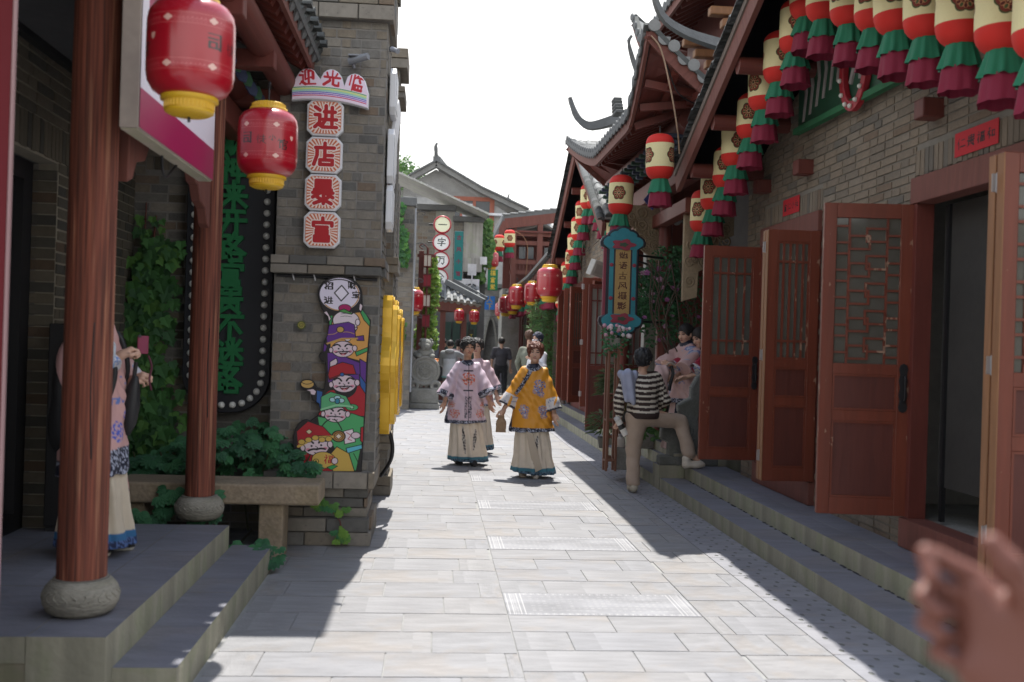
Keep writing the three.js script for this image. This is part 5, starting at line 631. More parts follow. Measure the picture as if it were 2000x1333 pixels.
const skirtGeo = (y0, y1, r0, r1, n, amp, ph) => { const g = new THREE.CylinderGeometry(r0, r1, y0 - y1, 60, 3, true), p = g.attributes.position; for (let i = 0; i < p.count; i++) { const th = Math.atan2(p.getZ(i), p.getX(i)), t = (y0 - y1) / 2 - p.getY(i), k = 1 + amp * (.25 + t / (y0 - y1)) * (Math.sin(th * n + ph) * .6 + Math.sin(th * (n + 5) + ph * 2) * .4); p.setX(i, p.getX(i) * k); p.setZ(i, p.getZ(i) * k); p.setY(i, p.getY(i) + .004 * Math.sin(th * n) * t / (y0 - y1)); } g.translate(0, (y0 + y1) / 2, 0); g.computeVertexNormals(); return g; };
const LG = { // origin at the bottom of the skirt, 0.28 wide
  top: lathe([[.045, .715], [.08, .712], [.112, .695], [.132, .665], [.139, .635], [.14, .618]], 30), band: new THREE.CylinderGeometry(.1405, .1405, .235, 30, 1, true).translate(0, .501, 0), low: lathe([[.14, .384], [.139, .36], [.13, .325], [.11, .295], [.085, .275], [.07, .268]], 30), cap: new THREE.CylinderGeometry(.05, .05, .012, 16).translate(0, .716, 0),
  skirt: [0, 1].map((v) => skirtGeo(.285, .135, .075, .114, 9, .11, v)), hem: [0, 1].map((v) => skirtGeo(.145, 0, .100, .118, 7, .06, v + 2)), cord: rod(V(0, .71, 0), V(0, .80, 0), .006),
};
const protoLantern = [0, 1, 2].map((v) => { const g = new THREE.Group(); part('top_dome', LG.top, LM.red, g); const b = part('band', LG.band, LM.band, g); b.rotation.y = [2.5, .6, 4.4][v]; part('lower_dome', LG.low, LM.red, g); part('cap', LG.cap, M.rawWood, g); part('skirt', LG.skirt[v % 2], LM.green, g); part('hem', LG.hem[v % 2], LM.maroon, g); part('cord', LG.cord, M.black, g); return g; });
let lk = 0; function clothLantern(x, y, d, s, label, group) { const o = protoLantern[lk++ % 3].clone(); o.name = numbered('cloth_lantern'); o.position.set(x, y, -d); o.rotation.set(rr(-.05, .05), rr(-.45, .45), rr(-.05, .05)); o.scale.setScalar(s * rr(.975, 1.025)); tag(o, label, 'lantern', group); scene.add(o); return o; }
const ord = ['topmost', 'second', 'third', 'fourth', 'fifth', 'sixth', 'seventh', 'eighth', 'ninth', 'tenth', 'eleventh'];
[7.86, 7.52, 7.0, 6.6, 6.22, 5.84, 5.46, 5.03, 4.68].forEach((d, i) => clothLantern(2.86, 2.867 + .3735 * (d - 5.02), d, 1, `${ord[i]} cream and red lantern from the peak, near slope of the brick shop gable`, 'cloth lanterns along the near slope of the brick gable'));
[8.1, 8.47, 8.84, 9.24, 9.67, 10.05, 10.44, 10.9].forEach((d, i) => clothLantern(2.86, 3.74 - .415 * (d - 8.05), d, 1, `${ord[i]} cream and red lantern from the peak, far slope of the brick shop gable`, 'cloth lanterns along the far slope of the brick gable'));
clothLantern(2.25, 3.0, 10.25, 1.04, 'cream and red cloth lantern hanging alone beside the brick shop eave tip', 'cloth lanterns under the pavilion eave'); clothLantern(2.165, 2.85, 12.05, 1.07, 'cream and red cloth lantern directly above the teal hanging sign', 'cloth lanterns under the pavilion eave');
[18.9, 19.4, 19.9, 20.4, 20.9, 21.4, 21.9, 22.4].forEach((d, i) => clothLantern(2.8, 3.82 - .50 * (d - 18.9), d, 1.04, `${ord[i]} cream and red lantern from the peak, far slope of the steep tiled gable`, 'cloth lanterns along the far slope of the steep gable'));
[18.0, 17.5, 17.0, 16.4, 15.8].forEach((d, i) => clothLantern(2.8, 3.72 - .36 * (18 - d), d, 1.04, `${ord[i]} cream and red lantern from the peak, near slope of the steep tiled gable`, 'cloth lanterns along the near slope of the steep gable'));
[22.8, 23.3, 23.8, 24.3, 24.9, 25.5, 26.1, 26.8, 27.5, 28.2].forEach((d, i) => clothLantern(2.6, 2.36, d, 1.0, `${ord[i].replace('topmost', 'nearest')} cloth lantern in the near run under the low tiled eave`, 'cloth lanterns under the low eave'));
[30.2, 31, 31.8, 34, 35, 36].forEach((d, i) => clothLantern(2.6, 2.36, d, 1.0, `${ord[i].replace('topmost', 'nearest')} cloth lantern in the far run under the low tiled eave`, 'cloth lanterns under the low eave'));
clothLantern(2.05, 4.2, 33.4, 1.2, 'left cream lantern under the roof corner of the timber pavilion', 'cloth lanterns on the timber pavilion'); clothLantern(2.38, 4.3, 33.0, 1.25, 'right cream lantern under the roof corner of the timber pavilion', 'cloth lanterns on the timber pavilion');
// ---------------------------------------------------------------- red plastic lanterns with yellow caps
const redBody = (writing) => new THREE.MeshPhysicalMaterial({ roughness: .28, clearcoat: .7, clearcoatRoughness: .18, ior: 1.5, map: canvasTex(1024, 512, (g) => {
  g.fillStyle = '#a50d22'; g.fillRect(0, 0, 1024, 512); for (let i = 0; i < 900; i++) { g.fillStyle = `rgba(${hash2(i, 9, 1) > .6 ? '220,120,120' : '110,0,16'},${.10 * hash2(i, 1, 1)})`; g.fillRect(1024 * hash2(i, 2, 2), 512 * hash2(i, 3, 3) * .9, 1.5, 30 * hash2(i, 4, 4)); }
  for (let i = 0; i < 2600; i++) { const y = 95 * Math.pow(hash2(i, 6, 6), 1.7); g.fillStyle = `rgba(190,165,160,${.34 * hash2(i, 7, 7)})`; g.fillRect(1024 * hash2(i, 8, 8), y, 3 + 5 * hash2(i, 5, 5), 2 + 3 * hash2(i, 9, 9)); } // dust grains lying on the shoulder
  for (const y of [120, 352]) { g.strokeStyle = 'rgba(225,150,140,.85)'; g.lineWidth = 3; for (const k of [0, 52]) { g.setLineDash([4, 3]); g.beginPath(); g.moveTo(0, y + k); g.lineTo(1024, y + k); g.stroke(); } g.setLineDash([]); for (let i = 0; i < 6; i++) { const x = 85 + i * 171; g.fillStyle = '#dfb3a6'; for (const [a, b] of [[0, -9], [0, 9], [-9, 0], [9, 0]]) { g.beginPath(); g.arc(x + a, y + 26 + b, 9, 0, 7); g.fill(); } } g.strokeStyle = 'rgba(215,150,140,.6)'; g.lineWidth = 2.5; for (let i = 0; i < 64; i++) { if ((i * 16 + 8) % 171 > 60 && (i * 16 + 8) % 171 < 110) continue; const x = i * 16; g.beginPath(); g.moveTo(x, y + 34); g.lineTo(x + 6, y + 18 + 8 * hash2(i, 1, 4)); g.lineTo(x + 12, y + 32); g.moveTo(x + 3, y + 40); g.lineTo(x + 12, y + 40); g.stroke(); } }
  if (writing) { g.strokeStyle = '#2b0f14'; for (const x0 of [60, 570]) { write(g, '司', x0, 205, 88, 8.5, true, 64); g.globalAlpha = .75; write(g, '徒', x0 + 92, 232, 62, 6, true, 52); write(g, '小', x0 + 158, 226, 44, 6, true, 40); g.globalAlpha = 1; write(g, '馆', x0 + 204, 250, 78, 6.5, true, 62); g.fillStyle = '#e6b6a6'; g.beginPath(); g.moveTo(x0 + 286, 215); g.lineTo(x0 + 310, 215); g.lineTo(x0 + 308, 238); g.lineTo(x0 + 298, 252); g.lineTo(x0 + 288, 238); g.fill(); } }
}) });
const RB = redBody(true), RBp = redBody(false), yellow = mat(.70, .42, .022, { roughness: .4 });
const bodyG = (() => { const g = lathe([[.085, 0], [.115, .008], [.146, .028], [.166, .062], [.172, .10], [.173, .20], [.172, .30], [.166, .335], [.146, .366], [.115, .385], [.085, .393]], 48), u = g.attributes.uv, p = g.attributes.position; for (let i = 0; i < u.count; i++) u.setXY(i, u.getX(i), p.getY(i) / .393); return g; })();
const ribs = (y, r, h) => merge([...Array(40)].map((_, i) => { const a = i * Math.PI / 20; return box(.006, h, .006, r * Math.cos(a), y, r * Math.sin(a)); }));
const lowCap = merge([lathe([[.112, .006], [.114, -.008], [.103, -.012], [.098, -.016], [.094, -.045], [.098, -.048], [.095, -.056], [.075, -.066], [.04, -.07], [0, -.072]], 40), ribs(-.03, .0965, .026)]), topCap = merge([lathe([[.108, .388], [.108, .40], [.096, .404], [.094, .425], [.085, .432], [0, .432]], 40), ribs(.414, .0945, .02)]);
function redLantern(x, y, d, s, turn, label, near, group) { // y: bottom of the body
  const t = thing('red_lantern', label, 'lantern', [x, y, -d], turn, group); part('body', bodyG, near ? RB : RBp, t); part('lower_cap', lowCap, yellow, t); part('upper_cap', topCap, yellow, t); part('cord', merge([rod(V(0, .43, 0), V(0, .56, 0), .005), tube([V(0, .56, 0), V(.02, .545, 0), V(0, .52, 0), V(-.02, .545, 0), V(0, .56, 0)], .004, 16, 5)]), M.black, t); part('tip', rod(V(0, -.07, 0), V(0, -.092, 0), .006), M.iron, t); t.scale.setScalar(s); return t; }
redLantern(-1.01, 2.52, 4.22, 1, 3.35, 'largest and nearest red lantern with black brush writing and yellow base, upper left', true); redLantern(-1.0, 2.50, 6.08, 1, 2.0, 'second red lantern with black brush writing and yellow caps, before the black board', true);
[[2.28, 2.50, 20.3, 1.5], [2.3, 2.60, 28.6, 1.4], [2.3, 2.50, 33, 1.4], [2.3, 2.45, 39, 1.4], [2.36, 2.55, 24.6, 1.2], [2.36, 2.5, 30.8, 1.3], [2.36, 2.46, 36, 1.3]].forEach(([x, y, d, s], i) => redLantern(x, y, d, s, i, `${['nearest', 'third nearest', 'fifth nearest', 'farthest', 'second nearest', 'fourth nearest', 'second farthest'][i]} shiny red lantern along the low eave on the right`, false, 'red lanterns along the right eave'));
redLantern(.655, 2.08, 26.7, .78, 0, 'left of the two red lanterns under the far tiled porch', false, 'red lanterns under the far porch'); redLantern(1.045, 2.06, 26.7, .78, 1, 'right of the two red lanterns under the far tiled porch', false, 'red lanterns under the far porch'); redLantern(.88, 4.0, 30.3, 1.35, 0, 'red lantern half hidden behind the teal vertical sign', false); redLantern(1.72, 3.85, 31.3, 1.2, 0, 'red lantern beside the far hanging vine', false); redLantern(-.47, 2.2, 23.4, 1.3, 0, 'red lantern half hidden beside the grey pier in the mid distance', false);
{ // square panelled lamp post in the vine
  const t = thing('lamp_post', 'tall dark red post lamp with square cream panels standing in the vine', 'lamp', [-.19, 0, -24.4]); part('post', rod(V(0, 0, 0), V(0, 3.75, 0), .03), M.redDark, t); for (const [y, m] of [[3.45, 0], [2.98, 1], [2.5, 0], [2.02, 1]]) { part('panel', box(.17, .26, .17, 0, y, 0, .008), m ? mat(.28, .02, .035) : mat(.62, .57, .48), t); part('frame', merge([-1, 1].flatMap((a) => [-1, 1].map((b) => box(.018, .30, .018, a * .088, y, b * .088))).concat([box(.2, .02, .2, 0, y + .145, 0), box(.2, .02, .2, 0, y - .145, 0), box(.018, .26, .19, 0, y, 0)])), M.redDark, t); } part('scroll_arm', tube([V(0, 3.75, 0), V(-.12, 3.85, 0), V(-.2, 3.78, 0), V(-.12, 3.72, 0)], .015, 16), M.redDark, t);
}
{ const t = thing('red_gate_post', 'dark red wooden post along the wall behind the stone drum', 'post', [-.34, 0, -24.6]); part('post', bx(-.06, .06, 0, 3.7, -.06, .06, .01), M.redDark, t); part('cross_arm', bx(-.1, .35, 3.55, 3.62, -.03, .03), M.redDark, t); const a = thing('air_unit', 'white air conditioner box with a signboard pole under the far vine', 'machine', [.98, 2.75, -29.6]); part('case', bx(-.3, .3, 0, .62, -.3, 0, .02), M.white, a); part('grille', new THREE.TorusGeometry(.17, .02, 6, 20).translate(.08, .3, .01), M.soffit, a); part('notice', bx(-.05, .2, .72, 1.05, .05, .07), M.white, a); part('pole', rod(V(.08, -.4, .06), V(.08, .75, .06), .02), M.white, a); part('small_notice', bx(.3, .5, 1.05, 1.27, .0, .02), M.white, a); }
// ---------------------------------------------------------------- stone bench
{
  const t = thing('stone_bench', 'rough tan stone slab bench in front of the ivy wall', 'bench', [-1.5, 0, -7.43]); const g = new RoundedBoxGeometry(1.48, .145, .40, 6, .02); const p = g.attributes.position; for (let i = 0; i < p.count; i++) { const x = p.getX(i), y = p.getY(i), z = p.getZ(i); p.setXYZ(i, x + .012 * (n3(x * 7 + 50, y * 9 + 50, z * 9 + 50) - .5), y + .016 * (n3(x * 6 + 9, 3, z * 8 + 9) - .5), z + .02 * (n3(x * 8 + 5, y * 8 + 9, 7) - .5)); } g.computeVertexNormals(); part('slab', tri(g), M.stoneWarm, t, [0, .465, 0]);
  for (const x of [.40, -.55]) { const l = new RoundedBoxGeometry(.17, .42, .3, 4, .015), q = l.attributes.position; for (let i = 0; i < q.count; i++) q.setXYZ(i, q.getX(i) + .012 * (n3(q.getY(i) * 9 + 20, q.getZ(i) * 9 + 20, 1) - .5), q.getY(i), q.getZ(i) + .012 * (n3(q.getX(i) * 9 + 20, q.getY(i) * 9 + 20, 4) - .5)); l.computeVertexNormals(); part('leg', tri(l), M.stoneWarm, t, [x, .195, 0]); }
}
// ---------------------------------------------------------------- plants
const leafMat = (r, g, b) => new THREE.MeshPhysicalMaterial({ color: C(r, g, b), roughness: .8, transmission: .3, thickness: 0, side: THREE.DoubleSide });
const leafM = { ivy: [leafMat(.038, .145, .03), leafMat(.052, .19, .036), leafMat(.03, .115, .032), leafMat(.09, .24, .038)], teal: [leafMat(.028, .15, .055), leafMat(.038, .18, .06), leafMat(.024, .12, .05)], bright: [leafMat(.24, .40, .04), leafMat(.17, .33, .04), leafMat(.32, .44, .07)], rose: [leafMat(.035, .14, .04), leafMat(.045, .18, .055), leafMat(.026, .105, .03), leafMat(.055, .21, .085)], bamboo: [leafMat(.075, .12, .03), leafMat(.05, .095, .025), leafMat(.1, .14, .045)], far: [leafMat(.08, .19, .035), leafMat(.055, .15, .03), leafMat(.12, .23, .045)], red: [leafMat(.12, .02, .02)] };
function leafShape(kind) { // leaf in xz plane lying flat, stalk at the origin, pointing along +z, folded on the midrib
  const o = { ivy: [[0, 0], [.28, -.08], [.52, .06], [.42, .28], [.62, .5], [.34, .55], [.22, .72], [0, 1]], oval: [[0, 0], [.2, .12], [.33, .36], [.3, .62], [.14, .86], [0, 1]], lance: [[0, 0], [.07, .2], [.085, .45], [.05, .75], [0, 1]], petal: [[0, 0], [.3, .3], [.42, .65], [.28, .95], [0, 1]] }[kind];
  const pos = []; for (const s of [1, -1]) for (let i = 1; i + 1 < o.length; i++) { const P = ([x, z]) => [s * x, .18 * Math.abs(x) - .16 * z * z, z]; const a = P(o[0]), b = P(o[i]), c = P(o[i + 1]); pos.push(...a, ...(s > 0 ? [...b, ...c] : [...c, ...b])); } for (let i = 0; i < pos.length; i++);
  const g = new THREE.BufferGeometry(); g.setAttribute('position', new THREE.Float32BufferAttribute(pos, 3)); g.computeVertexNormals(); return tri(g);
}
const LGeo = { ivy: leafShape('ivy'), oval: leafShape('oval'), lance: leafShape('lance'), petal: leafShape('petal') };
const compound = (() => { const l = []; for (let i = 0; i < 5; i++) { const g = LGeo.oval.clone(); g.scale(.62, .62, .62); g.rotateX(.12); g.rotateY((i - 2) * .62); l.push(g); } return merge(l); })();
function leaves(parent, pts, geos, mats, keep, name = 'leaf') { // pts: {p, s, dir (facing normal), droop}
  const q = new THREE.Object3D(), put = (o, a) => { o.position.copy(a.p); const up = a.n.clone().normalize(), f = a.f ? a.f.clone() : V(rr(-1, 1), rr(-1.2, .3), rr(-1, 1)); f.addScaledVector(up, -f.dot(up)).normalize(); if (f.length() < .1) f.set(1, 0, 0); const r = up.clone().cross(f).normalize(); const m = new THREE.Matrix4().makeBasis(r, up, f); o.quaternion.setFromRotationMatrix(m); o.scale.setScalar(a.s); };
  pts.slice(0, keep).forEach((a, i) => { const o = part(name, geos[i % geos.length], mats[Math.floor(rnd() * mats.length)], parent); put(o, a); });
  const rest = pts.slice(keep); for (let k = 0; k < mats.length; k++) { const l = rest.filter((_, i) => i % mats.length === k); if (!l.length) continue; const im = new THREE.InstancedMesh(geos[k % geos.length], mats[k], l.length); im.name = 'foliage'; im.userData.kind = 'stuff'; im.castShadow = true; l.forEach((a, i) => { put(q, a); q.updateMatrix(); im.setMatrixAt(i, q.matrix); }); parent.add(im); }
}
{ // creeper climbing the back wall and spilling along the bench
  const t = thing('wall_creeper', 'dark green creeper climbing the brick corner behind the left column', 'creeper', [0, 0, 0]); const pts = []; for (let i = 0; i < 620; i++) { const y = .3 + 2.0 * Math.pow(rnd(), 1.25), w = y < .7 ? .34 : .17 * (1.25 - .35 * (y - .6) / 1.6) + .02, x = -2.20 + .06 * Math.sin(y * 3) + w * (rnd() + rnd() - 1) * 1.25; pts.push({ p: V(Math.max(-2.38, x), y, -8.3 + rr(.02, .14)), s: rr(.07, .115), n: V(rr(-.4, .4), rr(-.1, .5), 1), f: V(rr(-.7, .7), -1, .1) }); } for (let i = 0; i < 40; i++) pts.push({ p: V(-2.25 + rr(-.12, .12), 2.15 + rr(-.1, .35), -8.3), s: rr(.05, .08), n: V(0, .2, 1), f: V(rr(-.7, .7), -1, .1) });
  leaves(t, pts, [LGeo.ivy], leafM.ivy, 200); part('stem', merge([tube([V(-2.25, .0, -8.3), V(-2.2, .8, -8.31), V(-2.28, 1.6, -8.31), V(-2.22, 2.5, -8.32)], .008, 24, 5), tube([V(-2.3, .0, -8.3), V(-2.33, 1.2, -8.31), V(-2.30, 2.6, -8.32)], .006, 24, 5)]), M.redDark, t);
  const u = thing('creeper_bush', 'low mound of broad five fingered creeper leaves behind and over the stone bench', 'creeper', [0, 0, 0]); const q = []; for (let i = 0; i < 250; i++) { const x = rr(-2.2, -.82), top = .62 + .30 * Math.exp(-(((x + 1.28) / .3) ** 2)) + .2 * Math.exp(-(((x + 1.75) / .28) ** 2)); q.push({ p: V(x, .5 + (top - .5) * rnd(), -8.15 + rr(0, .55)), s: rr(.09, .145), n: V(rr(-.5, .5), 1, rr(.2, 1.1)), f: V(rr(-1, 1), -.3, rr(.2, 1)) }); } for (let i = 0; i < 16; i++) q.unshift({ p: V(-1.72 + rr(-.14, .28), .5 - rr(0, .18), -7.2 + rr(-.02, .06)), s: rr(.11, .15), n: V(rr(-.5, .5), .7, 1), f: V(rr(-1, 1), -.5, .4) }); for (let i = 0; i < 14; i++) q.unshift({ p: V(-2.0 + rr(-.1, .16), .36 + rr(-.15, .08), -7.15 + rr(-.02, .06)), s: rr(.09, .13), n: V(rr(-.5, .5), .7, 1), f: V(rr(-1, 1), -.7, .4) });
  for (let i = 0; i < 30; i++) q.push({ p: V(-1.2 + rr(-.12, .22), .05 + rr(0, .2) * (1 - i / 40), -6.95 + rr(-.25, .1)), s: rr(.08, .12), n: V(rr(-.4, .4), 1, .5), f: V(rr(-1, 1), 0, 1) }); leaves(u, q, [compound], leafM.teal, 230); const st = []; for (let i = 0; i < 14; i++) { const x = rr(-2.1, -.9); st.push(tube([V(x, .05, -8.1), V(x + rr(-.1, .1), .4, -7.95), V(x + rr(-.2, .2), .68, -7.8)], .006, 10, 5)); } part('stem', merge(st), mat(.06, .07, .03), u);
  const w = thing('young_creeper', 'bright green creeper shoot climbing the wall right of the black board', 'creeper', [0, 0, 0]); const z = []; for (let i = 0; i < 46; i++) { const y = .62 + .62 * Math.pow(rnd(), 1.3); z.push({ p: V(-1.13 + .06 * Math.sin(y * 7) + rr(-.09, .1), y, -8.2 + rr(0, .15)), s: rr(.06, .1), n: V(rr(-.4, .4), .4, 1), f: V(rr(-1, 1), -.5, .2) }); } leaves(w, z, [compound], [leafM.bright[1], leafM.ivy[3], leafM.bright[0]], 60); leaves(w, [...Array(9)].map(() => ({ p: V(-1.16 + rr(-.05, .05), rr(1.3, 1.75), -8.27), s: rr(.04, .07), n: V(0, .2, 1), f: V(rr(-1, 1), -.8, 0) })), [compound], leafM.red, 12, 'leaf'); part('stem', tube([V(-1.08, .5, -8.2), V(-1.14, .9, -8.25), V(-1.17, 1.4, -8.29), V(-1.15, 1.85, -8.3)], .006, 20, 5), M.redDark, w);
  const v = thing('plinth_creeper', 'small bright creeper trailing over the plinth under the bench end', 'creeper', [0, 0, 0]); leaves(v, [...Array(34)].map((_, i) => { const k = i / 34; return i < 20 ? { p: V(-.98 + k * .62 + rr(-.05, .05), .40 - k * .22 + rr(-.03, .03), -7.76), s: rr(.05, .085), n: V(0, .4, 1), f: V(rr(-1, 1), -.8, .2) } : { p: V(-.66 + rr(-.05, .05), .06 + rr(0, .1), -7.74), s: rr(.05, .08), n: V(0, .5, 1), f: V(rr(-1, 1), -.5, .3) }; }), [compound], [leafM.ivy[3], leafM.bright[1], leafM.teal[1]], 40); part('stem', tube([V(-1.02, .42, -7.8), V(-.8, .32, -7.77), V(-.66, .2, -7.77), V(-.65, .05, -7.76)], .005, 16, 5), M.redDark, v);
}
{ // climbing rose between the pavilion and the brick shop
  const t = thing('climbing_rose', 'large climbing rose with pink purple blooms over the pavilion corner', 'shrub', [0, 0, 0]); const pts = []; const blob = [[2.95, 2.5, .34, .32], [2.75, 2.25, .33, .28], [3.0, 2.0, .36, .35], [2.55, 2.02, .2, .16], [2.4, 2.45, .12, .1], [2.62, 2.42, .2, .14], [2.36, 2.02, .1, .06], [2.75, 1.75, .22, .16]];
  for (let i = 0; i < 3600; i++) { const b = blob[Math.floor(rnd() * rnd() * 1.3 * blob.length) % blob.length]; const a = rr(0, 6.28), r = Math.pow(rnd(), .6), h = rr(-1, 1); pts.push({ p: V(b[0] + b[2] * r * Math.cos(a) * Math.sqrt(1 - h * h * .7), b[1] + b[3] * h, -12.45 + .3 * r * Math.sin(a)), s: rr(.032, .062), n: V(rr(-.6, .6), rr(.1, 1), rr(.1, 1)) }); } leaves(t, pts, [LGeo.oval], leafM.rose, 160);
  const pm = [mat(.42, .16, .36, { roughness: .8 }), mat(.52, .30, .42, { roughness: .8 }), mat(.33, .10, .26, { roughness: .8 })]; const flower = (() => { const l = []; for (let k = 0; k < 3; k++) for (let i = 0; i < 5; i++) { const g = LGeo.petal.clone(); g.scale(.8 - k * .2, .8 - k * .2, .8 - k * .2); g.rotateX(-.15 - k * .42); g.rotateY(i * 1.257 + k * .6); l.push(g); } return merge(l); })();
  for (let i = 0; i < 26; i++) { const b = blob[i % blob.length], f = part('bloom', flower, pm[i % 3], t, [b[0] + rr(-.75, .75) * b[2], b[1] + rr(-.8, .8) * b[3], -12.18 + rr(-.08, .08)], [rr(.7, 1.5), rr(0, 6), 0]); f.scale.setScalar(rr(.03, .048)); } const st = []; for (let i = 0; i < 12; i++) st.push(tube([V(3.0 + rr(-.12, .12), .3, -12), V(2.95 + rr(-.2, .2), 1.2, -11.98 + rr(-.1, .1)), V(2.85 + rr(-.35, .3), 1.9, -11.95 + rr(-.1, .1)), V(2.75 + rr(-.4, .4), 2.6, -11.95)], .008, 20, 5)); part('stem', merge(st), mat(.07, .045, .03), t); leaves(t, [...Array(180)].map(() => ({ p: V(2.6 + rr(-.15, .15), .5 + rr(0, .42), -12.0 + rr(-.1, .1)), s: rr(.04, .07), n: V(0, .8, 1) })), [LGeo.oval], [leafM.far[0], leafM.far[1]], 0);
}
function pot(name, x, y, d, r, h, m, parent) { return part(name, lathe([[0, 0], [r * .68, 0], [r * .74, .015], [r * .95, h * .85], [r, h * .87], [r, h], [r * .9, h], [r * .86, h * .9], [0, h * .9]], 24), m, parent, [x, y, -d]); }
{ // wooden plant stands in front of the pavilion
  const wood = mat(.20, .085, .05, { map: T.wood, bumpMap: T.woodBump, bumpScale: .001, roughness: .6 });
  const stand = (x, d, h, w, label) => { const t = thing('plant_stand', label, 'plant stand', [x, .13, -d], .1); for (const a of [-1, 1]) for (const b of [-1, 1]) part('leg', box(.028, h, .028, a * w / 2, h / 2, b * w / 2, .004), wood, t); for (const y of [h - .03, h * .42, .12]) part('rail', merge([box(w, .022, .02, 0, y, w / 2), box(w, .022, .02, 0, y, -w / 2), box(.02, .022, w, w / 2, y + .001, 0), box(.02, .022, w, -w / 2, y + .001, 0)]), wood, t); part('top', box(w + .05, .018, w + .05, 0, h + .009, 0, .004), wood, t); return t; };
  stand(2.155, 12.05, .86, .15, 'narrow wooden plant stand behind the person in the striped top'); stand(2.40, 12.35, .5, .2, 'short wooden plant stand behind the striped person, holding bamboo'); const tall = stand(2.075, 11.72, 1.40, .11, 'tall slim wooden plant stand carrying the pink flower pot');
  const f = thing('flower_pot', 'pot of small pink and white flowers with trailing leaves on the tall stand', 'potted plant', [2.105, 1.56, -11.72]); pot('pot', 0, 0, 0, .07, .1, M.stone, f); leaves(f, [...Array(190)].map(() => ({ p: V(rr(-.15, .15), .1 + rr(-.2, .13), rr(-.12, .12)), s: rr(.03, .05), n: V(rr(-.4, .4), .8, .8) })), [LGeo.oval], leafM.rose, 60); for (let i = 0; i < 22; i++) part('bloom', new THREE.IcosahedronGeometry(1, 1), i % 3 ? mat(.62, .52, .54) : mat(.55, .30, .38), f, [rr(-.15, .17), .15 + rr(-.03, .1), .06 + rr(-.1, .08)]).scale.setScalar(rr(.018, .03));
  const b = thing('bamboo_pot', 'potted bamboo with long narrow leaves beside the plant stands', 'potted plant', [2.33, .64, -12.4]); pot('pot', 0, 0, 0, .085, .14, M.stoneDark, b); const cl = []; for (let i = 0; i < 9; i++) cl.push(rod(V(rr(-.04, .04), .1, rr(-.03, .03)), V(rr(-.18, .16), .62, rr(-.12, .12)), .006, .004, 6)); part('cane', merge(cl), mat(.16, .15, .05), b); leaves(b, [...Array(430)].map(() => { const a = rr(0, 6.28), r = Math.sqrt(rnd()); return { p: V(.21 * r * Math.cos(a) - .02, .34 + rr(0, .36) * (1.1 - r * .5), .14 * r * Math.sin(a)), s: rr(.11, .19), n: V(rr(-.5, .5), .9, .6), f: V(Math.cos(a), rr(-.6, .2), Math.sin(a)) }; }), [LGeo.lance], leafM.bamboo, 160);
  const g = thing('bamboo_pot', 'small low bamboo plant at the foot of the wooden stands', 'potted plant', [2.20, .27, -12.9]); pot('pot', 0, 0, 0, .08, .14, M.stoneDark, g); leaves(g, [...Array(160)].map(() => { const a = rr(0, 6.28), r = Math.sqrt(rnd()); return { p: V(.14 * r * Math.cos(a), .18 + rr(0, .26), .12 * r * Math.sin(a)), s: rr(.09, .16), n: V(rr(-.5, .5), .9, .6), f: V(Math.cos(a), rr(-.5, .3), Math.sin(a)) }; }), [LGeo.lance], leafM.bamboo, 60);
  const bt = thing('bottle', 'white drinking bottle with a silver cap standing on the step behind the striped person', 'bottle', [2.235, .13 + .27, -11.9]); bt.position.y = .385; part('body', lathe([[0, 0], [.045, 0], [.05, .008], [.05, .085], [.044, .108], [.028, .12], [.026, .125], [0, .125]], 24), mat(.62, .58, .52, { roughness: .4 }), bt); part('cap', lathe([[.027, .124], [.03, .128], [.03, .15], [.024, .156], [0, .156]], 20), M.steel, bt); part('loop', new THREE.TorusGeometry(.018, .004, 6, 14).translate(0, .168, 0), M.iron, bt);
  const blk = thing('stone_block', 'small grey stone block holding the white bottle beside the plant stands', 'stone', [2.30, .13, -11.95]); part('block', bx(-.14, .14, 0, .255, -.16, .16, .012), M.stone, blk);
}
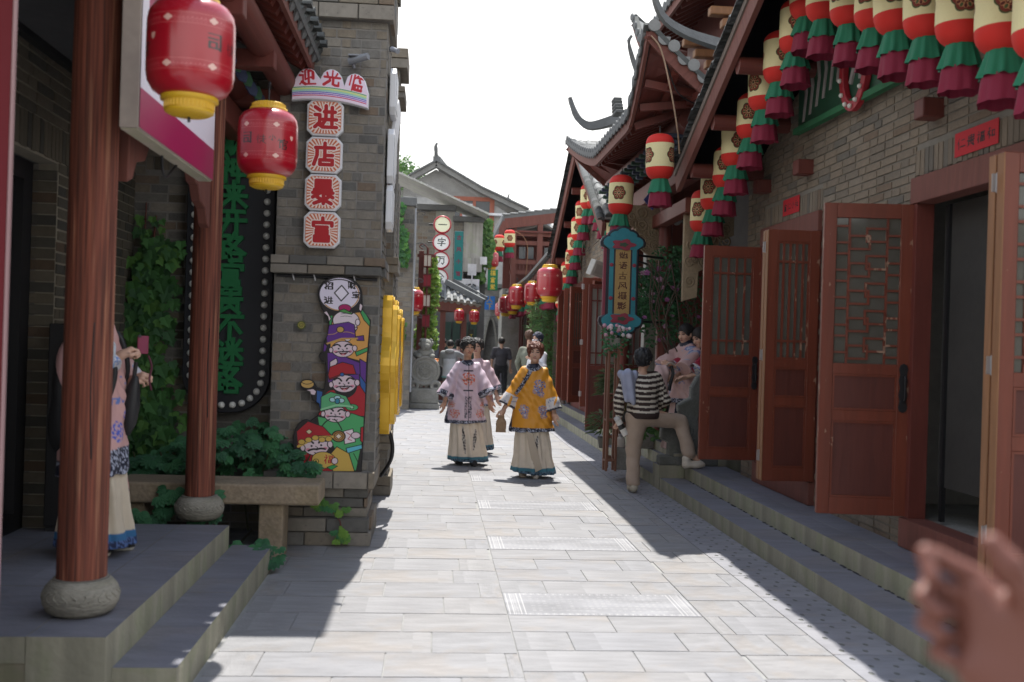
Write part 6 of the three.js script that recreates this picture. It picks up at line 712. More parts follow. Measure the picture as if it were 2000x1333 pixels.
{ // far greenery
  const vine = (name, label, cat, n, gen, mats, keep = 40, geo = LGeo.ivy) => { const t = thing(name, label, cat, [0, 0, 0]); leaves(t, [...Array(n)].map((_, i) => gen(i / n)), [geo], mats, keep); return t; };
  const a = vine('hanging_vine', 'bright green vine hanging down the far pale wall beside the teal sign', 'vine', 1500, () => { const k = rnd(), x = 1.16 + .5 * rnd(), y = 5.25 - (x < 1.42 ? 1.9 : 1.4) * Math.pow(k, .85) - .1 * Math.abs(x - 1.4); return { p: V(x + .05 * Math.sin(y * 6), y, -30.6 + rr(0, .45)), s: rr(.07, .13), n: V(rr(-.6, .6), rr(.1, .9), 1), f: V(rr(-.5, .5), -1, 0) }; }, leafM.far); part('stem', merge([1.2, 1.35, 1.5, 1.62].map((x) => tube([V(x, 5.3, -30.7), V(x + .05, 4.4, -30.6), V(x, 3.6, -30.6)], .015, 12, 5))), mat(.1, .07, .04), a);
  const b = vine('pole_vine', 'sunlit yellow green vine wrapped round the lamp post in the mid distance', 'vine', 1900, () => { const y = 1.35 + 2.25 * rnd(), w = .12 + .13 * sst(y, 3.5, 2.2) + .05 * Math.sin(y * 5), a = rr(0, 6.28), r = Math.sqrt(rnd()); return { p: V(-.10 + .05 * Math.sin(y * 2.3) - (y < 2 ? .12 * (2 - y) : 0) + w * r * Math.cos(a), y, -24.9 + .2 * r * Math.sin(a)), s: rr(.05, .1), n: V(rr(-.6, .6), rr(.2, 1), rr(-.3, 1)) }; }, leafM.bright); part('stem', tube([V(-.1, 0, -24.9), V(-.05, 1.5, -24.9), V(-.12, 3.5, -24.9)], .02, 16, 5), mat(.1, .07, .04), b);
  const c = vine('pier_vine', 'dark green vine clinging to the grey pier in the mid distance', 'vine', 520, () => { const y = 3.2 + 1.4 * rnd(); return { p: V(-.86 + .22 * (rnd() + rnd() - 1) + .1 * Math.sin(y * 4) + (y > 3.9 ? .02 : -.02), y, -22.85 + rr(0, .2)), s: rr(.06, .12), n: V(0, .4, 1), f: V(rr(-.5, .5), -1, 0) }; }, leafM.ivy, 40); const c2 = vine('pier_tuft', 'small green tuft growing out of the grey pier beside the yellow boxes', 'plant', 130, () => ({ p: V(-.78 + rr(-.12, .14), 1.75 + rr(-.2, .2), -22.8 + rr(0, .2)), s: rr(.05, .11), n: V(0, .6, 1) }), leafM.far, 30); part('stem', tube([V(-.9, 4.6, -22.9), V(-.85, 3.8, -22.88), V(-.9, 3.0, -22.88)], .015, 10, 5), M.redDark, c); part('stem', tube([V(-.8, 1.5, -22.85), V(-.78, 1.8, -22.8)], .01, 6, 5), M.redDark, c2);
  const d = vine('bamboo_clump', 'tall dark green bamboo clump at the far end of the right shops', 'bamboo', 1500, () => { const y = .5 + 2.1 * rnd(), a = rr(0, 6.28), r = Math.sqrt(rnd()), w = .40; return { p: V(2.62 + w * r * Math.cos(a) * .8, y, -24.6 - 1.2 * r * Math.sin(a)), s: rr(.12, .22), n: V(rr(-.5, .5), .9, .6), f: V(rr(-1, 1), rr(-.9, .2), rr(-1, 1)) }; }, leafM.far, 60, LGeo.lance); part('cane', merge([...Array(9)].map((_, i) => rod(V(2.4 + i * .06, .27, -24.8), V(2.35 + i * .075, 2.6, -24.6 - .2 * (i % 3)), .015))), mat(.1, .12, .04), d);
  const pt = thing('clay_pot', 'brown clay jar below the bamboo at the far right shops', 'pot', [2.42, .27, -23.5]); pot('jar', 0, 0, 0, .24, .5, mat(.16, .075, .05, { map: T.mottle }), pt);
  const tree = (label, x, z, h, r, n, mats, ty = .62) => { const t = thing('garden_tree', label, 'tree', [x, 0, z]); part('trunk', rod(V(0, 0, 0), V(.1, h * .6, 0), .13, .06, 8), mat(.07, .05, .035, { map: T.wood }), t); part('limb', merge([...Array(6)].map((_, i) => rod(V(.05, h * .4, 0), V(r * .7 * Math.cos(i * 1.1), h * (.6 + .05 * i), r * .7 * Math.sin(i * 1.1)), .05, .02, 6))), mat(.07, .05, .035), t); const c = sub('crown', t); const cl = [...Array(16)].map(() => V(r * rr(-.8, .8), h * ty + r * rr(-.75, .75), r * rr(-.8, .8))); leaves(c, [...Array(n)].map((_, i) => { const q = cl[i % 16], a = rr(0, 6.28), hh = rr(-1, 1), k = .38 * r * Math.pow(rnd(), .5), s = Math.sqrt(1 - hh * hh); return { p: V(q.x + k * s * Math.cos(a), q.y + k * hh, q.z + k * s * Math.sin(a)), s: rr(.1, .2), n: V(rr(-1, 1), rr(0, 1), rr(-1, 1)) }; }), [LGeo.oval], mats, 0); return t; };
  tree('sunlit yellow green tree seen through the gap at the end of the lane', 3.05, -43, 3.4, 1.15, 5200, leafM.bright); tree('second sunlit tree behind the gap at the end of the lane', 4.4, -47, 4.0, 1.7, 5200, leafM.bright); tree('pale green tree top just showing beside the pier against the sky', -2.6, -58, 10.5, 2.0, 5000, leafM.far, .93);
}
// ---------------------------------------------------------------- painted cut-out panel of stacked fortune figures on the pier
{
  const t = thing('cutout_panel', 'tall painted cut-out panel of stacked smiling robed figures under a white coin', 'sign', [-.745, .56, -7.86]);
  // panel space: x 0..100, y 0..300 downwards; 0.42 m wide, 1.48 m tall
  const out = []; const arc = (cx, cy, rx, ry, a0, a1, n = 10) => { for (let i = 0; i <= n; i++) { const a = (a0 + (a1 - a0) * i / n) * Math.PI / 180; out.push([cx + rx * Math.cos(a), cy + ry * Math.sin(a)]); } };
  arc(60, 28, 28, 28, -200, 0, 20); out.push([90, 52], [100, 66], [98, 118], [97, 190], [94, 299], [20, 300], [18, 276]); arc(22, 252, 16, 30, 130, 290, 8); out.push([36, 216], [40, 208], [38, 196], [30, 192], [26, 178]); arc(22, 168, 9, 8, 120, 350, 8); out.push([34, 172], [44, 176], [46, 150], [44, 132]); arc(44, 124, 8, 7, 120, 250, 5); out.push([42, 100], [46, 92], [48, 72], [46, 62], [40, 56]);
  const S = (p) => [(p[0] - 55) / 100 * .585, (300 - p[1]) / 300 * 1.48]; const o = out.map(S); let ar = 0; o.forEach((p, i) => { const q = o[(i + 1) % o.length]; ar += p[0] * q[1] - q[0] * p[1]; }); if (ar < 0) o.reverse();
  part('board', tri(plate(o, .018, .004)), M.black, t);
  const tx = canvasTex(560, 1680, (g, W, H) => {
    g.scale(5.6, 5.6); g.lineJoin = g.lineCap = 'round'; g.fillStyle = '#1a1416'; g.fillRect(0, 0, 100, 300); const L = (w = 1) => { g.strokeStyle = '#171214'; g.lineWidth = w; g.stroke(); };
    const sh = (f, p, w = 1.1) => { g.fillStyle = f; g.beginPath(); p.forEach((q, i) => (i ? (q.length > 2 ? g.quadraticCurveTo(q[0], q[1], q[2], q[3]) : g.lineTo(...q)) : g.moveTo(...q))); g.closePath(); g.fill(); L(w); };
    const el = (f, x, y, a, b, r = 0, w = 1) => { g.fillStyle = f; g.beginPath(); g.ellipse(x, y, a, b, r, 0, 7); g.fill(); if (w) L(w); };
    const ln = (p, w = 1.1, c = '#171214') => { g.strokeStyle = c; g.lineWidth = w; g.beginPath(); p.forEach((q, i) => (i ? (q.length > 2 ? g.quadraticCurveTo(q[0], q[1], q[2], q[3]) : g.lineTo(...q)) : g.moveTo(...q))); g.stroke(); };
    // fifth figure at the back: orange robe, arms up holding the coin
    sh('#d39a4e', [[48, 62], [96, 52], [100, 70], [97, 132], [50, 118]]); sh('#3f9b58', [[84, 48], [92, 52], [100, 68], [100, 76], [92, 66]]); sh('#3f9b58', [[46, 62], [52, 60], [50, 82], [46, 82]]); sh('#3f9b58', [[82, 116], [98, 108], [98, 114], [84, 122]]);
    el('#ded6e6', 60, 28, 27, 26.5, 0, 2.4); ln([[40, 12], [58, -2, 80, 12]], 1.6); g.strokeStyle = '#b98a45'; g.lineWidth = 1.4; g.beginPath(); g.ellipse(60, 28, 24.5, 24.5, 0, -.6, 2.4); g.stroke(); sh('#e9e2ee', [[62, 14], [71, 26], [62, 38], [53, 26]], 1.6); g.strokeStyle = '#1b1618'; [['招', 40, 10], ['财', 70, 8], ['进', 40, 32], ['宝', 75, 22]].forEach(([c, x, y]) => write(g, c, x, y, 11, 1.7, true));
    sh('#dcc9cf', [[40, 56], [44, 54], [50, 66], [46, 72]]); sh('#dcc9cf', [[86, 40], [90, 44], [88, 54], [85, 50]]); el('#dccdd4', 69, 68, 17, 15); el('#dccdd4', 84, 70, 3, 5); sh('#dccdd4', [[56, 76], [72, 112, 84, 78]]); sh('#e3d9e0', [[60, 80], [72, 118, 82, 82], [70, 90]]); el('#a3145c', 67, 49, 8, 6); sh('#4d9148', [[58, 54], [66, 50], [76, 56], [82, 51], [76, 58], [66, 56]]); for (const y of [58, 62]) ln([[62, y], [69, y - 2, 76, y]], .6); ln([[60, 74], [63, 71, 66, 74]], .9); ln([[72, 74], [75, 71, 78, 74]], .9); ln([[64, 80], [69, 77, 74, 80]], .9); el('#cf9aa8', 60, 79, 2.2, 1.5, 0, 0); el('#cf9aa8', 79, 79, 2.2, 1.5, 0, 0);
    // face helper
    const face = (x, y, s, tilt, brow, mo, beard, ear = 1) => { g.save(); g.translate(x, y); g.rotate(tilt); g.scale(s, s); if (beard) sh('#171012', [[-13, 2], [-10, 20, 4, 19], [16, 14, 15, -4], [9, 8], [-8, 10]], .6); el('#d8c3cb', 0, 0, 14, 12, 0, 1); if (ear) { el('#d8c3cb', 15, -1, 3, 4.4); el('#d8c3cb', -15, 1, 2.6, 4); } g.strokeStyle = '#171214'; for (const k of [-1, 1]) { ln([[k * 3, -4.5 + brow * .3], [k * 6, -8.5 - brow, k * 11, -5.5]], 2.1); el('#171214', k * 5.2, -.8, 1.15, 1.3, 0, 0); el('#cf8398', k * 9.2, 3.6, 2.6, 1.9, 0, 0); } ln([[-1, 0], [2.6, 2.4, -.6, 3]], .8); if (mo === 1) { sh('#8e1f2b', [[-5, 5], [0, 13, 6, 4.6], [0, 6.5]], .7); el('#d98a94', 0, 8.4, 2, 1.1, 0, 0); } ln([[-9, 5], [-4, 2.5, 0, 4.2], [4, 2.5, 9, 4.6]], mo === 2 ? 2.4 : 1.5); if (mo !== 1) ln([[-3, 8], [0, 9.8, 3, 8]], .9); g.restore(); };
    // fourth: purple
    sh('#5d2a86', [[46, 118], [60, 118], [74, 126], [98, 136], [97, 184], [86, 186], [76, 160], [48, 164]]); sh('#5d2a86', [[88, 126], [97, 132], [97, 176], [90, 164]]); face(66, 112, 1.02, -.06, 1, 1, 0); sh('#5d2a86', [[44, 94], [46, 76], [72, 70], [80, 74], [82, 94], [60, 98], [46, 104]]); sh('#5d2a86', [[82, 92], [92, 90], [93, 98], [84, 98]]); sh('#5d2a86', [[36, 112], [42, 104], [46, 108], [44, 116], [38, 118]]); ln([[46, 104], [64, 96], [84, 95]], 2.6, '#bf9550'); el('#c19a4d', 62, 82, 4.6, 4.6); ln([[46, 90], [56, 90, 58, 86]], .9, '#c19a4d'); ln([[66, 86], [72, 84, 80, 88]], .9, '#c19a4d'); sh('#d8c3cb', [[50, 132], [58, 126], [60, 132], [56, 140], [50, 142]]);
    // third: red with a gold ingot
    sh('#a81725', [[36, 190], [50, 176], [92, 166], [97, 180], [97, 214], [60, 216], [36, 214]]); sh('#29599b', [[34, 176], [42, 178], [40, 206], [34, 208]]); sh('#29599b', [[88, 150], [97, 164], [97, 180], [90, 168]]); sh('#d8c3cb', [[20, 176], [30, 174], [34, 178], [32, 184], [22, 182]]); el('#c5a05a', 22, 167, 8.5, 6.5); ln([[15, 165], [22, 170, 29, 164]], .9); face(69, 165, 1.12, -.06, 2, 1, 1); sh('#a81725', [[48, 152], [50, 140], [66, 132], [80, 136], [84, 150], [66, 152], [50, 160]]); ln([[50, 158], [66, 150], [86, 150]], 1.1); el('#2c62a8', 66, 151, 2.7, 2.7);
    // second: green with a banknote and coin
    sh('#4aa565', [[36, 216], [62, 222], [80, 210], [96, 216], [96, 244], [88, 298], [72, 300], [58, 262], [40, 240]]); el('#4aa565', 80, 201, 8, 5); el('#cfe0c8', 80, 201, 2.2, 2.2); sh('#a81725', [[92, 232], [96, 230], [96, 256], [92, 252]]); face(59, 212, 1.05, .05, 1, 0, 0); for (const k of [-1, 1]) { ln([[56 + k * 3 - 1, 220], [54 + k * 9, 224, 54 + k * 14, 236]], 1.5); } sh('#58a873', [[40, 208], [40, 186], [52, 178], [72, 184], [80, 200], [60, 202]]); ln([[40, 206], [60, 198], [80, 200]], 2.8, '#8cc79a'); for (const [x, y] of [[55, 190], [61, 187], [66, 191]]) el('#a9cfd6', x, y, 4.2, 3.6); el('#2f7f9b', 61, 192, 3, 4.2); sh('#e5d5dc', [[70, 238], [82, 234], [86, 254], [72, 258]]); ln([[74, 240], [80, 244], [76, 250], [81, 252]], 1, '#b02a4c'); el('#d8c3cb', 86, 244, 6, 5); el('#a5763c', 64, 246, 8.4, 8.4, 0, 1.6); el('#b98a4c', 64, 246, 5.6, 5.6, 0, .8); sh('#e6d8c8', [[64, 242], [68, 246], [64, 250], [60, 246]], .7); sh('#5bb9cf', [[74, 264], [94, 258], [95, 264], [76, 272]]); ln([[84, 272], [93, 292]], 1);
    // first: red hat, gold robe with a pouch
    sh('#a81725', [[20, 270], [40, 276], [66, 290], [66, 300], [20, 300]]); sh('#c9a64c', [[62, 262], [78, 272], [86, 300], [58, 300], [50, 280]]); face(36, 262, 1.18, -.12, 1, 2, 0); sh('#a81725', [[12, 262], [10, 240], [24, 224], [44, 232], [56, 246], [36, 246], [14, 264]]); ln([[13, 263], [34, 249], [56, 247]], 4, '#c9a64c'); for (let i = 0; i < 5; i++) el('#c9a64c', 17 + i * 8.6, 256 - i * 3.4 + (i > 2 ? i * 2 : 0), 4.4, 4, 0, .7); sh('#d8c9a0', [[26, 236], [30, 240], [26, 244], [22, 240]], .7); el('#cbaa52', 46, 283, 15.5, 12.5, .2); g.strokeStyle = '#b01f2a'; write(g, '福', 46, 275, 13, 1.3); el('#cbaa52', 36, 285, 3.4, 3.4, 0, .8); el('#171214', 36, 285, 1.2, 1.2, 0, 0); el('#d8c3cb', 60, 284, 4, 5); sh('#2f9b50', [[50, 294], [58, 290], [64, 292], [56, 298]], .7);
  });
  const fp = tri(plate(o, .003)); for (let i = 0; i < fp.attributes.uv.count; i++) fp.attributes.uv.setXY(i, fp.attributes.position.getX(i) / .585 + .55, fp.attributes.position.getY(i) / 1.48); part('painted_face', fp, new THREE.MeshStandardMaterial({ map: tx, roughness: .55 }), t, [0, 0, .0225]);
  const c = thing('coin_ornament', 'small green and gold coin disc beside the cut-out panel', 'ornament', [-1.0, 1.66, -7.86]); part('disc', tri(new THREE.CylinderGeometry(.032, .032, .014, 24).toNonIndexed().rotateX(Math.PI / 2)), mat(.10, .12, .03), c); part('ring', new THREE.TorusGeometry(.02, .004, 6, 20).translate(0, 0, .008), mat(.35, .3, .08), c); part('core', new THREE.TorusGeometry(.008, .004, 6, 14).translate(0, 0, .008), mat(.35, .3, .08), c);
}
// ---------------------------------------------------------------- bodies and clothes as distance fields
const sminK = (a, b, k) => { const h = Math.max(k - Math.abs(a - b), 0) / k; return Math.min(a, b) - h * h * k * .25; };
const cap = (a, b, ra, rb = ra) => { const bx = b[0] - a[0], by = b[1] - a[1], bz = b[2] - a[2], L2 = bx * bx + by * by + bz * bz || 1e-9; return (x, y, z) => { const px = x - a[0], py = y - a[1], pz = z - a[2], t = Math.min(1, Math.max(0, (px * bx + py * by + pz * bz) / L2)), dx = px - bx * t, dy = py - by * t, dz = pz - bz * t; return Math.sqrt(dx * dx + dy * dy + dz * dz) - (ra + (rb - ra) * t); }; };
const ell = (c, r) => { const m = Math.min(...r); return (x, y, z) => { const a = (x - c[0]) / r[0], b = (y - c[1]) / r[1], d = (z - c[2]) / r[2], k0 = Math.sqrt(a * a + b * b + d * d), k1 = Math.sqrt((a / r[0]) ** 2 + (b / r[1]) ** 2 + (d / r[2]) ** 2); return k1 < 1e-6 ? -m : k0 * (k0 - 1) / k1; }; };
const uni = (list, k = .03) => (x, y, z) => { let d = list[0](x, y, z); for (let i = 1; i < list.length; i++) d = sminK(d, list[i](x, y, z), k); return d; };
// naive surface nets; far blocks are skipped
function nets(f, lo, hi, h, colour) {
  const n = [0, 1, 2].map((k) => Math.ceil((hi[k] - lo[k]) / h) + 1), [nx, ny, nz] = n, v = new Float32Array(nx * ny * nz).fill(1), id = (i, j, k) => i + nx * (j + ny * k), B4 = 4;
  for (let k = 0; k < nz; k += B4) for (let j = 0; j < ny; j += B4) for (let i = 0; i < nx; i += B4) { const c = f(lo[0] + (i + 1.5) * h, lo[1] + (j + 1.5) * h, lo[2] + (k + 1.5) * h), skip = Math.abs(c) > h * 6.5; for (let c3 = k; c3 < Math.min(nz, k + B4); c3++) for (let b = j; b < Math.min(ny, j + B4); b++) for (let a = i; a < Math.min(nx, i + B4); a++) v[id(a, b, c3)] = skip ? c : f(lo[0] + a * h, lo[1] + b * h, lo[2] + c3 * h); }
  const at = new Int32Array(nx * ny * nz).fill(-1), P = [], idx = [];
  for (let k = 0; k + 1 < nz; k++) for (let j = 0; j + 1 < ny; j++) for (let i = 0; i + 1 < nx; i++) {
    let m = 0; const g = []; for (let q = 0; q < 8; q++) { const w = v[id(i + (q & 1), j + ((q >> 1) & 1), k + (q >> 2))]; g.push(w); if (w < 0) m |= 1 << q; } if (m === 0 || m === 255) continue;
    let s = 0, X = 0, Y = 0, Z = 0; for (const [a, b] of nets.E) { const A = g[a], Bv = g[b]; if ((A < 0) === (Bv < 0)) continue; const t = A / (A - Bv); X += (a & 1) + ((b & 1) - (a & 1)) * t; Y += ((a >> 1) & 1) + (((b >> 1) & 1) - ((a >> 1) & 1)) * t; Z += (a >> 2) + ((b >> 2) - (a >> 2)) * t; s++; }
    at[id(i, j, k)] = P.length / 3; P.push(lo[0] + (i + X / s) * h, lo[1] + (j + Y / s) * h, lo[2] + (k + Z / s) * h);
  }
  const quad = (a, b, c, d, flip) => { if (a < 0 || b < 0 || c < 0 || d < 0) return; flip ? idx.push(a, c, b, b, c, d) : idx.push(a, b, c, b, d, c); };
  for (let k = 1; k + 1 < nz; k++) for (let j = 1; j + 1 < ny; j++) for (let i = 1; i + 1 < nx; i++) { const s = v[id(i, j, k)] < 0; if (s !== v[id(i + 1, j, k)] < 0) quad(at[id(i, j - 1, k - 1)], at[id(i, j, k - 1)], at[id(i, j - 1, k)], at[id(i, j, k)], !s); if (s !== v[id(i, j + 1, k)] < 0) quad(at[id(i - 1, j, k - 1)], at[id(i - 1, j, k)], at[id(i, j, k - 1)], at[id(i, j, k)], !s); if (s !== v[id(i, j, k + 1)] < 0) quad(at[id(i - 1, j - 1, k)], at[id(i, j - 1, k)], at[id(i - 1, j, k)], at[id(i, j, k)], !s); }
  const e = h * .6, N = new Float32Array(P.length), Cc = new Float32Array(P.length), U = new Float32Array(P.length / 3 * 2); for (let i = 0; i < P.length; i += 3) { const x = P[i], y = P[i + 1], z = P[i + 2]; let a = f(x + e, y, z) - f(x - e, y, z), b = f(x, y + e, z) - f(x, y - e, z), c = f(x, y, z + e) - f(x, y, z - e), l = Math.hypot(a, b, c) || 1; N[i] = a / l; N[i + 1] = b / l; N[i + 2] = c / l; const q = colour ? colour(x, y, z, a / l, b / l, c / l) : [1, 1, 1]; Cc[i] = q[0]; Cc[i + 1] = q[1]; Cc[i + 2] = q[2]; U[i / 3 * 2] = x * 3; U[i / 3 * 2 + 1] = y * 3; }
  const g = new THREE.BufferGeometry(); g.setAttribute('position', new THREE.Float32BufferAttribute(P, 3)); g.setAttribute('normal', new THREE.BufferAttribute(N, 3)); g.setAttribute('color', new THREE.BufferAttribute(Cc, 3)); g.setAttribute('uv', new THREE.BufferAttribute(U, 2)); g.setIndex(idx); return g;
}
nets.E = []; for (let a = 0; a < 8; a++) for (const b of [1, 2, 4]) if (!(a & b)) nets.E.push([a, a | b]);
const skinMat = new THREE.MeshPhysicalMaterial({ vertexColors: true, roughness: .55 }), clothMat = new THREE.MeshStandardMaterial({ vertexColors: true, roughness: .82, bumpMap: T.cloth, bumpScale: .0004 }), silkMat = new THREE.MeshPhysicalMaterial({ vertexColors: true, roughness: .5, sheen: .4, sheenRoughness: .4, sheenColor: C(.5, .45, .45), bumpMap: T.cloth, bumpScale: .0003 }), hairMat = new THREE.MeshPhysicalMaterial({ vertexColors: true, roughness: .62, bumpMap: T.woodBump, bumpScale: .004 });
const skinA = [.60, .37, .27], skinB = [.54, .32, .225];
// head: eyes at height 0, chin at -.11, crown at +.115, facing +z
const headF = (() => { const base = uni([ell([0, .025, -.012], [.076, .094, .095]), ell([0, -.04, .018], [.058, .07, .068]), ell([0, -.083, .05], [.03, .026, .03])], .03), nose = cap([0, .0, .082], [0, -.034, .098], .0085, .0135), lips = cap([-.018, -.063, .079], [.018, -.063, .079], .008), ears = uni([ell([-.078, -.012, -.005], [.012, .03, .018]), ell([.078, -.012, -.005], [.012, .03, .018])], .004), sock = uni([ell([-.03, .002, .092], [.019, .011, .016]), ell([.03, .002, .092], [.019, .011, .016])], .002), ch = uni([ell([-.038, -.032, .06], [.022, .02, .02]), ell([.038, -.032, .06], [.022, .02, .02])], .01), brow = cap([-.045, .02, .077], [.045, .02, .077], .008); return (x, y, z) => { let d = sminK(base(x, y, z), ch(x, y, z), .02); d = sminK(d, brow(x, y, z), .015); d = -sminK(-d, sock(x, y, z), .014); d = sminK(d, nose(x, y, z), .014); d = sminK(d, lips(x, y, z), .006); return sminK(d, ears(x, y, z), .008); }; })();
const headCol = (skin, lip = 1) => (x, y, z) => { let c = skin; const k = n3(x * 60 + 90, y * 60 + 90, z * 60 + 90); c = c.map((q, i) => q * (.94 + .12 * k)); const ax = Math.abs(x); if (z > .05) { const ex = (ax - .031) / .0145, ey = (y - .001) / .0052; if (ex * ex + ey * ey < 1) return ax > .024 && ax < .038 ? [.015, .011, .01] : [.32, .27, .24]; if (ax > .012 && ax < .05 && Math.abs(y - .0075 - .0) < .0026) return [.04, .025, .02]; if (ax > .013 && ax < .052 && Math.abs(y - (.026 - Math.max(0, ax - .035) * .35)) < .0045) return [.045, .03, .025]; if (z > .066 && ax < .023 && Math.abs(y + .063) < .0075 - ax * .1) return Math.abs(y + .063) < .0014 ? [.12, .03, .03] : [lerp(skin[0], .42, lip * .7), lerp(skin[1], .085, lip * .7), lerp(skin[2], .08, lip * .7)]; if (ax < .011 && ax > .004 && y < -.038 && y > -.046 && z > .088) return [.12, .05, .04]; if (ax > .022 && y < -.012 && y > -.05) return [c[0] * 1.03, c[1] * .93, c[2] * .92]; } return c; };
// hand: wrist at origin, fingers towards -y, palm facing -z... thumb on the +x side
function handF(curl = .35, spread = 1, grip = 0) {
  const parts = [], fl = [[.030, -.085, .072], [.010, -.09, .082], [-.011, -.087, .076], [-.030, -.078, .060]], palm = uni([cap([.024, -.03, 0], [.029, -.08, 0], .015), cap([.004, -.02, 0], [.009, -.086, 0], .0165), cap([-.014, -.028, 0], [-.030, -.076, 0], .0145), cap([0, .03, 0], [0, -.03, 0], .024, .026)], .022);
  fl.forEach(([x, y, L], i) => { let p = [x, y, 0], a = curl * (.5 + i * .12) + grip; const sx = x * .12 * spread / .03; for (let k = 0; k < 3; k++) { const l = L * [.45, .31, .24][k], q = [p[0] + sx * l * .6, p[1] - l * Math.cos(a), p[2] - l * Math.sin(a)], r = [.0092, .0084, .0076][k] * (i === 3 ? .86 : 1); parts.push(cap(p, q, r, r * .93)); p = q; a += curl * .9 + grip * 1.15; } });
  const th = [[.026, -.026, -.006], [.05, -.052, -.016 - grip * .012], [.052 - grip * .012, -.082, -.026 - grip * .014], [.048 - grip * .026, -.104, -.034 - grip * .012]], tb = uni([cap(th[0], th[1], .0145, .0125), cap(th[1], th[2], .0115, .0105), cap(th[2], th[3], .0102, .0082)], .008);
  return (x, y, z) => { let d = palm(x, y, z); for (const p of parts) d = sminK(d, p(x, y, z), .006); return sminK(d, tb(x, y, z), .012); };
}
const handGeo = { relaxed: nets(handF(.38), [-.06, -.2, -.09], [.075, .06, .04], .006), grip: nets(handF(.35, .6, .62), [-.06, -.2, -.12], [.075, .06, .04], .006) };
function recol(g, fn) { const q = g.clone(), p = q.attributes.position, c = new Float32Array(p.count * 3); for (let i = 0; i < p.count; i++) { const k = fn(p.getX(i), p.getY(i), p.getZ(i)); c[i * 3] = k[0]; c[i * 3 + 1] = k[1]; c[i * 3 + 2] = k[2]; } q.setAttribute('color', new THREE.BufferAttribute(c, 3)); return q; }
const baseHead = nets(headF, [-.105, -.13, -.125], [.105, .14, .13], .0058);
const MC = (l) => mergeGeometries(l);
// orient the hand so that its -y axis runs along the forearm; roll turns the palm about that axis
function placeHand(elbow, wrist, roll, mirror, kind) { const dir = V(...wrist).sub(V(...elbow)).normalize(), g = handGeo[kind].clone(); if (mirror) { g.scale(-1, 1, 1); const ix = g.index.array; for (let i = 0; i < ix.length; i += 3) { const t = ix[i]; ix[i] = ix[i + 1]; ix[i + 1] = t; } } g.applyQuaternion(new THREE.Quaternion().setFromAxisAngle(V(0, 1, 0), roll)); g.applyQuaternion(new THREE.Quaternion().setFromUnitVectors(V(0, -1, 0), dir)); g.translate(...wrist); return g; }
const hairF = { // in head space
  cap: (x, y, z) => Math.max(ell([0, .032, -.016], [.088, .098, .105])(x, y, z), -ell([0, -.055, .10], [.08, .105, .092])(x, y, z), -(y + .055) - (z < 0 ? .02 : 0)),
  bob: (x, y, z) => Math.max(ell([0, .024, -.018], [.097, .110, .112])(x, y, z) + .013 * (n3(x * 64 + 90, y * 34 + 90, z * 64 + 90) - .5) * 2, -ell([0.006, -.065, .10], [.072, .115, .09])(x, y, z), -(y + .085)),
  curly: (x, y, z) => Math.max(ell([0, .03, -.014], [.098, .106, .114])(x, y, z) + .011 * (n3(x * 80 + 90, y * 80 + 90, z * 80 + 90) - .5) * 2, -ell([0, -.06, .105], [.070, .108, .088])(x, y, z), -(y + .075)),
  bun: (x, y, z) => sminK(hairF.cap(x, y, z), ell([0, .02, -.125], [.05, .05, .045])(x, y, z), .03),
};
// a figure: joints in metres, feet at y = 0, facing +z. hat etc. are added by the caller
function figure(name, label, pos, turn, o) {
  const t = thing(name, label, 'person', pos, turn), skin = o.skin || skinA, J = o.J, cell = o.cell || .016, hd = o.head, R = new THREE.Euler(hd.pitch || 0, hd.yaw || 0, hd.tilt || 0, 'YXZ'), hm = new THREE.Matrix4().makeRotationFromEuler(R).setPosition(...hd.at), hs = hd.s || 1; hm.scale(V(hs, hs, hs));
  const bones = [cap(J.pelvis, J.chest, .11, o.robe ? .09 : .125), ell([J.chest[0], J.chest[1] + .02, J.chest[2]], o.robe ? [.115, .12, .08] : [.16, .14, .10]), cap([J.neck[0], J.neck[1] - .06, J.neck[2]], [hd.at[0], hd.at[1] - .05, hd.at[2] - .015], .052, .046)];
  J.arms.forEach((b) => { const a = o.robe ? [[b[0][0] * .62, b[0][1] - .06, b[0][2]], [b[1][0] * .82, b[1][1], b[1][2]], b[2]] : b; bones.push(cap(a[0], a[1], .042, .036), cap(a[1], a[2], .037, .025)); }); J.legs.forEach((l) => { bones.push(cap(l[0], l[1], .08, .055), cap(l[1], l[2], .052, .036), cap(l[2], l[3], .036, .03)); });
  const f = uni(bones, .035), all = [J.pelvis, J.chest, J.neck, ...J.arms.flat().filter(Array.isArray), ...J.legs.flat()], lo = [0, 1, 2].map((k) => Math.min(...all.map((p) => p[k])) - .2), hi = [0, 1, 2].map((k) => Math.max(...all.map((p) => p[k])) + .2); const col = (x, y, z) => skin.map((q) => q * (.95 + .1 * n3(x * 40 + 50, y * 40 + 50, z * 40 + 50)));
  const pieces = [nets(f, lo, hi, cell, col)]; const h = recol(baseHead, headCol(skin, o.lip ?? 1)); h.applyMatrix4(hm); pieces.push(h);
  J.arms.forEach((a, i) => a[4] !== 'none' && pieces.push(recol(placeHand(a[1], a[2], a[3] ?? (i ? -1.3 : 1.3), i === 0, a[4] || 'relaxed'), col)));
  if (o.extra) pieces.push(...o.extra(col)); part('body', MC(pieces), skinMat, t);
  if (o.hair) { const hc = o.hairCol || [.018, .014, .012], hf = hairF[o.hair], g = nets(hf, [-.13, -.14, -.19], [.13, .17, .14], .0058, (x, y, z) => { const k = .7 + .7 * n3(x * 110 + 90, y * 22 + 90, z * 110 + 90); return hc.map((q) => q * k); }); g.applyMatrix4(hm); part('hair', g, hairMat, t); }
  return t;
}
function garment(t, name, f, lo, hi, h, col, m = clothMat) { return part(name, nets(f, lo, hi, h, col), m, t); }
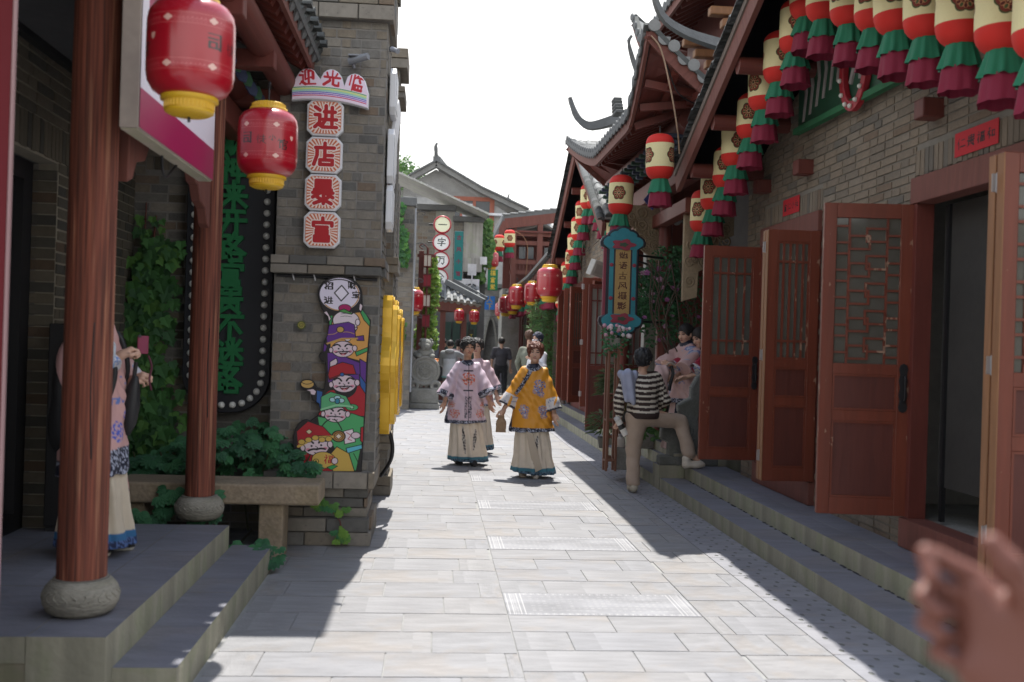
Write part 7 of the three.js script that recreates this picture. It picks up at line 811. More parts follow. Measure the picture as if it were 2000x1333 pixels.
const inY = (y0, y1, d, y) => Math.max(d, y0 - y, y - y1);
const loft = (keys, o = {}) => { // keys: [y, rx, rz, cx, cz], ascending y
  const ys = keys.map((k) => k[0]); return (x, y, z) => { let i = 0; while (i < keys.length - 2 && y > keys[i + 1][0]) i++; const a = keys[i], b = keys[i + 1], u = clamp((y - a[0]) / (b[0] - a[0])), s = u * u * (3 - 2 * u), w = o.lin ? u : lerp(u, s, .6), rx = lerp(a[1], b[1], w), rz = lerp(a[2], b[2], w), cx = lerp(a[3] || 0, b[3] || 0, w), cz = lerp(a[4] || 0, b[4] || 0, w); let dx = (x - cx) / rx, dz = (z - cz) / rz, q = Math.hypot(dx, dz); if (o.fold) { const th = Math.atan2(dx, dz), g = clamp((o.fold[3] - y) / o.fold[3]); q -= o.fold[1] * (.3 + .9 * g) * (Math.sin(th * o.fold[0] + 3 * Math.sin(y * 2) + (o.fold[2] || 0)) + .5 * Math.sin(th * (o.fold[0] * 1.7 | 0) + 1.3)); } return Math.max((q - 1) * Math.min(rx, rz) * .85, ys[0] - y, y - ys[ys.length - 1]); };
};
// sleeve: tapered capsule cut off square past the cuff
const sleeve = (a, b, ra, rb) => { const c = cap(a, b, ra, rb), L = Math.hypot(b[0] - a[0], b[1] - a[1], b[2] - a[2]), n = [0, 1, 2].map((k) => (b[k] - a[k]) / L); return (x, y, z) => { const s = (x - a[0]) * n[0] + (y - a[1]) * n[1] + (z - a[2]) * n[2]; return Math.max(c(x, y, z) + .004 * Math.sin(s * 38 + x * 30), s - L); }; };
const along = (a, b) => { const L2 = [0, 1, 2].reduce((q, k) => q + (b[k] - a[k]) ** 2, 0); return (x, y, z) => ((x - a[0]) * (b[0] - a[0]) + (y - a[1]) * (b[1] - a[1]) + (z - a[2]) * (b[2] - a[2])) / L2; };
const shoe = (t, x, z, y, yaw, c, L = .24, sole = [.5, .48, .42], pitch = 0) => { const s = Math.sin(yaw), k = Math.cos(yaw), f0 = uni([cap([0, .045, -L * .32], [0, .04, L * .22], .042, .04), cap([0, .03, L * .1], [0, .026, L * .36], .04, .03), cap([0, .06, -L * .3], [0, .11, -L * .3], .042, .045)], .03), f = (X, Y, Z) => Math.max(f0(X, Y, Z), -Y); const g = nets(f, [-.08, -.02, -.22], [.08, .17, .2], .008, (X, Y) => (Y < .018 ? sole : c.map((q) => q * (.85 + .3 * n3(X * 80 + 9, Y * 80 + 9, 3))))); g.rotateX(pitch); g.rotateY(yaw); g.translate(x, y, z); return part('shoe', g, clothMat, t); };
const floral = (x, y, s, k = 0) => vn(x * s + 40, y * s + 40, 997, 11 + k) + .6 * vn(x * s * 2.3 + 40, y * s * 2.3 + 40, 997, 17 + k) - .8; // >0 inside petals
const navy = [.012, .015, .035], pale = [.42, .45, .56];
const trim = (x, y) => (floral(x, y, 105) > .15 ? pale : navy);
// ---------------------------------------------------------------- people
const walkJ = (o = {}) => { const s = o.s || 1, k = (p) => p.map((q) => q * s); return { pelvis: k([0, .86, 0]), chest: k([0, 1.16, 0]), neck: k([0, 1.33, -.01]), arms: (o.arms || [[[-.165, 1.28, 0], [-.25, 1.03, .0], [-.29, .80, .08], 1.2], [[.165, 1.28, 0], [.25, 1.03, .0], [.28, .82, .12], -1.2]]).map((a) => [k(a[0]), k(a[1]), k(a[2]), a[3], a[4]]), legs: (o.legs || [[[-.08, .84, 0], [-.08, .45, .02], [-.08, .08, -.02], [-.08, .05, .05]], [[.08, .84, 0], [.08, .46, .03], [.085, .09, .05], [.085, .05, .12]]]).map((l) => l.map(k)) }; };
const swirl = (x, y, cx, cy, r, k = 0) => { const d = Math.hypot(x - cx, (y - cy) * 1.05) / r; if (d > 1) return 0; const a = Math.atan2(y - cy, x - cx), w = Math.cos(a * 7 + d * 9 + k) + .8 * Math.cos(a * 3 - d * 14 + k); return d < .2 ? 3 : w > .3 ? 2 : w > -.2 ? 1 : 0; };
const skirtCol = (base, band, y0, y1, strips) => (x, y, z) => { if (y < y0) return floral(x * .8 + z, y, 110, 3) > -.08 ? [.10, .17, .24] : [.012, .02, .035]; if (y < y1) return [.05, .17, .22]; for (const [sx, w, a, b] of strips) if (z > 0 && Math.abs(x - sx - .10 * (y - .4) * Math.sign(sx)) < w * (1 - .6 * Math.abs(2 * (y - a) / (b - a) - 1)) && y > a && y < b) return floral(x, y, 130, 5) > .02 ? [.45, .42, .38] : [.03, .025, .03]; const k = .93 + .14 * n3(x * 30 + 50, y * 30 + 50, z * 30 + 50); return base.map((q) => q * k); };
function robed(t, o) { // wide silk jacket with open sleeves over a pleated skirt
  const { hem = .54, sl, rb = .115 } = o, torso = loft([[hem, .262, .18], [.85, .222, .16], [1.1, .185, .135], [1.22, .15, .11], [1.29, .10, .085], [1.335, .06, .062]], { fold: [5, .022, o.ph || 0, 1.35] }), sls = sl.map((s) => sleeve(s[0], s[1], .058, rb)), f = (x, y, z) => { let d = torso(x, y, z); for (const s of sls) d = sminK(d, s(x, y, z), .022); d += .0045 * Math.sin(y * 26 + x * 34 + 5 * Math.sin(x * 9 + y * 7)) * sst(y, 1.3, 1.05) + .004 * Math.sin(x * 48 - y * 18 + 2); return Math.max(d, hem - y + .012 * Math.sin(x * 9)); }, al = sl.map((s) => along(s[0], s[1]));
  garment(t, 'jacket', f, [-.48, hem - .03, -.3], [.48, 1.42, .34], .0092, (x, y, z, nx, ny, nz) => { const u = Math.max(...al.map((a, i) => (Math.sign(x) === Math.sign(sl[i][1][0]) && Math.abs(x) > .12 && sls[i](x, y, z) < .007 ? Math.min(1, a(x, y, z)) : 0))); return o.col(x, y, z, u, nz); }, silkMat);
  const sw = o.sway || 0, sk = loft([[.045, .25, .2, sw, .03], [.3, .215, .17, sw * .6, .02], [.6, .185, .145], [.9, .16, .125]], { fold: [11, .075, o.ph || 0, .95] }); garment(t, 'skirt', (x, y, z) => Math.max(sk(x, y, z), .05 + (o.lift || 0) * x - y), [-.34, .0, -.3], [.34, .92, .3], .0098, o.skirt);
}
const frogs = (x, y, ys) => ys.some((q) => Math.abs(y - q) < .006 && Math.abs(x) < .062) || Math.abs(x) < .0058;
{
  const t = figure('person', 'person in lavender embroidered robe and cream skirt walking toward the camera, left of the pair', [.445, 0, -13.1], .13, { robe: 1, J: walkJ(), head: { at: [.0, 1.495, .02], yaw: .1, pitch: .04, s: 1.02 }, hair: 'curly', hairCol: [.02, .018, .017], skin: skinB });
  const lav = [.60, .48, .565]; robed(t, { hem: .53, sl: [[[-.115, 1.26, 0], [-.285, .87, .06]], [[.115, 1.26, 0], [.25, .905, .13]]], rb: .108, sway: .045, lift: -.05, col: (x, y, z, u, nz) => { if (u > .86) return trim(x + z, y); if (y < .575) return trim(x, y); if (z > .0 && u < .6) { const ax = Math.abs(x), rN = Math.hypot(x, (y - 1.335) * 1.25); if (rN < .088) return rN > .08 ? navy : rN < .05 ? navy : trim(x * 1.4, y * 1.4); if (frogs(x, y, [1.20, 1.085, .95])) return navy; const m = swirl(x, y, 0, 1.10, .088); if (m) return m === 3 ? [.55, .2, .1] : m === 2 ? [.58, .09, .045] : [.62, .34, .25]; if (y < .88 && y > .6 && ax > .010 && ax < .045) return floral(x * 1.5, y * 1.2, 120) > .08 ? navy : [.42, .35, .42]; for (const s of [-1, 1]) { const q = swirl(x, y, s * .165, .66, .062, s), q2 = swirl(x, y, s * .20, .77, .04, 2); if (q || q2) return Math.max(q, q2) > 1 ? [.56, .12, .07] : [.5, .42, .34]; } if (ax > .245 && y < .8) return trim(x + z, y); } return lav.map((q) => q * (.97 + .06 * n3(x * 26 + 50, y * 26 + 50, 9))); }, skirt: skirtCol([.66, .58, .475], 0, .085, .115, [[-.05, .022, .16, .5], [.10, .024, .2, .46]]) });
  shoe(t, -.08, .02, 0, .1, [.02, .018, .02], .24, [.03, .028, .028]); shoe(t, .09, .16, 0, -.1, [.02, .018, .02], .24, [.03, .028, .028]);
}
{
  const t = figure('person', 'person with red brown hair in a yellow embroidered robe walking toward the camera', [1.19, 0, -12.0], -.10, { robe: 1, J: walkJ({ s: .985, arms: [[[-.165, 1.28, 0], [-.27, 1.03, .0], [-.34, .80, .06], 1.2, 'grip'], [[.165, 1.28, 0], [.24, 1.02, .0], [.26, .78, .08], -1.2]] }), head: { at: [.015, 1.468, .02], yaw: -.04, pitch: .02, tilt: -.04, s: 1.02 }, hair: 'bob', hairCol: [.12, .032, .014], skin: skinA });
  const yl = [.66, .285, .022]; robed(t, { hem: .535, ph: 1.5, sl: [[[-.115, 1.245, 0], [-.30, .84, .05]], [[.115, 1.245, 0], [.25, .80, .06]]], rb: .098, lift: -.10, sway: .03, col: (x, y, z, u, nz) => { if (u > .70) return u > .965 ? navy : floral(x * .9 + z, y, 45, 8) > .34 ? [.2, .26, .45] : [.66, .63, .62]; if (y < .585) return trim(x, y); if (z > 0 && u < .66) { const rN = Math.hypot(x, (y - 1.325) * 1.25); if (rN < .098) return rN < .055 ? navy : x > .0 || rN < .09 ? trim(x * 1.3, y * 1.3) : [.6, .58, .6]; const px = -.02 - .19 * Math.pow(clamp((1.30 - y) / .34), 1.25); if (y < 1.31 && y > .95 && Math.abs(x - px) < .026) return Math.abs(x - px) > .022 ? navy : trim(x * 1.2, y * 1.2); if (Math.abs(y - 1.16) < .005 && x < -.07 && x > -.13) return navy; for (const [cx, cy, r, k] of [[.075, 1.085, .072, 0], [.04, 1.02, .045, 2], [.095, .985, .04, 4], [-.10, .80, .062, 1], [-.085, .735, .042, 3], [.125, .80, .062, 5], [.135, .735, .042, 7]]) { const q = swirl(x, y, cx, cy, r, k); if (q) return q === 3 ? [.5, .5, .6] : q === 2 ? [.07, .13, .38] : [.38, .36, .40]; } if (x < -.235 && y < .72 && z > -.05) return navy; } else if (u > .25 && u < .5) { const q = swirl(x, y, x < 0 ? -.235 : .235, 1.06, .045, 2); if (q > 1) return [.07, .13, .38]; } return yl.map((q) => q * (.97 + .06 * n3(x * 26 + 50, y * 26 + 50, 9))); }, skirt: skirtCol([.63, .545, .44], 0, .09, .125, [[.06, .022, .18, .5]]) });
  const sk = part('skirt_flap', tri(plate([[0, 0], [.07, -.02], [.19, -.42], [.10, -.47]], .012, .004)), mat(.46, .385, .30, { roughness: .85 }), t, [-.06, .545, .178], [-.06, 0, 0]); shoe(t, -.10, -.03, .01, .2, [.5, .42, .34], .23, [.55, .5, .42], .5); shoe(t, .06, .10, 0, 0, [.5, .44, .38], .23);
  const b = thing('paper_bag', 'crumpled brown paper bag held by the person in the yellow robe', 'bag', [.82, .62, -11.93]); const g = new THREE.BoxGeometry(.115, .19, .05, 5, 6, 2).toNonIndexed(), p = g.attributes.position; for (let i = 0; i < p.count; i++) { const x = p.getX(i), y = p.getY(i), z = p.getZ(i), k = y > .04 ? .62 : 1; p.setXYZ(i, x * k + .016 * (n3(x * 40 + 9, y * 40 + 9, z * 40 + 9) - .5), y + (y > .06 ? .02 * (n3(x * 60 + 9, 3, 5) - .5) : 0), z * k + .02 * (n3(x * 30 + 9, y * 30 + 50, z * 30 + 9) - .5)); } g.computeVertexNormals(); part('bag_body', tri(g), mat(.36, .235, .14, { map: T.mottle, roughness: .85 }), b); part('bag_fold', box(.07, .012, .03, 0, .098, 0, .004), mat(.33, .21, .13), b);
}
{
  const t = figure('person', 'person in pink robe half hidden behind the one in lavender', [.64, 0, -14.5], .0, { robe: 1, J: walkJ(), cell: .02, head: { at: [-.02, 1.50, .02], yaw: -.2, s: 1.0 }, hair: 'bob', hairCol: [.018, .014, .012], skin: skinA });
  robed(t, { hem: .66, sl: [[[-.115, 1.26, 0], [-.25, .9, .06]], [[.115, 1.26, 0], [.26, .9, .06]]], rb: .10, col: (x, y, z, u) => { if (y < .70 || u > .88) return trim(x + z, y); if (z > 0) { const q = swirl(x, y, .17, .8, .06, 1); if (q) return [.5, .14, .1]; } return [.58, .42, .46]; }, skirt: skirtCol([.6, .52, .42], 0, .11, .13, []) }); shoe(t, -.08, .02, 0, 0, [.03, .03, .03]); shoe(t, .09, .14, 0, 0, [.03, .03, .03]);
}
// plainer clothes: a top and trousers grown from the joints
function plain(t, J, o) {
  const c = o.cell || .012, [a, b] = J.arms, sl = o.sleeve ?? .45, armTo = (m) => (sl > 1 ? [m[0], m[1], [0, 1, 2].map((k) => lerp(m[1][k], m[2][k], sl - 1))] : [m[0], [0, 1, 2].map((k) => lerp(m[0][k], m[1][k], sl))]), hemY = o.hem ?? J.pelvis[1] - .02, p = J.pelvis, ch = J.chest, n = J.neck;
  const body = uni([cap([p[0], hemY + .06, p[2]], [ch[0], ch[1] - .05, ch[2]], o.rw || .145, .155), ell([ch[0], ch[1] + .01, ch[2]], [.185, .15, .125]), cap([lerp(a[0][0], n[0], .15), a[0][1] + .01, a[0][2]], [lerp(b[0][0], n[0], .15), b[0][1] + .01, b[0][2]], .062)], .06), arms = J.arms.flatMap((m) => { const q = armTo(m); return q.length === 3 ? [cap(q[0], q[1], .068, .06), cap(q[1], q[2], .06, .046)] : [cap(q[0], q[1], .07, .068)]; });
  const all = [[p[0], hemY, p[2]], ch, n, ...J.arms.flatMap(armTo)], lo = [0, 1, 2].map((k) => Math.min(...all.map((q) => q[k])) - .2), hi = [0, 1, 2].map((k) => Math.max(...all.map((q) => q[k])) + .22), f = (x, y, z) => { let d = body(x, y, z); for (const s of arms) d = sminK(d, s(x, y, z), .03); d += .006 * Math.sin(y * 34 + 6 * x + 4 * z) * (y < ch[1] ? 1 : .3); const col = Math.hypot(x - n[0], z - n[2] - .01); return Math.max(d, hemY - y, y > n[1] - .03 && col < .1 ? .055 - col + (n[1] - y) * .2 : -1); };
  garment(t, o.topName || 'shirt', f, lo, hi, c, o.top); if (!o.legs) return; const legs = uni([...J.legs.flatMap((l) => [cap(l[0], l[1], o.thigh || .098, .075), cap(l[1], [l[2][0], l[2][1] - .0, l[2][2]], .073, o.cuff || .062)]), ell([p[0], p[1] - .02, p[2]], [.165, .12, .135])], .04), la = J.legs.flatMap((l) => l.slice(0, 3)), top = (o.hem ?? p[1]) + .06; garment(t, 'trousers', (x, y, z) => Math.max(legs(x, y, z) + .005 * Math.sin(y * 40 + x * 22) * .8, y - top, Math.min(...J.legs.map((l) => l[2][1])) - .02 - y), [0, 1, 2].map((k) => Math.min(...la.map((q) => q[k])) - .16), [0, 1, 2].map((k) => (k === 1 ? top + .05 : Math.max(...la.map((q) => q[k])) + .18)), c, o.legs);
}
const flatCol = (c, v = .12) => (x, y, z) => { const k = 1 - v / 2 + v * n3(x * 28 + 50, y * 28 + 50, z * 28 + 50); return c.map((q) => q * k); };
{
  const J = { pelvis: [.09, .86, .02], chest: [.06, 1.12, .04], neck: [.06, 1.30, .03], arms: [[[-.10, 1.24, .04], [-.185, 1.0, .06], [-.17, .79, .0], 1.2, 'grip'], [[.22, 1.24, .0], [.33, 1.0, -.02], [.27, .86, -.17], -1.2]], legs: [[[.02, .82, .02], [.0, .44, -.02], [-.005, .10, .04], [-.0, .05, -.06]], [[.18, .83, .0], [.52, .77, -.06], [.60, .44, .04], [.70, .36, .04]]] };
  const t = figure('person', 'person in black and cream striped top seen from behind, one foot up on the step', [2.2, 0, -10.95], 0, { J, head: { at: [.075, 1.435, .01], yaw: Math.PI - .55, pitch: .15, s: 1.0 }, hair: 'bob', hairCol: [.012, .012, .014], skin: skinB });
  plain(t, J, { cell: .0095, hem: .80, sleeve: 1.82, rw: .175, topName: 'striped_top', top: (x, y, z) => { const arm = x < -.13 || x > .30; const yy = y - (arm ? .02 : 0) + .025 * Math.cos((x - .07) * 7) - .1 * (x > .2 ? (x - .2) : 0); if (y < .862 && !arm) return [.028, .014, .012]; const u = (((yy - .80) / .0565) % 1 + 1) % 1; return u < .56 ? [.03, .015, .013] : [.58, .53, .45]; }, legs: flatCol([.38, .29, .225]), thigh: .125, cuff: .074 });
  shoe(t, -.005, -.01, 0, Math.PI, [.42, .38, .3], .25); shoe(t, .66, .05, .275, Math.PI / 2 + .05, [.55, .50, .42], .27, [.5, .46, .38], -.12);
  const s = thing('scarf', 'grey blue scarf draped over the shoulder of the striped top', 'scarf', [2.2, 0, -10.95]); const sf = uni([ell([-.10, 1.27, .05], [.115, .055, .10]), cap([-.115, 1.25, .13], [-.10, 1.02, .19], .075, .05), cap([-.07, 1.25, .13], [-.055, .98, .20], .05, .025)], .03); garment(s, 'cloth', (x, y, z) => sf(x, y, z) + .014 * Math.sin(x * 70 + y * 9) * .7, [-.28, .88, -.1], [.08, 1.38, .32], .008, flatCol([.30, .32, .42], .3));
  const b = thing('thermos', 'white thermos bottle with dark band held tilted beside the striped top', 'bottle', [2.055, .70, -10.92], 0); b.rotation.z = .52; part('body', lathe([[0, -.1], [.032, -.1], [.035, -.094], [.035, .07], [.03, .085], [0, .085]], 20), mat(.6, .58, .54, { roughness: .35 }), b); part('lid', lathe([[.033, .086], [.034, .09], [.034, .12], [.03, .125], [0, .125]], 20), mat(.5, .5, .5), b); part('band', lathe([[.0356, -.02], [.0362, -.018], [.0362, .03], [.0356, .032]], 20), M.black, b);
}
{ // two people behind the stone slab
  const J = walkJ({ s: .94, arms: [[[-.16, 1.28, 0], [-.2, 1.06, .1], [-.05, 1.12, .3], 1.2, 'grip'], [[.16, 1.28, 0], [.22, 1.04, .1], [.06, 1.1, .3], -1.2, 'grip']] }), t = figure('person', 'person in pink robe with blue flowers standing behind the carved stone slab, looking down', [2.99, .33, -11.9], -.95, { robe: 1, J, head: { at: [0, 1.41, .03], pitch: .2, s: .97 }, hair: 'bun', hairCol: [.014, .012, .012] });
  robed(t, { hem: .60, sl: [[[-.155, 1.2, 0], [-.14, 1.02, .27]], [[.155, 1.2, 0], [.18, 1.0, .26]]], rb: .10, col: (x, y, z, u) => { if (y < .655) return trim(x + z, y); const r = Math.hypot(x, (y - 1.36)); if (r < .1 && z > -.02) return navy; const f = floral(x + z * .7, y, 13, 4); if (f > .28) return floral(x + z, y, 90, 2) > 0 ? [.10, .16, .42] : [.42, .44, .55]; return [.60, .40, .38]; }, skirt: (x, y, z) => (Math.abs(x) < .02 ? navy : [.58, .40, .37]) });
  const J2 = walkJ({ s: .94, arms: [[[-.16, 1.26, .06], [-.2, 1.05, .18], [-.1, .98, .38], 1.2], [[.16, 1.26, .06], [.22, 1.05, .16], [.1, .98, .36], -1.2]] }), u = figure('person', 'person in crimson robe bending forward between the stone slab and the red door', [3.19, .32, -11.8], -1.15, { robe: 1, J: J2, head: { at: [0, 1.38, .09], pitch: .38, tilt: .1, s: .97 }, hair: 'bun', hairCol: [.02, .014, .012] });
  robed(u, { hem: .62, ph: 2, sl: [[[-.155, 1.2, .04], [-.17, 1.0, .3]], [[.155, 1.2, .04], [.19, .98, .28]]], rb: .105, col: (x, y, z, q) => { if (q > .9 || y < .67) return floral(x + z, y, 70) > .1 ? [.15, .2, .45] : [.6, .58, .58]; const r = Math.hypot(x, y - 1.30); if (r < .12) return trim(x, y); return floral(x + z * .8, y, 15, 6) > .5 ? [.42, .40, .5] : [.30, .012, .035]; }, skirt: flatCol([.3, .02, .04]) });
  const c = thing('folded_garment', 'pale pink garment with black edging held up between the pink robe and striped top', 'clothing', [2.66, 1.20, -11.62]); const gf = uni([ell([-.03, .10, 0], [.085, .075, .05]), cap([-.03, .06, 0], [.035, -.15, .0], .075, .03)], .05); garment(c, 'cloth', (x, y, z) => gf(x, y, z) + .008 * Math.sin(x * 60 + y * 20), [-.18, -.28, -.12], [.16, .24, .12], .007, flatCol([.60, .42, .41], .15)); part('black_edge', tube([V(.075, .16, .03), V(.095, .08, .05), V(.07, -.02, .06), V(.055, -.12, .05)], .02, 16, 8), M.black, c); part('strap', tube([V(.02, .16, .03), V(.06, .20, .05), V(.12, .17, .05)], .01, 12, 6), mat(.4, .33, .28), c);
}
{ // far figures
  const J = walkJ({ s: 1.06, arms: [[[-.18, 1.28, 0], [-.24, 1.02, -.02], [-.24, .80, .04], 1.2], [[.18, 1.28, 0], [.24, 1.02, -.02], [.24, .80, .04], -1.2]], legs: [[[-.09, .84, 0], [-.1, .46, .02], [-.1, .09, -.06], [-.1, .05, .03]], [[.09, .84, 0], [.1, .46, .06], [.1, .09, .1], [.1, .05, .2]]] }), t = figure('person', 'person in dark grey shirt and black trousers walking away down the lane', [1.90, 0, -28.4], Math.PI, { J, cell: .024, head: { at: [0, 1.58, .02], s: 1.05 }, hair: 'cap', skin: skinB }); plain(t, J, { cell: .018, hem: .92, sleeve: .8, rw: .16, top: flatCol([.045, .042, .05]), legs: flatCol([.012, .012, .015]) }); shoe(t, -.1, -.02, .02, 0, [.3, .3, .3]); shoe(t, .1, .14, 0, 0, [.3, .3, .3]);
  const J3 = walkJ({ s: .98, arms: [[[-.18, 1.28, 0], [-.33, 1.2, .2], [-.42, 1.14, .36], 1.2], [[.18, 1.28, 0], [.24, 1.03, .1], [.2, .95, .28], -1.2]] }), h = figure('person', 'person in grey and white hooded jacket facing away at the cart, mid distance', [.42, 0, -25.2], Math.PI - .1, { J: J3, cell: .024, head: { at: [0, 1.46, .06], pitch: .3, s: 1 }, hair: 'cap', skin: skinB }); plain(h, J3, { cell: .018, hem: .66, sleeve: 1.8, rw: .185, topName: 'hooded_jacket', top: (x, y, z) => (y < .70 ? [.2, .5, .5] : y < 1.12 && Math.abs(x) < .15 ? [.58, .60, .62] : [.27, .275, .275]), legs: flatCol([.16, .145, .125]) }); shoe(h, -.09, 0, 0, 0, [.3, .3, .3]); shoe(h, .09, .05, 0, 0, [.3, .3, .3]); garment(h, 'hood', uni([ell([0, 1.31, -.09], [.12, .06, .07])], .02), [-.2, 1.2, -.2], [.2, 1.42, .05], .014, flatCol([.3, .3, .3]));
  const J4 = walkJ(), q = figure('person', 'person in dark clothes and pale cap behind the grey hooded jacket', [.24, 0, -27.2], 2.2, { J: J4, cell: .024, head: { at: [0, 1.50, .03], s: 1 }, hair: 'cap', skin: skinB }); plain(q, J4, { cell: .02, sleeve: 1.8, top: flatCol([.02, .022, .035]), legs: flatCol([.03, .03, .035]) }); part('cap', merge([lathe([[.105, 1.555], [.1, 1.60], [.07, 1.635], [0, 1.645]], 20), tri(plate([[-.075, .07], [-.06, .17], [0, .195], [.06, .17], [.075, .07]], .01).rotateX(Math.PI / 2).translate(0, 1.57, .02))]), mat(.35, .33, .32), q); shoe(q, -.08, 0, 0, 0, [.1, .1, .1]); shoe(q, .09, .1, 0, 0, [.1, .1, .1]);
  const J5 = walkJ(), w = figure('person', 'person in pale pink top beside the cart, partly hidden by the lavender robe', [.68, 0, -27.6], 2.8, { J: J5, cell: .024, head: { at: [0, 1.49, .03], s: 1 }, hair: 'bob' }); plain(w, J5, { cell: .02, sleeve: 1.8, top: flatCol([.52, .38, .42]), legs: flatCol([.2, .2, .24]) }); shoe(w, -.08, 0, 0, 0, [.4, .4, .4]); shoe(w, .09, .1, 0, 0, [.4, .4, .4]);
  const J6 = walkJ({ s: .96, arms: [[[-.16, 1.28, 0], [-.22, 1.04, .02], [-.2, .9, .16], 1.2], [[.16, 1.28, 0], [.24, 1.06, .08], [.12, 1.18, .24], -1.2]] }), m = figure('person', 'person in white shirt and white mask, behind the yellow robe', [2.0, 0, -19.4], -.9, { J: J6, cell: .024, head: { at: [0, 1.545, .03], s: 1 }, hair: 'bob', hairCol: [.012, .016, .04] }); m.position.y = .12; plain(m, J6, { cell: .018, sleeve: 1.7, top: flatCol([.58, .58, .6]), legs: flatCol([.3, .29, .28]) }); garment(m, 'mask', (x, y, z) => Math.max(Math.abs(headF(x, y, z) - .006) - .004, y + .02, -.095 - y, .035 - z), [-.1, -.12, .0], [.1, .0, .14], .007, flatCol([.6, .6, .63])).position.set(0, 1.545, .03); shoe(m, -.08, 0, 0, 0, [.4, .4, .4]); shoe(m, .08, .1, 0, 0, [.4, .4, .4]);
  const J7 = walkJ({ s: 1.03 }), r = figure('person', 'person with brown hair standing just behind the one in the white mask', [2.03, 0, -21.6], 2.6, { J: J7, cell: .024, head: { at: [0, 1.62, .02], s: 1.0 }, hair: 'bob', hairCol: [.10, .05, .03], skin: skinB }); plain(r, J7, { cell: .02, sleeve: 1.8, top: flatCol([.16, .17, .13]), legs: flatCol([.1, .1, .1]) }); r.position.y = .1; shoe(r, -.08, 0, 0, 0, [.1, .1, .1]); shoe(r, .08, .1, 0, 0, [.1, .1, .1]);
  const J8 = walkJ(), k = figure('person', 'person in pale clothes mostly hidden beyond the dark grey shirt', [2.10, 0, -31], 0, { J: J8, cell: .024, head: { at: [0, 1.40, .02], s: 1 }, hair: 'bob' }); plain(k, J8, { cell: .02, sleeve: 1.5, top: flatCol([.5, .46, .46]), legs: flatCol([.3, .3, .35]) }); k.scale.setScalar(.93); shoe(k, -.08, 0, 0, 0, [.4, .4, .4]); shoe(k, .08, .1, 0, 0, [.4, .4, .4]);
  const ct = thing('fruit_cart', 'small dark cart heaped with orange fruit behind the hooded jacket', 'cart', [.20, 0, -26.1]); part('table', bx(-.3, .3, .55, .98, -.25, .25, .02), M.dark, ct); for (const x of [-.25, .25]) part('leg', bx(x - .03, x + .03, 0, .55, -.2, .2), M.dark, ct); for (let i = 0; i < 34; i++) part('fruit', new THREE.IcosahedronGeometry(.042, 1), mat(.62, .20, .02, { roughness: .5 }), ct, [rr(-.26, .26), 1.02 + (i > 20 ? .05 : 0), rr(-.2, .24)]);
}
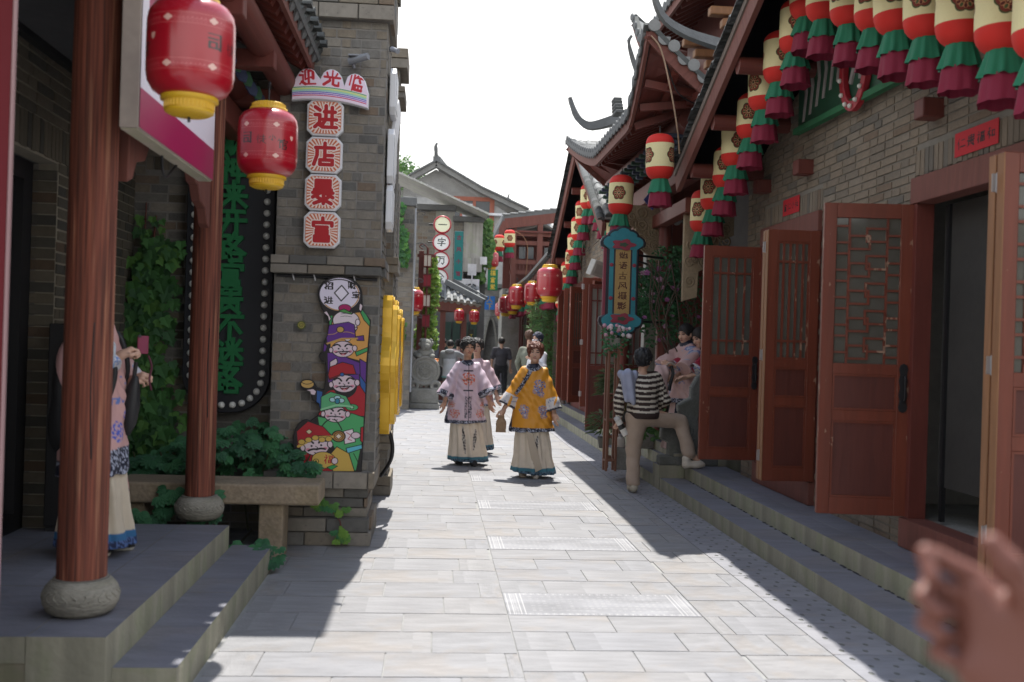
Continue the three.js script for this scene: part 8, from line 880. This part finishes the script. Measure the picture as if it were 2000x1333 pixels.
{ // person half hidden by the near column, holding up a phone
  const J = walkJ({ s: .93, arms: [[[-.165, 1.28, 0], [-.23, 1.12, .06], [-.14, 1.2, .16], 1.0, 'grip'], [[.165, 1.28, 0], [.2, 1.0, .02], [.12, 1.05, .17], -1.3, 'grip']] }), t = figure('person', 'person in pink robe with black backpack behind the near column, raising a phone', [-1.90, .31, -5.98], Math.PI / 2, { robe: 1, J, head: { at: [0, 1.375, -.035], s: .96 }, hair: 'bob', skin: skinA });
  robed(t, { hem: .46, sl: [[[-.13, 1.18, 0], [-.19, 1.05, .12]], [[.13, 1.18, 0], [.17, .98, .13]]], rb: .085, col: (x, y, z, u) => { if (u > .72) return floral(x + z, y, 60, 8) > .3 ? [.15, .25, .55] : [.58, .58, .62]; if (y < .545 + .1 * clamp(z * 4)) return trim(x + z, y); if (z > .02 && y < .82 && y > .6) { const q = Math.max(swirl(x, y, .1, .72, .06, 1), swirl(x, y, .02, .8, .05, 3), swirl(x, y, -.1, .7, .06, 4)); if (q) return q > 1 ? [.06, .10, .5] : [.42, .36, .5]; } if (z > .03 && y > .85 && floral(x, y, 22) > .42) return [.12, .2, .5]; return [.60, .35, .33]; }, skirt: (x, y, z) => { if (y < .10) return floral(x + z, y, 90, 3) > 0 ? [.08, .14, .32] : [.02, .03, .08]; if (y < .14) return [.03, .13, .28]; if (Math.abs(x - .10) < .028 && z > 0 && y < .42) return floral(x, y, 40, 4) > .1 ? [.5, .28, .26] : [.02, .02, .045]; return [.56, .48, .37].map((q) => q * (.93 + .14 * n3(x * 30 + 50, y * 30 + 50, z * 30 + 50))); } });
  shoe(t, -.08, .02, 0, 0, [.03, .03, .03]); shoe(t, .09, .1, 0, 0, [.03, .03, .03]);
  const b = thing('backpack', 'large black backpack with a pink front panel on the person behind the near column', 'backpack', [-1.92, .31, -5.96], Math.PI / 2); garment(b, 'bag', uni([ell([.0, .96, -.13], [.15, .27, .07]), ell([.0, .72, -.10], [.17, .19, .12])], .06), [-.28, .45, -.32], [.26, 1.34, .1], .012, flatCol([.012, .012, .014])); garment(b, 'pink_panel', ell([-.06, 1.04, -.10], [.10, .18, .075]), [-.24, .8, -.26], [.14, 1.3, .06], .009, flatCol([.58, .34, .34])); part('strap', merge([tube([V(.12, 1.2, -.02), V(.13, 1.26, .08), V(.12, 1.05, .16), V(.11, .8, .1)], .018, 18, 6), tube([V(-.12, 1.2, -.02), V(-.13, 1.26, .08), V(-.12, 1.05, .16), V(-.11, .8, .1)], .018, 18, 6)]), M.black, b); part('badge', tri(plate([[0, 0], [.03, .01], [.035, .03], [.01, .025]], .004)), mat(.5, .42, .15), b, [.15, .66, -.04], [0, 1.2, .4]);
  const ph = thing('phone', 'phone in a magenta case held up in front of the ivy', 'phone', [-1.655, 1.50, -6.0], .5); part('case', box(.062, .105, .012, 0, 0, 0, .005), mat(.22, .012, .06, { roughness: .4 }), ph); part('lens', tri(new THREE.CylinderGeometry(.009, .009, .008, 12).toNonIndexed().rotateX(Math.PI / 2)).translate(-.02, .05, .008), M.black, ph); part('ring_charm', tube([V(.03, -.06, .01), V(.05, -.12, .01), V(.04, -.2, .01), V(.055, -.26, .0)], .006, 12, 6), mat(.1, .02, .04), ph);
  const um = thing('umbrella', 'folded black umbrella hanging from the hand of the person behind the column', 'umbrella', [-1.855, 0, -6.02]); part('canopy', lathe([[0, .98], [.02, .99], [.045, 1.06], [.05, 1.16], [.035, 1.27], [.015, 1.33], [0, 1.33]], 14), M.black, um, null, [0, 0, -.12]); part('handle', rod(V(.15, 1.3, 0), V(.16, 1.40, 0), .012), M.black, um);
  const s = thing('scarf', 'blue white striped scarf bunched at the neck of the person behind the column', 'scarf', [-1.80, 1.47, -5.82]); const kn = []; for (let i = 0; i < 9; i++) kn.push(tube([V(-.09, .04 - i * .004, -.03 + i * .01), V(-.01, .065 - i * .012, .05), V(.05, .02 - i * .012, .045), V(.035, -.05 - i * .008, .02 + i * .004)], .010, 14, 6)); part('cloth', merge(kn), mat(.24, .36, .52, { roughness: .85 }), s); part('fold', merge(kn.slice(0, 4).map((g) => g.clone().translate(.004, .012, .008))), mat(.5, .56, .62, { roughness: .85 }), s);
}
{ // bystander to the right of the camera, one hand raised into the frame
  const J = walkJ({ s: 1.04, arms: [[[.165, 1.33, 0], [.20, 1.06, -.16], [-.42, 1.27, -.60], 0, 'none'], [[-.2, 1.33, .02], [-.27, 1.05, .06], [-.27, .8, .02], 1.2]] }); J.arms[0] = [[-.19, 1.36, -.02], [-.21, 1.13, -.22], [-.385, 1.27, -.62], 0, 'none']; J.arms[1] = [[.19, 1.36, 0], [.26, 1.08, .04], [.27, .84, -.02], -1.2];
  const ox = .94, oz = -.14, L = (x, y, z) => [x - ox, y, z - oz], fist = (() => { const fs = [], F = (pts, r) => { for (let i = 0; i + 1 < pts.length; i++) fs.push(cap(L(...pts[i]), L(...pts[i + 1]), r * (1 - i * .07), r * (.95 - i * .07))); }; F([[.477, 1.388, -.85], [.4445, 1.4035, -.862], [.4285, 1.409, -.852], [.4275, 1.390, -.838]], .0098); F([[.474, 1.370, -.852], [.440, 1.3785, -.866], [.427, 1.371, -.852], [.436, 1.361, -.838]], .0098); F([[.473, 1.354, -.85], [.442, 1.357, -.864], [.429, 1.349, -.850], [.438, 1.342, -.838]], .0094); F([[.476, 1.338, -.845], [.449, 1.334, -.856], [.437, 1.326, -.844], [.446, 1.321, -.834]], .009); const th = uni([cap(L(.510, 1.352, -.815), L(.497, 1.385, -.812), .0165, .0125), cap(L(.497, 1.385, -.812), L(.482, 1.407, -.816), .0122, .0112), cap(L(.482, 1.407, -.816), L(.470, 1.424, -.822), .0112, .0095)], .008), palm = uni([cap(L(.476, 1.378, -.85), L(.530, 1.312, -.80), .0155, .024), cap(L(.475, 1.354, -.85), L(.528, 1.30, -.795), .016, .023), cap(L(.475, 1.333, -.843), L(.526, 1.286, -.79), .0145, .022), cap(L(.505, 1.36, -.825), L(.535, 1.315, -.795), .016, .025), cap(L(.53, 1.298, -.795), L(.60, 1.255, -.72), .0265, .03), cap(L(.466, 1.312, -.835), L(.53, 1.272, -.79), .015, .022)], .02); return (x, y, z) => { let d = palm(x, y, z); for (const q of fs) d = sminK(d, q(x, y, z) + .0006, .003); return sminK(d, th(x, y, z), .010); }; })();
  const t = figure('person', 'bystander close at the right edge with one hand raised, thumb up', [ox, 0, oz], 0, { J, head: { at: [0, 1.56, -.03], yaw: Math.PI, s: 1 }, hair: 'cap', skin: [.17, .058, .038], extra: (col) => [nets(fist, L(.40, 1.22, -.89), L(.68, 1.46, -.64), .0042, col)] });
  plain(t, J, { cell: .016, sleeve: .9, rw: .16, top: flatCol([.10, .11, .14]), legs: flatCol([.04, .045, .06]) }); shoe(t, -.09, -.02, 0, Math.PI, [.1, .1, .1]); shoe(t, .09, -.1, 0, Math.PI, [.1, .1, .1]);
}
renderer.render(scene, camera);
